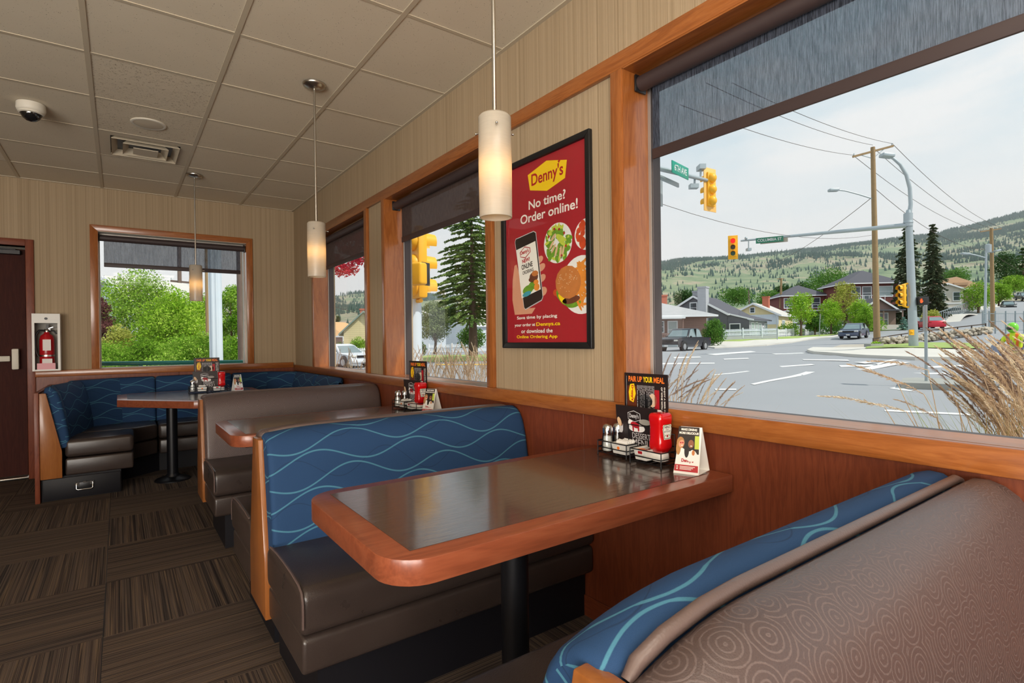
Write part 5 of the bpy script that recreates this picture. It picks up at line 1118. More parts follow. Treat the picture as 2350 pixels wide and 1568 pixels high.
def vehicle(name, label, cat, pos, heading, L, Wd, H, prof_body, prof_cab, paint, wheels, wr, glass_cut=.0, slope=0, plate=True, bed=None):
    """x forward; profiles are (x, z) side outlines; the cabin narrows towards its roof"""
    pos = Vector(pos); pos.z = max(pos.z, gz(pos.x, pos.y)+.01)
    e = thing(name, label, cat, pos, rz=heading); off = OFF[e.name]; OFF[e.name] = Vector(); e.rotation_euler = (0, -slope, heading)
    m = MB(); w2 = Wd/2; body = [(x*L, z*H) for x, z in prof_body]; n = len(body)
    secs = [(-w2+.06, .97), (-w2, 1), (w2, 1), (w2-.06, .97)] ; cx = sum(p[0] for p in body)/n; cz = sum(p[1] for p in body)/n
    V = []; F = []
    for y, k in secs: V += [(cx+(x-cx)*k, y, cz+(z-cz)*k) for x, z in body]
    for i in range(3): F += [(i*n+j, i*n+(j+1) % n, (i+1)*n+(j+1) % n, (i+1)*n+j) for j in range(n)]
    F += [tuple(range(n-1, -1, -1)), tuple(3*n+j for j in range(n))]; me = m.add(V, F).mesh('body', paint, bev=.03, seg=2); fixn(me); obj('body', me, None, e)
    cab = [(x*L, z*H) for x, z in prof_cab]; nb = len(cab); zb = min(z for _, z in cab); zt = max(z for _, z in cab)
    def cw(z, d=0): return (w2-.05-d)-(z-zb)/(zt-zb)*.20
    V = [(x, -cw(z), z) for x, z in cab]+[(x, cw(z), z) for x, z in cab]; me = MB().add(V, [tuple(range(nb-1, -1, -1)), tuple(range(nb, 2*nb))]+[(j, (j+1) % nb, nb+(j+1) % nb, nb+j) for j in range(nb)]).mesh('cabin', paint, bev=.025, seg=2); fixn(me); obj('cabin', me, None, e)
    # side glass, windscreen, rear window
    def inset(k, dz0, dz1): return [(cx_+(x-cx_)*k, zb+dz0+(z-zb)/(zt-zb)*(zt-zb-dz0-dz1)) for x, z in cab]
    cx_ = sum(x for x, _ in cab)/nb; g = inset(.88, .03, .07)
    for sg in (-1, 1):
        half = [g, None]; V = [(x, sg*(cw(z)+.004), z) for x, z in g]; gm = MB().add(V, [tuple(range(nb))]); go = obj('side_glass', gm, 'car_glass', e)
        xm = cx_; obj('pillar', MB().box((xm-.03, sg*cw(zb)-.0, zb+.02), (xm+.03, sg*cw(zb)+sg*.0-sg*.2, zt-.03)), 'black_plastic', go)
        obj('mirror', MB().ball((max(x for x, _ in cab)*.8+cx_*.2, sg*(w2+.08), zb+.06), (.06, .1, .07), 8, 6), paint, e)
    fr_, rr_ = [cab[i] for i in (0, 1)], [cab[i] for i in (-1, -2)]
    for nm, (pa, pb), s_ in (('windscreen', fr_, 1), ('rear_window', rr_, -1)):
        def lp(t): return (pa[0]+(pb[0]-pa[0])*t+.012*s_, pa[1]+(pb[1]-pa[1])*t+.008)
        (xa, za), (xb, zb_) = lp(.1), lp(.92); obj(nm, MB().add([(xa, -cw(za, .08), za), (xa, cw(za, .08), za), (xb, cw(zb_, .08), zb_), (xb, -cw(zb_, .08), zb_)], [(0, 1, 2, 3)]), 'car_glass', e)
    for x in wheels:
        for sg in (-1, 1):
            o = obj('wheel', wheelm(MB(), (x*L, sg*(w2-.09), wr), (0, 1, 0), wr, .22), 'tyre', e); obj('hubcap', wheelm(MB(), (x*L, sg*(w2+.015), wr), (0, 1, 0), wr*.62, .03), 'hub', o)
            obj('wheel_arch', wheelm(MB(), (x*L, sg*(w2-.115), wr+.03), (0, 1, 0), wr*1.18, .24), 'black_plastic', e)
    xf = max(x for x, z in body); xr = min(x for x, z in body); zc = H*.46
    for sg in (-1, 1): obj('headlight', MB().box((xf-.16, sg*(w2-.36), zc-.03), (xf+.012, sg*(w2-.06), zc+.09)), 'lamp_clear', e, bev=.02); obj('tail_light', MB().box((xr-.01, sg*(w2-.3), zc), (xr+.1, sg*(w2-.04), zc+.16)), 'lamp_red', e, bev=.02)
    obj('grille', MB().box((xf-.05, -w2*.55, zc-.06), (xf+.016, w2*.55, zc+.07)), 'black_plastic', e, bev=.01); obj('bumper', MB().box((xf-.1, -w2*.96, H*.2), (xf+.06, w2*.96, H*.3)), 'galvanised' if bed else paint, e, bev=.03)
    if plate: obj('number_plate', MB().box((xf+.05, -.16, H*.22), (xf+.07, .16, H*.29)), 'plate_white', e)
    OFF[e.name] = Vector(pos); return e
CAR_B = [(-.5, .16), (.48, .16), (.5, .3), (.485, .44), (.40, .53), (.22, .585), (-.30, .62), (-.47, .60), (-.5, .45)]; CAR_C = [(.24, .57), (.07, .93), (-.02, .985), (-.24, .985), (-.34, .93), (-.46, .60)]
def pole_dir(a, b): return (Vector(b)-Vector(a))
def signal(parent, c, face, h=1.0, board=True, lit=None, bw=.62, back='signal_back', vis=True):
    """three section signal head about c, lenses looking along 'face'"""
    c = Vector(c); f = Vector((face.x, face.y, 0)).normalized(); r = f.cross(UP); s = h/3
    hd = obj('signal_head', MB().obox(c, r, f, UP, (s*.5, s*.22, h/2)), 'signal_yellow', parent, bev=.03)
    for k in range(3):
        z = h/2-s*(k+.5); q = c+UP*z
        obj('lens', MB().tube([q+f*(s*.2), q+f*(s*.26)], s*.36, 16), (('lens_red', 'lens_dark', 'lens_green') if lit else ('lens_dark',)*3)[k], hd)
        V = []; F = []; n = 10
        for j in range(n+1):
            a = RAD(-30)+RAD(240)*j/n; d_ = r*cos(a)*s*.42+UP*sin(a)*s*.42; V += [q+d_+f*s*.22, q+d_*(.9)+f*s*.74]
        F = [(2*j, 2*j+2, 2*j+3, 2*j+1) for j in range(n)]; obj('visor', MB().add(V, F, True), 'signal_yellow', hd)
        obj('housing_bulge', MB().ball(q-f*s*.2, (s*.44,)*3, 12, 8), 'signal_yellow', hd)
    if board: obj('backboard', MB().obox(c, r, f, UP, (bw/2, .012, h/2+.14)), back, hd, bev=.008)
    return hd

# ================================================================ OUTSIDE: hills far away
def hills():
    prof = [(-500, 640), (500, 690), (768, 690), (838, 680), (950, 688), (1100, 692), (1300, 648), (1515, 614), (1640, 605), (1700, 597), (1800, 590), (1900, 578), (1960, 569), (2040, 562), (2150, 551), (2250, 527), (2350, 503), (2600, 460), (3200, 420)]
    def vr(u):
        for (a, b), (c, d) in zip(prof, prof[1:]):
            if a <= u <= c: return b+(d-b)*(u-a)/(c-a)
        return prof[-1][1] if u > 0 else prof[0][1]
    us = [-500+3700*i/110 for i in range(111)]; ds = [170, 200, 240, 290, 340, 400, 470, 540, 620, 700, 780, 860, 940, 1020, 1100, 1180, 1250, 1320, 1400]
    V = []; F = []
    def pt(u, d):
        t = max(0, (d-170)/(1250-170)); s = t*t*(3-2*t)*.55+t*.45; p = at(u, vr(u), 1250); zr = p.z
        q = at(u, 784, d); x, y = q.x, q.y
        z = 3+(zr-3)*min(1, s)*(1 if d <= 1250 else 1-.1*(d-1250)/150)
        z += noise.noise((x*.006, y*.006, 0))*26*min(1, t*1.4)*(1-min(1, t)**3)+noise.noise((x*.02, y*.02, 3))*6*min(1, t*2)*(1-min(1, t)**3); return Vector((x, y, z))
    for d in ds: V += [pt(u, d) for u in us]
    n = len(us)
    for i in range(len(ds)-1):
        for k in range(n-1): F.append((i*n+k, i*n+k+1, (i+1)*n+k+1, (i+1)*n+k))
    struct('hillside', MB().add(V, F, True), 'hill_grass')
    r = random.Random(11); V = []; F = []
    for _ in range(130000):
        u = r.uniform(650, 2500); d = 215+1060*(r.random()**.75)
        p = pt(u, d); m = noise.noise((p.x*.008+5, p.y*.008, 1))+.7*noise.noise((p.x*.035, p.y*.035, 7)); top = max(0, (d-800)/400)
        if u > 2040: top += .42*min(1, (u-2040)/150)*min(1, d/700)
        pr = max(.06, min(.9, (m-.26+.85*top)*2.2))*(.35+.65*min(1, (d/900)**1.3))
        if r.random() > pr: continue
        h = r.uniform(3.0, 7.0)*(1 if d > 700 else .5+.5*d/700); w = h*r.uniform(.15, .23); o = len(V)
        for k in range(5): a = k*1.2566+r.random()*.5; V.append((p.x+cos(a)*w, p.y+sin(a)*w, p.z+h*r.uniform(.02, .14)))
        for k in range(5): a = k*1.2566+.6; V.append((p.x+cos(a)*w*.6, p.y+sin(a)*w*.6, p.z+h*r.uniform(.42, .58)))
        V.append((p.x, p.y, p.z+h))
        F += [(o+k, o+(k+1) % 5, o+5+k) for k in range(5)]+[(o+(k+1) % 5, o+5+(k+1) % 5, o+5+k) for k in range(5)]+[(o+5+k, o+5+(k+1) % 5, o+10) for k in range(5)]
    o = obj('hillside_trees', MB().add(V, F), 'hill_tree'); tag(o, 'scattered pine trees covering the distant hillside', 'trees', None, 'stuff')
hills()
def haze():
    """thin summer haze over the valley: a bounded box of air with a little scattering"""
    t = NT('valley_haze'); v = t.n('VolumeScatter', Density=.00028, Anisotropy=.1); v.inputs['Color'].default_value = (.88, .95, 1, 1); t.l(v.outputs[0], t.out.inputs['Volume']); keep(t, 'valley_haze')
    ring = [(185*sin(RAD(k)), 185*cos(RAD(k))) for k in (4, 25, 45, 65, 88)]+[(1600*sin(RAD(k)), 1600*cos(RAD(k))) for k in (96, 70, 45, 20, -4)]
    o = obj('valley_haze', MB().prism(ring[::-1], lambda a, b, h: (a, b, h), -2, 300), 'valley_haze'); fixn(o.data); tag(o, 'pale blue summer haze in front of the distant hills', 'haze', None, 'stuff')
haze()

drape('far_verge', [(940, 824), (985, 816), (1130, 814), (1130, 829), (985, 832)], 'lawn', .03)
# ================================================================ OUTSIDE: houses
# brown bungalow behind the pickup
hp = at(1622, 772, 54)
H = House('low brown sided bungalow with pale hipped roof and porch behind the pickup', hp, RAD(8), 13, 6.6, 2.1, 2.1, 'siding_brown', 'roof_grey', .9, hip=3.2)
H.chimney(3.6, 5, 2.6, 1.9, .9, 'brick')
H.slab('porch_roof', 2.4, 9.0, -2.2, .1, 1.75, 1.78, 'trim_white', .22)
for a in (2.6, 5.2, 7.4): H.block('porch_post', a-.06, a+.06, -2.0, -1.88, -.6, 1.8, 'siding_brown')
H.opening('g', 2.9, -.1, .8, 1.6, 'curtain_glass', 'door'); H.opening('g', 4.2, .5, .75, 1.0, 'house_glass'); H.opening('g', 6.3, .4, 1.5, 1.1, 'curtain_glass')
m = MB()
for k in range(14): m.obox(H.p(2.7+.18*k, -1.9, -.15), H.G, H.L, UP, (.025, .025, .42))
m.obox(H.p(3.9, -1.9, .28), H.G, H.L, UP, (1.3, .05, .05)); obj('porch_railing', m, 'siding_mauve', H.e)['kind'] = 'stuff'
# grey gabled house with lean-to front
hp = at(1669, 777, 60)
H = House('charcoal gabled house with dark roof, tall grey chimney and white trimmed windows', hp, RAD(40), 7.4, 7.2, 2.75, 2.1, 'siding_grey', 'roof_dark', .25)
H.block('front_room', -2.3, .0, .15, 7.0, -1, 1.95, 'porch_grey'); H.slab('front_roof', -2.75, .05, .0, 7.3, 1.95, 2.72, 'roof_dark', .12)
obj('end_wall', MB().prism([(-2.3, -1), (.02, -1), (.02, 2.72), (-2.3, 1.97)], lambda a, b, h: H.p(a, h, b), .05, .2), 'siding_grey', H.e); o = H.slab('barge_board', -2.8, .0, -.08, .02, 1.9, 2.68, 'trim_white', .16)
H.chimney(2.5, -.35, -.5, 6.3, .95, 'porch_grey'); H.chimney(3.8, 1.2, 4.2, 1.3, .8, 'porch_grey')
H.opening('g', 3.4, 3.05, .7, 1.05); H.opening('g', -1.35, .4, 1.0, 1.15)
H.P = H.P-H.G*2.3
for a, w, h, z, nm in ((.8, .9, 1.25, .4, 'window'), (2.4, .6, 1.6, .1, 'door'), (3.5, .9, 1.6, .0, 'door'), (5.9, .85, 1.2, .4, 'window')): H.opening('l', a, z, w, h, 'curtain_glass', nm)
m = MB().lathe([(.42, 0), (.42, .06), (.3, .06), (.3, 0)], (0, 0, 0), 18); R3 = Matrix((H.L, UP, -H.G)).transposed(); m.v = [tuple(H.p(-.03, 5.1, 1.0)+R3 @ Vector((p[0]*.75, p[1], p[2]))) for p in m.v]; obj('oval_window', m, 'trim_white', H.e)
# white and yellow house with a pale roof
hp = at(1787, 772, 72)
H = House('white gabled house with yellow side wall and brick chimney beside the small trees', hp, RAD(38), 6.2, 9, 2.9, 1.55, 'siding_cream', 'roof_pale', .4)
H.block('gable_face', -.02, 6.2, -.03, .0, 1.6, 2.95, 'siding_white'); H.chimney(2.2, 3, 3.6, 1.9, .8, 'brick'); H.opening('g', 3.0, 3.3, .5, .6, 'house_glass'); H.opening('l', 2.0, .4, 1.6, 1.7, 'curtain_glass')
# dark roofed houses up the street
hp = at(1893, 712, 92)
H = House('grey hip roofed house with a balcony behind the light green trees', hp, RAD(10), 6.5, 8, 2.6, 2.0, 'siding_red', 'roof_dark', .6, hip=3)
for a in (.8, 3.2, 5.2): H.opening('g', a, .5, 1.2, 1.6)
m = MB().obox(H.p(3.4, -1.1, -.1), H.G, H.L, UP, (3.4, 1.0, .08)).obox(H.p(3.4, -2.05, .85), H.G, H.L, UP, (3.4, .03, .04))
for k in range(9): m.obox(H.p(.2+.8*k, -2.05, .35), H.G, H.L, UP, (.03, .03, .5))
obj('balcony', m, 'trim_white', H.e)
hp = at(2062, 712, 84)
H = House('dark red two storey house with slate hip roof and balcony behind the wooden pole', hp, RAD(6), 7.5, 8, 4.3, 2.3, 'siding_red', 'roof_dark', .7, hip=3)
H.opening('g', .9, 2.2, 2.0, 1.5, 'curtain_glass'); H.opening('g', 4.0, 1.8, 1.2, 1.9); H.opening('g', 5.6, 1.8, 1.2, 1.9)
m = MB().obox(H.p(5.2, -.9, 1.25), H.G, H.L, UP, (2.4, .9, .08))
for k in range(7): m.obox(H.p(2.9+.75*k, -1.75, 1.75), H.G, H.L, UP, (.03, .03, .5))
obj('balcony', m.obox(H.p(5.2, -1.75, 2.25), H.G, H.L, UP, (2.4, .03, .04)), 'trim_white', H.e)
hp = at(2056, 750, 72)
H = House('small brown gabled cottage with deep porch beneath the dark red house', hp, RAD(12), 4.2, 5, 2.3, 1.5, 'siding_mauve', 'roof_dark', .5)
H.opening('g', 1.0, .2, 1.6, 1.6); H.block('porch_wall', -.3, 4.5, -1.6, -1.45, -.8, .25, 'siding_beige'); H.slab('porch_roof', -.4, 4.6, -1.8, .1, 2.1, 2.1, 'roof_dark', .15)
for a in (-.2, 2.0, 4.3): H.block('porch_post', a, a+.14, -1.6, -1.46, .2, 2.1, 'siding_mauve')
hp = at(2211, 733, 88)
H = House('cream two storey house with low white roof beside the steep road', hp, RAD(12), 4.6, 7, 4.9, .9, 'siding_beige', 'roof_pale', .4)
for a, z, w, h in ((.5, 3.1, .9, 1.3), (2.6, 3.2, .8, 1.0), (3.5, 3.2, .8, 1.0), (.4, .6, 2.0, 1.3), (2.6, .6, .7, 1.3), (3.6, 0, .9, 1.9)): H.opening('g', a, z, w, h)
H.block('floor_band', -.02, 4.62, -.05, 0, 2.5, 2.75, 'trim_white'); H.block('side_wing', -2.4, 0, 1.0, 6.5, -1, 4.4, 'siding_mauve'); H.slab('wing_roof', -2.9, .2, .6, 6.9, 4.4, 4.9, 'roof_pale', .15)
hp = at(2262, 690, 108)
H = House('broad house with a tan roof on the slope above the cream house', hp, RAD(14), 9.5, 7, 2.6, 2.4, 'siding_beige', 'roof_tan', .5, hip=.4)
H.slab('roof_vent', 3.2, 5.6, -.6, 1.5, 3.2, 3.2, 'roof_tan', .5)
# middle window: white gable house and a grey roofed one
hp = at(1094, 800, 56)
H = House('white gabled cottage seen beneath the big fir in the middle window', hp, RAD(40), 4.6, 8, 2.5, 1.6, 'siding_white', 'roof_pale', .3)
H.opening('g', 1.9, 2.6, .6, .7); H.opening('l', 1.5, .4, 1.0, 1.3)
hp = at(1004, 800, 62)
House('long white house mostly hidden by trees in the middle window', hp, RAD(5), 6, 6, 3.2, 1.3, 'siding_white', 'roof_pale', .3)
hp = at(1096, 800, 66)
H = House('grey roofed white house with orange brick chimney right of the fir trunk', hp, RAD(-10), -4.5, 6, 2.5, 2.2, 'siding_white', 'roof_pale', .3, hip=.5); H.chimney(-.7, 1.5, 3.1, 2.1, .7, 'brick')
# narrow window: tan roof and grey-green roof
hp = at(790, 806, 60)
H = House('low house with an orange tan roof in the narrow window', hp, RAD(15), 7.0, 7, 1.7, 1.7, 'siding_mauve', 'roof_orange', .5, hip=1.2)
hp = at(812, 806, 55)
H = House('cream house with grey green gabled roof and brick chimney in the narrow window', hp, RAD(172), 3.6, 6, 1.9, 1.7, 'siding_cream', 'roof_green', .4); H.chimney(.8, -1.5, 1.8, 2.5, .6, 'brick')
H.G = -RT; H.L = FWD; H.opening('g', 0.2, .5, .8, 1.1, 'curtain_glass')

# ================================================================ OUTSIDE: fences
def picket(label, a, b, h, mat, name='picket_fence', base=0, pitch=.14, post=2.2):
    a, b = Vector(a), Vector(b); n = int((b-a).length/pitch); d = (b-a).normalized(); nrm = d.cross(UP).normalized(); e = thing(name, label, 'fence', a); m = MB(); sl = Vector((d.x, d.y, d.z))
    for k in range(n):
        p = a+(b-a)*(k+.5)/n; m.add([p-sl*.045+UP*base, p+sl*.045+UP*base, p+sl*.045+UP*(h-.08), p+UP*h, p-sl*.045+UP*(h-.08)]+[q+nrm*.03 for q in (p-sl*.045+UP*base, p+sl*.045+UP*base, p+sl*.045+UP*(h-.08), p+UP*h, p-sl*.045+UP*(h-.08))], [(0, 1, 2, 3, 4), (9, 8, 7, 6, 5), (0, 5, 6, 1), (1, 6, 7, 2), (2, 7, 8, 3), (3, 8, 9, 4)])
    obj('pickets', m, mat, e)['kind'] = 'stuff'
    for z in (.25, .72): obj('rail', MB().bar(a+UP*(base+(h-base)*z)+nrm*.05, b+UP*(base+(h-base)*z)+nrm*.05, .05, .08), mat, e)
    for k in range(int((b-a).length/post)+1): p = a+d*min(post*k, (b-a).length); obj('post', MB().obox(p+nrm*.06+UP*(h*.5+.05), d, nrm, UP, (.06, .06, h*.55)), mat, e)
    return e
e = picket('grey picket fence on a low wall in front of the charcoal house', at(1660, 778, 57), at(1782, 774, 58), 1.0, 'siding_white', base=.15); obj('low_wall', MB().bar(at(1660, 779, 57)+UP*.05, at(1782, 776, 58)+UP*.05, .2, .5), 'porch_grey', e)
picket('white picket fence running up the street behind the young trees', at(1784, 774, 60), at(1910, 765, 72), .85, 'trim_white')
picket('white picket fence below the big fir in the middle window', at(985, 814, 50), at(1126, 811, 49), .92, 'trim_white')
picket('white picket fence behind the white car in the narrow window', at(786, 822, 46), at(850, 818, 47), .8, 'trim_white')
# guard rail, stone wall, mesh gate by the steep road
gr = thing('guard_rail', 'rusty brown post and rail barrier along the gravel lot edge', 'railing', at(2004, 785, 34)); pts = [at(2004, 778, 34), at(2050, 770, 34), at(2120, 760, 34), at(2190, 752, 34), at(2262, 744, 34)]
for a, b in zip(pts, pts[1:]): obj('rail', MB().bar(a, b, .05, .06), 'rail_dark', gr)
for k in range(9): p = pts[0]+(pts[-1]-pts[0])*(k/8); obj('post', MB().bar(p-UP*.55, p+UP*.05, .06), 'rail_dark', gr)
sw = thing('stone_wall', 'rough low dry stone wall at the back of the gravel lot', 'wall', at(2020, 795, 33)); r = random.Random(4); m = MB()
for k in range(420):
    u = r.uniform(2018, 2275); t = (u-2018)/257; vb = 796-32*t; p = at(u, vb-r.uniform(1, 17)*(1-.25*t), 33+r.uniform(-.2, .2)); s = r.uniform(.10, .2); m.ball(p, (s, s*.7, s*r.uniform(.5, .8)), 6, 4)
obj('stones', m, 'stone', sw)['kind'] = 'stuff'
ga = thing('mesh_gate', 'metal mesh gate and fence panels near the hill road', 'gate', at(2258, 762, 36)); 
for u in (2255, 2270, 2284, 2308, 2330, 2350): obj('post', MB().bar(at(u, 766, 36), at(u, 714, 36), .07), 'fence_metal', ga)
for v0 in (720, 738, 758): obj('rail', MB().bar(at(2255, v0, 36), at(2372, v0, 36), .04), 'fence_metal', ga)
m = MB()
for k in range(48): u = 2256+k*2.45; m.bar(at(u, 720, 36), at(u, 758, 36), .006)
obj('mesh_wires', m, 'fence_metal', ga)['kind'] = 'stuff'
e = thing('roadside_fence', 'pale metal fence climbing beside the steep pavement', 'fence', at(2150, 745, 72)); m = MB(); P0, P1 = at(2140, 747, 72), at(2290, 688, 100)
for k in range(40): p = P0+(P1-P0)*k/39; m.bar(p, p+UP*1.5, .08)
obj('bars', m, 'fence_metal', e)['kind'] = 'stuff'
for z in (.1, 1.45): obj('rail', MB().bar(P0+UP*z, P1+UP*z, .08), 'fence_metal', e)

# ================================================================ OUTSIDE: poles, signals, signs
def lamp_head(parent, a, b, w=.16): d = (Vector(b)-Vector(a)).normalized(); s_ = d.cross(UP).normalized(); return obj('lamp_head', MB().obox((Vector(a)+Vector(b))/2, d, s_, d.cross(s_), ((Vector(b)-Vector(a)).length/2, w, .09)), 'galvanised', parent, bev=.05)
B = at(2097, 802, 26); T = at(2085, 488, 26)
e = thing('signal_pole', 'tall galvanised traffic signal pole with curved street lamp and long mast arm', 'signal pole', B)
k = (T-B); obj('pole', MB().tube([B, B+k*.97], [.20, .145], 16), 'galvanised', e); obj('base_plate', MB().obox(B+UP*.05, RT, FWD, UP, (.36, .36, .10)), 'concrete', e)
obj('collar', MB().tube([at(2084, 520, 26), at(2084, 490, 26)], [.19, .19], 14).tube([at(2084, 512, 26), at(2085, 482, 26)], [.21, .09], 14), 'galvanised', e)
obj('lamp_arm', MB().tube([at(2087, 490, 26), at(2090, 470, 26), at(2088, 432, 26), at(2080, 402, 26), at(2066, 378, 26), at(2050, 364, 26), at(2036, 358, 26)], [.10, .09, .085, .08, .07, .06, .05], 12), 'galvanised', e)
lamp_head(e, at(2022, 356, 26), at(2049, 359, 26), .2)
A0, A1 = at(2080, 517, 26), at(1700, 553, 29.7); obj('mast_arm', MB().tube([A0, A0+(A1-A0)*.5, A1], [.115, .085, .05], 12), 'galvanised', e)
fc = -FWD*.86-RT*.35
signal(e, at(1682, 568, 29.7), fc, 1.02, True, True, .5, 'signal_yellow')
sp_ = at(1763, 551, 28.9); ad = (A0-A1).normalized()
sg = obj('street_sign', MB().obox(at(1763, 551.5, 28.85)-FWD*.14, ad, ad.cross(UP).normalized(), UP, (.66, .015, .145)), 'sign_green_dark', e)
sh = Sheet(at(1763, 551.5, 28.85)-FWD*.14-ad*.66-UP*.145+(ad.cross(UP).normalized())*.02, ad, UP, .004)
if sh.N.dot(FWD) > 0: sh.O = sh.O-sh.N*.04
sh.text("COLUMBIA ST", .08, .075, 1.16, .15, 'road_paint', sg, 1, .015)
cm = obj('detector', MB().obox(at(1718, 573, 29.4), RT, FWD, UP, (.10, .14, .07)).tube([at(1718, 572, 29.4), at(1718, 553, 29.4)], .03, 8).ball(at(1712, 547, 29.5), .08, 8, 6), 'galvanised', e); obj('sign_back', MB().obox(at(1776, 553, 28.7), ad, ad.cross(UP).normalized(), UP, (.66, .012, .11)), 'stone', e)
hd = signal(e, at(2070, 678, 26), -RT*.96-FWD*.28, 1.02, False)
obj('bracket', MB().tube([at(2070, 655, 26), at(2082, 651, 26), at(2090, 651, 26)], .045, 8).tube([at(2072, 702, 26), at(2082, 705, 26), at(2092, 705, 26)], .045, 8), 'signal_yellow', e)
pd = obj('walk_signal', MB().obox(at(2117, 691, 25.8), RT, FWD, UP, (.24, .10, .2)), 'black_plastic', e, bev=.02); obj('walk_bracket', MB().tube([at(2094, 684, 26), at(2106, 684, 25.9)], .04, 8).tube([at(2094, 698, 26), at(2106, 698, 25.9)], .04, 8), 'signal_yellow', e)
s = Sheet(at(2117, 691, 25.8)-FWD*.115, RT, UP, .004); s.poly('hand_symbol', [(-.19, -.10), (-.10, -.10), (-.05, -.02), (-.06, .02), (-.09, .0), (-.09, .10), (-.11, .11), (-.12, .02), (-.125, .12), (-.145, .12), (-.15, .02), (-.16, .11), (-.18, .10), (-.175, .01), (-.19, .06), (-.205, .05), (-.20, -.05)], 'hand_orange', pd, 1)
obj('push_button', MB().obox(at(2092, 763, 25.8), RT, FWD, UP, (.09, .05, .13)).ball(at(2093, 763, 25.7), .05, 8, 6), 'signal_yellow', e, label='yellow crossing button')
# near signal pole, seen in the middle window, whose arm carries 6TH AVE
NB = at(949, 870, 7.6); NB.z = gz(NB.x, NB.y); NT_ = Vector((NB.x, NB.y, 6.25))
e = thing('signal_pole', 'pale traffic signal pole close outside the middle window with yellow signal heads', 'signal pole', NB)
obj('pole', MB().tube([NB, NT_], [.13, .11], 18), 'pale_pole', e); obj('base_plate', MB().obox(NB+UP*.04, RT, FWD, UP, (.25, .25, .08)), 'concrete', e)
hd = signal(e, at(960, 607, 7.4), RT*.82+FWD*.57, .93, False)
o = obj('walk_signal', MB().obox(at(957, 629, 7.0), RT*.9-FWD*.43, FWD*.9+RT*.43, UP, (.115, .08, .145)), 'signal_yellow', e, bev=.035, seg=3); obj('walk_gasket', MB().obox(at(977, 629, 7.05), RT*.9-FWD*.43, FWD*.9+RT*.43, UP, (.006, .09, .15)), 'black_plastic', o, bev=.01); obj('bracket', MB().tube([at(966, 523, 7.4), at(956, 523, 7.5), at(948, 523, 7.6)], .03, 8).tube([at(966, 690, 7.4), at(952, 692, 7.6)], .03, 8), 'signal_yellow', e)
arm_end = at(1622, 414, 15.9); MB0 = at(1300, 800, 12.9); MB0 = Vector((MB0.x, arm_end.y+.02, gz(MB0.x, arm_end.y))); arm0 = Vector((MB0.x, MB0.y, arm_end.z-.06))
e = thing('signal_pole', 'mast arm carrying the 6TH AVE sign and a yellow signal at the window edge', 'signal pole', MB0); obj('pole', MB().tube([MB0, MB0+UP*6.6], [.15, .12], 16), 'galvanised', e); obj('mast_arm', MB().tube([arm0, arm0*.45+arm_end*.55, arm_end], [.09, .07, .05], 12), 'galvanised', e)
c0 = at(1561, 391, 14.85); R_ = (RT*.69+FWD*.75).normalized(); N_ = R_.cross(UP)
sg = obj('street_sign', MB().obox(c0, R_, N_, UP, (.50, .012, .165)), 'sign_green', e, bev=.004); s = Sheet(c0-R_*.5-UP*.165+N_*.014, R_, UP, .003); s.text("6TH AVE", .13, .085, .74, .17, 'road_paint', sg, 1, .012)
obj('sign_back', MB().obox(c0+UP*(-.22)-N_*.35, R_, N_, UP, (.62, .02, .06)).obox(at(1514, 440, 15.4), R_, N_, UP, (.14, .02, .40)), 'galvanised', e)
signal(e, at(1629, 436, 16.0), -RT*.55+FWD*.83, 1.0, True, None, .56, 'signal_back')
obj('detector', MB().obox(at(1609, 385, 15.8), RT, FWD, UP, (.09, .16, .07)).tube([at(1608, 390, 15.8), at(1608, 412, 15.8)], .03, 8).obox(at(1592, 428, 15.7), RT, FWD, UP, (.12, .1, .06)).tube([at(1594, 424, 15.7), at(1594, 410, 15.7)], .03, 8), 'galvanised', e)
# utility poles and their wires
def upole(label, b, t, r0, r1, mat='pole_wood', arm=None, name='utility_pole'):
    e = thing(name, label, 'pole', b); obj('pole', MB().tube([Vector(b)-UP*.4, t], [r0, r1], 12), mat, e)
    if arm:
        a, c = arm; ob = obj('crossarm', MB().bar(a, c, .10, .12), mat, e)
        for k in (.03, .5, .97): p = Vector(a)+(Vector(c)-Vector(a))*k; obj('insulator', MB().lathe([(.03, .05), (.05, .08), (.03, .12), (.045, .15), (.02, .2)], p, 8), 'galvanised', ob)
    return e
U1b, U1t = at(2013, 788, 35), at(2003, 338, 35); e = upole('tall brown wooden utility pole with crossarm and lamp at the corner', U1b, U1t, .20, .13, 'pole_wood', (at(1957, 360, 35), at(2050, 335, 35)))
obj('lamp_arm', MB().tube([at(2005, 457, 35), at(1970, 446, 35), at(1940, 438, 35), at(1922, 436, 35)], .045, 8), 'galvanised', e); lamp_head(e, at(1902, 437, 35), at(1924, 436, 35), .18); obj('brace', MB().bar(at(2003, 364, 35), at(1975, 356, 35), .04).bar(at(2003, 364, 35), at(2030, 341, 35), .04), 'galvanised', e)
pl = thing('planter', 'small concrete block planter with green weeds at the wooden pole foot', 'planter', at(2005, 805, 31)); obj('planter_box', MB().obox(at(2005, 797, 31), RT, FWD, UP, (.37, .3, .2)), 'curb', pl, bev=.02); obj('foliage', leaves([(at(2010, 789, 31), (.28, .25, .12))], 260, .07, 5), 'leaf_lime', pl)
U2b, U2t = at(2279, 758, 62), at(2275, 524, 62); e = upole('second wooden utility pole with transformer beside the mesh gate', U2b, U2t, .24, .16, 'pole_wood', (at(2250, 532, 62), at(2298, 525, 62)))
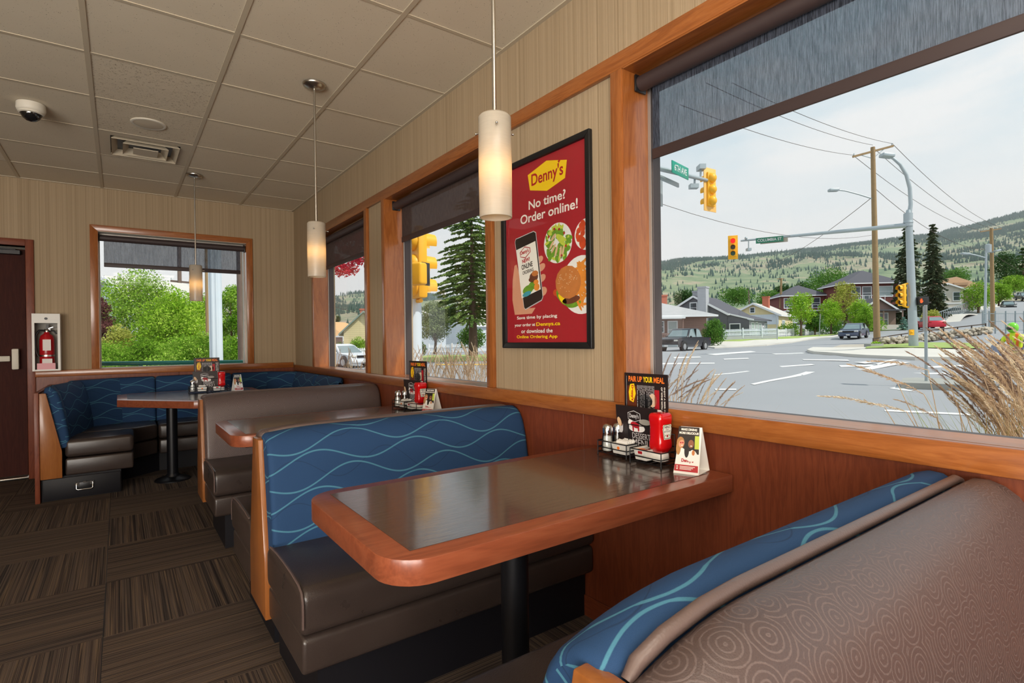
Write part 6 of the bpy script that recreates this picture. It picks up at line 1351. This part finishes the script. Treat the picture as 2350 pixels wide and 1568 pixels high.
obj('transformer', MB().lathe([(.3, 0), (.3, .9), (.1, 1.0)], at(2268, 580, 61.5), 14), 'galvanised', e); obj('lamp_arm', MB().tube([at(2275, 580, 61.5), at(2285, 576, 61)], .07, 8), 'galvanised', e); lamp_head(e, at(2283, 577, 61), at(2294, 574, 61), .25)
e = upole('slim grey street lamp post with arm reaching left near the mesh gate', at(2260, 760, 52), at(2263, 580, 52), .13, .09, 'galvanised', None, 'street_lamp'); obj('lamp_arm', MB().tube([at(2262, 592, 52), at(2240, 586, 52), at(2220, 582, 52)], .06, 8), 'galvanised', e); lamp_head(e, at(2206, 582, 52), at(2224, 583, 52), .2)
upole('far wooden utility pole above the yellow house', at(1791, 702, 95), at(1793, 639, 95), .2, .16, 'pole_wood', (at(1783, 640, 95), at(1800, 640, 95)))
upole('thin dark pole behind the grey house roof', at(1720, 700, 90), at(1718, 666, 90), .1, .08, 'pole_dark', None)
e = thing('sign_post', 'bare galvanised sign post standing in the traffic median', 'post', at(2130, 882, 14.0)); p_ = at(2126, 884, 14.0); obj('post', MB().bar(p_, p_+UP*2.07, .06, .05), 'galvanised', e); obj('sign_edge', MB().obox(p_+UP*1.72-RT*.02, FWD*.9+RT*.43, RT*.9-FWD*.43, UP, (.20, .008, .33)), 'alu', e)
e = thing('sign_post', 'small street sign post on the pavement by the grey house', 'post', at(1784, 782, 55)); obj('post', MB().bar(at(1784, 782, 55), at(1782, 724, 55), .07), 'galvanised', e)
e = thing('sign_post', 'thin sign post on the pavement between the young street trees', 'post', at(1880, 772, 62)); obj('post', MB().bar(at(1880, 772, 62), at(1882, 722, 62), .07), 'galvanised', e); obj('sign_plate', MB().obox(at(1882, 727, 62), RT*.3+FWD*.95, RT*.95-FWD*.3, UP, (.25, .02, .3)), 'alu', e)
WN = iter('top left line running out over the large window|top middle line running out over the large window|top right line running out over the large window|left line climbing to the second utility pole|middle line climbing to the second utility pole|right line climbing to the second utility pole|line from the corner pole to the grey lamp post|line slanting down left from the corner pole|long nearly level line below the mast arm|line leaving the second pole to the right|line crossing the sky in the narrow window'.split('|'))
def wire(a, b, sag, r=.012): 
    a, b = Vector(a), Vector(b); pts = [a+(b-a)*t-UP*sag*4*t*(1-t) for t in [k/12 for k in range(13)]]
    tag(obj('overhead_wire', MB().tube(pts, r, 5), 'rail_dark'), 'thin overhead wire, '+next(WN), 'wire', 'overhead wires')
wire(at(1957, 356, 35), at(1560, 240, 20), .3); wire(at(2003, 333, 35), at(1620, 190, 20), .3); wire(at(2050, 330, 35), at(1680, 190, 20), .3)
wire(at(1957, 356, 35), at(2250, 529, 62), .8, .016); wire(at(2003, 338, 35), at(2275, 524, 62), .8, .016); wire(at(2050, 332, 35), at(2298, 522, 62), .8, .016); wire(at(2005, 430, 35), at(2262, 574, 52), .9, .016); wire(at(2005, 450, 35), at(1760, 610, 80), .6, .02); wire(at(2000, 540, 36), at(1440, 440, 20), .8, .010); wire(at(2275, 580, 62), at(2420, 650, 75), .5, .02); wire(at(740, 695, 60), at(1000, 745, 60), .5, .02)

# ================================================================ OUTSIDE: vehicles
hdg = lambda f: atan2(f.y, f.x)
TB = [(-.5, .3), (-.47, .2), (.47, .2), (.5, .32), (.495, .52), (.46, .58), (.22, .62), (-.5, .60)]; TC = [(.21, .60), (.10, .95), (.06, 1.0), (-.17, 1.0), (-.22, .95), (-.25, .60)]
vehicle('pickup_truck', 'dark grey crew cab pickup truck parked before the brown bungalow', 'truck', at(1570, 806, 44), hdg(-RT*.70-FWD*.71), 5.7, 1.95, 1.82, TB, TC, 'car_black', (.32, -.31), .38, bed=True)
vehicle('car', 'dark blue grey hatchback driving down past the white fence', 'car', at(1960, 778, 54), hdg(-FWD*.70-RT*.71), 4.3, 1.75, 1.5, CAR_B, CAR_C, 'car_blue', (.31, -.30), .32, slope=RAD(-1.5))
vehicle('car', 'dark grey car coming down the steep road above the rail', 'car', at(2314, 713, 93), hdg(-FWD*.8-RT*.6), 4.2, 1.75, 1.5, CAR_B, CAR_C, 'car_black', (.31, -.30), .32, slope=RAD(-5))
vehicle('car', 'dark car higher up the steep road at the right edge', 'car', at(2350, 693, 106), hdg(-FWD*.9-RT*.4), 4.4, 1.8, 1.6, CAR_B, CAR_C, 'car_black', (.31, -.30), .32, slope=RAD(-5))
vehicle('car', 'silver car half hidden behind the signal pole', 'car', at(2106, 757, 71), hdg(-FWD*.9-RT*.4), 4.2, 1.75, 1.45, CAR_B, CAR_C, 'car_silver', (.31, -.30), .32)
vehicle('car', 'bright red car behind the median sign post', 'car', at(2134, 761, 63), hdg(FWD*.95+RT*.3), 4.0, 1.7, 1.5, CAR_B, CAR_C, 'car_red', (.31, -.30), .32)
vehicle('car', 'white car passing outside the narrow window behind dry grass', 'car', at(786, 846, 34), hdg(RT*.78-FWD*.62), 4.5, 1.8, 1.45, CAR_B, CAR_C, 'car_white', (.31, -.30), .32)

# ================================================================ OUTSIDE: trees and shrubs
tree('street_tree', 'young bright green street tree nearest the yellow house', 1838, 770, 62, 100, 60, 'leaf_lime', 1500, trunk=.25, nc=9)
tree('street_tree', 'smaller bright green street tree beside the tall pale tree', 1907, 766, 66, 78, 48, 'leaf_lime', 1300, trunk=.22, nc=9)
tree('deciduous_tree', 'pale yellow green tree in front of the balcony house', 1938, 756, 76, 112, 56, 'leaf_yellow', 1800, trunk=.15, nc=12)
tree('street_tree', 'lime green young tree left of the wooden pole', 1975, 764, 64, 76, 50, 'leaf_lime', 1300, trunk=.15)
tree('deciduous_tree', 'wide dark green tree behind the hip roofed house', 1905, 706, 130, 84, 96, 'leaf_mid', 2600, trunk=.15, nc=14)
tree('deciduous_tree', 'green tree right of the wooden pole', 1990, 762, 62, 60, 40, 'leaf_bright', 900, trunk=.1)
for u, v, d, h, w, mt, lb in ((1800, 700, 150, 44, 50, 'leaf_dark', 'dark leafy tree behind the far utility pole'), (1845, 700, 150, 50, 56, 'leaf_dark', 'dark leafy tree on the slope left of the wide tree'), (1770, 704, 140, 30, 60, 'leaf_mid', 'low green tree above the yellow house chimney'), (1580, 700, 150, 26, 60, 'leaf_dark', 'dark green tree just above the bungalow roof'), (2190, 650, 170, 26, 60, 'leaf_mid', 'round green tree behind the tan roof'), (2245, 718, 84, 70, 60, 'leaf_bright', 'bright green bushy tree beside the cream house'), (2292, 700, 96, 50, 44, 'leaf_bright', 'green roadside tree right of the second pole'), (2330, 664, 125, 24, 60, 'leaf_bright', 'low green bushes on the bank at the right edge'), (2310, 655, 128, 76, 54, 'leaf_dark', 'dense dark green tree behind the steep road'), (1690, 690, 160, 20, 70, 'leaf_mid', 'low green trees behind the charcoal roof'), (1870, 770, 64, 56, 36, 'leaf_mid', 'shaded green tree between the street trees')):
    tree('deciduous_tree', lb, u, v, d, h, w, mt, 1500, trunk=.12, nc=10, lsz=2.6*d/FPX)
conifer('left one of two tall dark spruces behind the signal pole', 2085, 768, 76, 256, 74, 'leaf_spruce', 40, 15, 3, 'two tall spruces', .04, .4, .55, .20, dens=5)
conifer('right one of two tall dark spruces behind the signal pole', 2143, 750, 79, 232, 54, 'leaf_spruce', 40, 14, 4, 'two tall spruces', .05, .45, .50, .20, dens=5)
conifer('grey green spruce at the far right edge above the road', 2348, 660, 130, 88, 60, 'leaf_dark', 12, 9, 6, None, .05, .3, .8, .35)
conifer('small blue green spruce at the foot of the tall spruces', 2074, 756, 64, 26, 20, 'leaf_blue', 7, 9, 5, None, .02, .3, .8, .14)
conifer('big fir with layered green branches in the middle window', 1086, 806, 36, 372, 205, 'leaf_fir', 34, 17, 9, None, .19, .24, .52, .085, dens=8)
tree('juniper_tree', 'smaller grey green juniper left of the big fir', 998, 806, 34, 118, 66, 'leaf_olive', 3200, .075, trunk=.18, nc=13)
tree('deciduous_tree', 'leafy green tree growing at the fir foot', 1082, 806, 40, 52, 56, 'leaf_mid', 1300, .10, trunk=.2)
tree('shrub', 'dark green shrub left of the white picket fence in the middle window', 962, 814, 40, 34, 30, 'leaf_mid', 500, .10, trunk=0, cat='shrub')
def bush(label, u, v, d, h, w, mat, n=900, ls=None): return tree('shrub', label, u, v, d, h, w, mat, n, ls, trunk=-.05, cat='shrub', nc=8, fill=.42)
bush('large round green shrub between pickup and charcoal house', 1638, 788, 50, 56, 46, 'leaf_mid', 1600); bush('clipped green hedge behind the white fence', 1810, 766, 64, 14, 50, 'leaf_bright', 700); bush('green hedge behind the hatchback', 1912, 760, 68, 16, 60, 'leaf_mid', 700)
bush('yellow green bush beneath the tall spruces', 2138, 742, 68, 28, 36, 'leaf_yellow', 700); bush('green roadside bush by the cottage', 2000, 756, 66, 24, 50, 'leaf_bright', 800)
bush('bright green bush before the cream house in the narrow window', 822, 806, 48, 26, 40, 'leaf_bright', 700); bush('low green shrub under the tan roof', 782, 808, 50, 16, 40, 'leaf_bright', 500)
conifer('small dark pine behind the tan roof in the narrow window', 776, 764, 90, 36, 20, 'leaf_dark', 9, 8, 12, None, .05, .3, .7, .22)
rb = at(822, 760, 20); cl = []; r = random.Random(8)
e = thing('maple_tree', 'red leaved tree whose lower boughs hang into the narrow window', 'tree', (at(880, 560, 20).x, at(880, 560, 20).y, gz(at(880, 560, 20).x, at(880, 560, 20).y)))
for k in range(26): cl.append((at(r.uniform(762, 870), r.uniform(530, 628), 20+r.uniform(-1, 1.5)), (.32, .32, .22)))
obj('foliage', leaves(cl, 3200, .07, 4), 'leaf_red', e); b_ = Vector(e.location); obj('trunk', MB().tube([b_-UP*.3, b_+UP*2.2, at(870, 600, 20)], [.16, .12, .06], 8).tube([at(872, 610, 20), at(820, 590, 20), at(775, 605, 20)], [.05, .03, .012], 6), 'bark', e)
# greenery outside the far window
G0 = lambda u, d: (lambda p: Vector((p.x, p.y, -.3)))(at(u, 800, d))
def ftree(label, u, d, topv, wpx, mat, n, seed, ls=.06, nc=14, trunk=.15, name='deciduous_tree', cat='tree'):
    b = G0(u, d); h = at(u, topv, d).z-b.z; return tree(name, label, u, 800, d, h*FPX/d, wpx, mat, int(n*2.3), ls*.62, None, trunk, seed, cat, 'bark', nc, .34, base=b)
ftree('tall airy green tree in the left of the far window', 320, 17, 622, 190, 'leaf_bright', 9000, 21, .065, 22)
ftree('bushy lime green tree in the middle of the far window', 405, 15, 664, 150, 'leaf_lime', 7000, 22, .06, 18)
ftree('green tree right of the pale pole in the far window', 530, 17, 640, 84, 'leaf_bright', 4200, 23, .06, 14)
ftree('purple leaved plum tree at the left edge of the far window', 226, 15, 668, 66, 'leaf_plum', 2600, 24, .06, 12)
ftree('olive tinted shrub below the plum tree in the far window', 270, 14, 740, 90, 'leaf_yellow', 2600, 25, .055, 12, 0, 'shrub', 'shrub')
ftree('lime green tree between the two poles in the far window', 470, 19, 672, 110, 'leaf_lime', 4200, 26, .065, 14)
for k, (u, tv, w) in enumerate(((250, 782, 120), (330, 772, 130), (410, 762, 130), (480, 756, 120), (550, 758, 110))):
    ftree(('first', 'second', 'third', 'fourth', 'last')[k]+' clump from the left of the bright green hedge outside the far window', u, 11.5-.2*k, tv, w, 'leaf_bright', 5200, 30+k, .04, 16, -.02, 'hedge_shrub', 'shrub')
e = thing('handrail', 'teal painted tubular handrail just outside the far window', 'railing', (.2, 7.55, 0)); a, b = at(190, 819, 6.25), at(600, 834, 5.8); zr = .5*(a.z+b.z); a = Vector((-1.5, 7.62, 1.03)); b = Vector((1.9, 7.5, .965))
obj('rail', MB().tube([a, b], .024, 12), 'rail_teal', e)
for t in (.12, .5, .88): p = a+(b-a)*t; obj('post', MB().tube([p, (p.x, p.y, -.3)], .02, 10), 'rail_teal', e)
p = G0(497, 8.8); q = at(490, 560, 8.8); e = thing('fluted_pole', 'pale blue grey fluted metal pole in the far window', 'pole', p); m = MB(); n = 32; V = []; 
for z in (-.3, 4.6): V += [(p.x+(q.x-p.x)*(z+.3)/4.9+cos(2*pi*k/n)*(.098 if k % 4 < 2 else .086), p.y+sin(2*pi*k/n)*(.098 if k % 4 < 2 else .086), z) for k in range(n)]
obj('pole', m.add(V, [(k, (k+1) % n, n+(k+1) % n, n+k) for k in range(n)]), 'pale_pole', e); obj('base_plate', MB().obox(p+UP*.02, RT, FWD, UP, (.2, .2, .03)), 'galvanised', e)
upole('slim brown wooden pole left of the pale pole in the far window', G0(478, 13.5), at(474, 540, 13.5), .055, .05, 'pole_wood', None, 'wooden_pole'); upole('grey brown weathered pole at the right edge of the far window', G0(556, 10), at(551, 540, 10), .075, .07, 'pole_dark', None, 'wooden_pole')
upole('distant thin utility pole above the trees in the far window', G0(414, 34), at(411, 560, 34), .13, .11, 'pole_dark', (at(392, 645, 34), at(436, 649, 34)))
H = House('white house glimpsed through the trees in the far window', at(300, 790, 26), RAD(20), 3, 4, 2.2, 1, 'siding_white', 'roof_pale', .2)

# ================================================================ OUTSIDE: ornamental grass against the glass
rng = random.Random(2)
def plume_mesh(seed, L=.42, wd=.023):
    """feathery seed head along +z, bending towards +x"""
    r = random.Random(seed); V = []; F = []
    bend = lambda t: Vector((L*.16*t*t, 0, L*(t-.10*t*t)))
    for k in range(230):
        t = r.random()**.8; p = bend(t); w = wd*(1-t)**.55*(.55+.45*min(1, t*6)); a = r.random()*6.283; d = Vector((cos(a), sin(a), 0))
        tip = p+d*w*r.uniform(.5, 1.2)+Vector((.006, 0, r.uniform(.014, .034))); s = d.cross(UP).normalized()*r.uniform(.0012, .0026); o = len(V)
        V += [p, (p+tip)/2+s, tip, (p+tip)/2-s]; F.append((o, o+1, o+2, o+3))
    m = MB().add(V, F); m.tube([bend(t/6) for t in range(7)], [.0022, .002, .0018, .0016, .0012, .001, .0006], 5); return m
PM = {mt: [plume_mesh(k+9*j).mesh('plume', mt) for k in range(4)] for j, mt in enumerate(('straw', 'straw_dark', 'straw_pale'))}
def grass_clump(label, root, plumes, blades, spread=.25, bl=(.5, .8), mats=('straw', 'straw_dark', 'straw_pale'), lean=(0, 0), bmat='blade_green'):
    """plumes: list of (tip base point, direction, length scale)"""
    e = thing('ornamental_grass', label, 'grass', root); st = MB(); root = Vector(root); OFFe = Vector(root)
    for p, d, sc in plumes:
        p = Vector(p); d = Vector(d).normalized(); mt = rng.choice(mats); o = bpy.data.objects.new('plume', rng.choice(PM[mt])); COL.objects.link(o); o.parent = e
        x = (Vector((d.x, d.y, -.35))-d*Vector((d.x, d.y, -.35)).dot(d)).normalized(); y = d.cross(x); o.matrix_local = Matrix.Translation(p-OFFe) @ Matrix((x, y, d)).transposed().to_4x4() @ Matrix.Rotation(rng.uniform(-.6, .6), 4, 'Z') @ Matrix.Scale(sc, 4)
        b = root+Vector((rng.uniform(-spread, spread), rng.uniform(-spread, spread), 0))*.6; st.tube([b, (b+p)/2+UP*.06, p], [.0022, .002, .0018], 5)
    obj('stalks', st, 'straw', e)['kind'] = 'stuff'
    bm_ = MB()
    for _ in range(blades):
        b = root+Vector((rng.uniform(-spread, spread), rng.uniform(-spread, spread), 0)); a = rng.random()*6.283; L = rng.uniform(*bl); k = rng.uniform(.15, .5); d = Vector((cos(a)*k+lean[0], sin(a)*k+lean[1], 1)).normalized(); s = d.cross(UP).normalized()*rng.uniform(.0022, .004)
        p1 = b+d*L*.5; p2 = b+d*L+Vector((cos(a), sin(a), -.6))*L*.15; bm_.add([b-s, b+s, p1+s*.8, p1-s*.8, p2], [(0, 1, 2, 3), (3, 2, 4)])
    obj('blades', bm_, bmat, e)['kind'] = 'stuff'; return e
# right hand clump, leaning towards the left in the big window
R1 = at(2420, 1180, 2.75); R1.z = .0; pl = []
for k in range(165):
    f = rng.random(); g = rng.random(); u = 2248+190*f; v = 852+150*g+rng.uniform(-12, 12); d_ = 2.65+rng.uniform(-.25, .4)
    an = RAD(rng.uniform(40, 60)+6*f); q = at(u, v, d_); q2 = at(u-70*cos(an), v-70*sin(an), d_+rng.uniform(-.05, .05)); pl.append((q, q2-q, rng.uniform(.52, .88)))
grass_clump('big leaning clump of feathery dry grass at the right of the large window', R1, pl, 420, .30, (.75, 1.15), lean=(-.25, .25))
R2 = at(2260, 1100, 2.6); R2.z = .0; pl = []
for (u, v, du, dv) in ((2130, 850, -90, -30), (2060, 880, -80, -45), (2120, 905, -100, -60), (2180, 880, -90, -95), (2200, 930, -70, -90), (2080, 945, -80, -30), (2150, 960, -75, -50), (2220, 960, -60, -85), (2260, 950, -60, -110), (2030, 935, -60, -20)):
    q = at(u, v, 2.6); q2 = at(u+du, v+dv, 2.6); pl.append((q, q2-q, rng.uniform(.55, .8)))
grass_clump('low sprawling dry grass stems in front of the traffic median', R2, pl, 60, .2, (.5, .85), lean=(-.3, .2))
R3 = at(1560, 1010, 3.2); R3.z = .0; pl = []
for (u, v, du, dv) in ((1545, 880, 18, -75), (1530, 890, 14, -70), (1515, 900, 8, -80), (1562, 870, 24, -70), (1558, 905, 30, -60), (1580, 905, 34, -45), (1535, 915, 22, -60), (1600, 935, 30, -60), (1618, 925, 36, -50), (1630, 935, 34, -48), (1592, 920, 20, -55), (1550, 925, 40, -40), (1522, 915, 30, -55), (1570, 930, 26, -70), (1645, 935, 28, -22), (1540, 900, 50, -28), (1610, 930, 18, -66)):
    for j in range(2):
        dd = 3.2+rng.uniform(-.25, .25); q = at(u+rng.uniform(-12, 12), v+rng.uniform(-8, 14), dd); q2 = at(u+du, v+dv, dd); pl.append((q, q2-q, rng.uniform(.40, .62)))
grass_clump('short dry grass clump at the left edge of the large window', R3, pl, 160, .22, (.8, 1.02), ('straw', 'straw_pale', 'straw_dark'), (.1, -.05), 'straw_pale')
for k, (u, d_, n_) in enumerate(((965, 6.3, 42), (1010, 6.6, 46), (1055, 6.4, 46), (1100, 6.0, 42), (1135, 5.8, 30), (780, 8.6, 26), (815, 8.4, 26), (850, 8.3, 18))):
    rt = at(u, 950, d_); rt.z = -.2; rt.x = max(rt.x, 2.8); pl = []
    for j in range(n_):
        q = at(u+rng.uniform(-34, 34), rng.uniform(838, 890), d_+rng.uniform(-.3, .3)); pl.append((q, Vector((rng.uniform(-.35, .35), rng.uniform(-.35, .35), 1)), rng.uniform(.5, .8)))
    grass_clump(('%s clump of dry grass from the left outside the %s window' % (('first', 'second', 'third', 'fourth', 'fifth', 'first', 'second', 'third')[k], 'middle' if k < 5 else 'narrow')), rt, pl, 1100, .45, (.75, 1.12), ('straw', 'straw_pale'), (0, 0), 'straw_pale')

# ================================================================ OUTSIDE: motorcyclist
def rider():
    B = at(2326, 888, 15.5); B.z = gz(B.x, B.y); f = (-RT*.93-FWD*.36).normalized(); r = f.cross(UP)
    L = lambda a, b, c: B+f*a+r*b+UP*c
    e = thing('motorcycle', 'dark touring motorcycle passing behind the dry grass at the right', 'motorcycle', B)
    for x in (.74, -.74):
        w = obj('wheel', MB().tube([L(x+.3*cos(t), 0, .31+.3*sin(t)) for t in [2*pi*k/20 for k in range(20)]], .055, 8, closed=True), 'tyre', e); m = MB()
        for k in range(5): m.bar(L(x, 0, .31), L(x+.27*cos(k*1.2566), 0, .31+.27*sin(k*1.2566)), .03)
        obj('spokes', m.tube([L(x, -.06, .31), L(x, .06, .31)], .07, 10), 'hub', w)
    obj('engine', MB().obox(L(.05, 0, .45), f, r, UP, (.28, .16, .2)), 'bike_grey', e, bev=.05); obj('fuel_tank', MB().ball(L(.22, 0, .86), (.27, .2, .15), 14, 8), 'bike_grey', e); obj('seat', MB().obox(L(-.32, 0, .80), f, r, UP, (.38, .15, .05)), 'black_plastic', e, bev=.04)
    obj('fork', MB().tube([L(.76, .1, .31), L(.52, .1, 1.0)], .03, 8).tube([L(.76, -.1, .31), L(.52, -.1, 1.0)], .03, 8), 'hub', e); obj('handlebar', MB().tube([L(.36, .38, 1.06), L(.48, .2, 1.06), L(.5, 0, 1.02), L(.48, -.2, 1.06), L(.36, -.38, 1.06)], .018, 8), 'black_plastic', e)
    obj('fairing', MB().prism([(.42, .72), (.78, .78), (.86, .92), (.66, 1.22), (.58, 1.25), (.46, 1.0)], lambda a, b, h: L(a, h, b), -.2, .2), 'bike_grey', e, bev=.06); obj('headlight', MB().ball(L(.82, 0, .92), (.09, .09, .09), 10, 8), 'lamp_clear', e)
    obj('top_box', MB().obox(L(-.78, 0, 1.0), f, r, UP, (.2, .22, .17)), 'bike_grey', e, bev=.05); obj('pannier', MB().obox(L(-.6, .28, .62), f, r, UP, (.26, .1, .2)).obox(L(-.6, -.28, .62), f, r, UP, (.26, .1, .2)), 'black_plastic', e, bev=.05); obj('exhaust', MB().tube([L(.1, .2, .3), L(-.4, .24, .3), L(-.85, .24, .36)], [.035, .045, .06], 10), 'hub', e)
    # rider: one continuous skinned body
    nodes = [((-.22, 0, .92), .17), ((-.16, 0, 1.12), .165), ((-.08, 0, 1.32), .18), ((-.05, 0, 1.45), .13), ((-.02, 0, 1.54), .065), ((0, 0, 1.62), .07)]
    E_ = [(0, 1), (1, 2), (2, 3), (3, 4), (4, 5)]
    for sg in (1, -1):
        i = len(nodes); nodes += [((-.05, sg*.19, 1.43), .085), ((.04, sg*.31, 1.24), .058), ((.22, sg*.36, 1.12), .045), ((.36, sg*.36, 1.08), .04)]; E_ += [(3, i), (i, i+1), (i+1, i+2), (i+2, i+3)]
        i = len(nodes); nodes += [((-.18, sg*.13, .88), .12), ((.24, sg*.24, .80), .085), ((.06, sg*.24, .46), .06), ((.02, sg*.24, .34), .05), ((.16, sg*.24, .31), .045)]; E_ += [(0, i), (i, i+1), (i+1, i+2), (i+2, i+3), (i+3, i+4)]
    me = bpy.data.meshes.new('body'); me.from_pydata([L(*p)-B for p, _ in nodes], E_, []); o = bpy.data.objects.new('body', me); COL.objects.link(o); sk = o.modifiers.new('skin', 'SKIN')
    for k, (_, rad) in enumerate(nodes): me.skin_vertices[0].data[k].radius = (rad, rad)
    me.skin_vertices[0].data[0].use_root = True; sub = o.modifiers.new('sub', 'SUBSURF'); sub.levels = sub.render_levels = 2
    dg = bpy.context.evaluated_depsgraph_get(); m2 = bpy.data.meshes.new_from_object(o.evaluated_get(dg)); bpy.data.objects.remove(o); m2.materials.clear(); m2.materials.append(MATS['denim']); m2.materials.append(MATS['hivis']); m2.materials.append(MATS['hivis_orange'])
    for p in m2.polygons:
        p.use_smooth = True; z = p.center.z; a = p.center.dot(f); b = abs(p.center.dot(r))
        if z > .98 and b < .26: p.material_index = 2 if (1.06 < z < 1.13 or (abs(b-.1) < .035 and z > 1.1)) else 1
    e = thing('person', 'motorcycle rider in lime helmet and yellow hi vis vest at the right edge', 'person', B); obj('body', m2, None, e)
    obj('helmet', MB().ball(L(.02, 0, 1.70), (.155, .135, .155), 18, 12), 'helmet_lime', e); obj('visor', MB().ball(L(.085, 0, 1.69), (.105, .115, .075), 14, 8), 'dome_dark', e)
    for sg in (1, -1):
        h = MB()
        for k in range(4): h.tube([L(.36, sg*(.33+.022*k), 1.085), L(.395, sg*(.33+.022*k), 1.085), L(.40, sg*(.33+.022*k), 1.055), L(.375, sg*(.33+.022*k), 1.045)], [.013, .012, .011, .010], 6)
        h.tube([L(.35, sg*.32, 1.07), L(.36, sg*.305, 1.045), L(.39, sg*.31, 1.04)], [.014, .012, .010], 6); obj('glove', h, 'black_plastic', e)
rider()
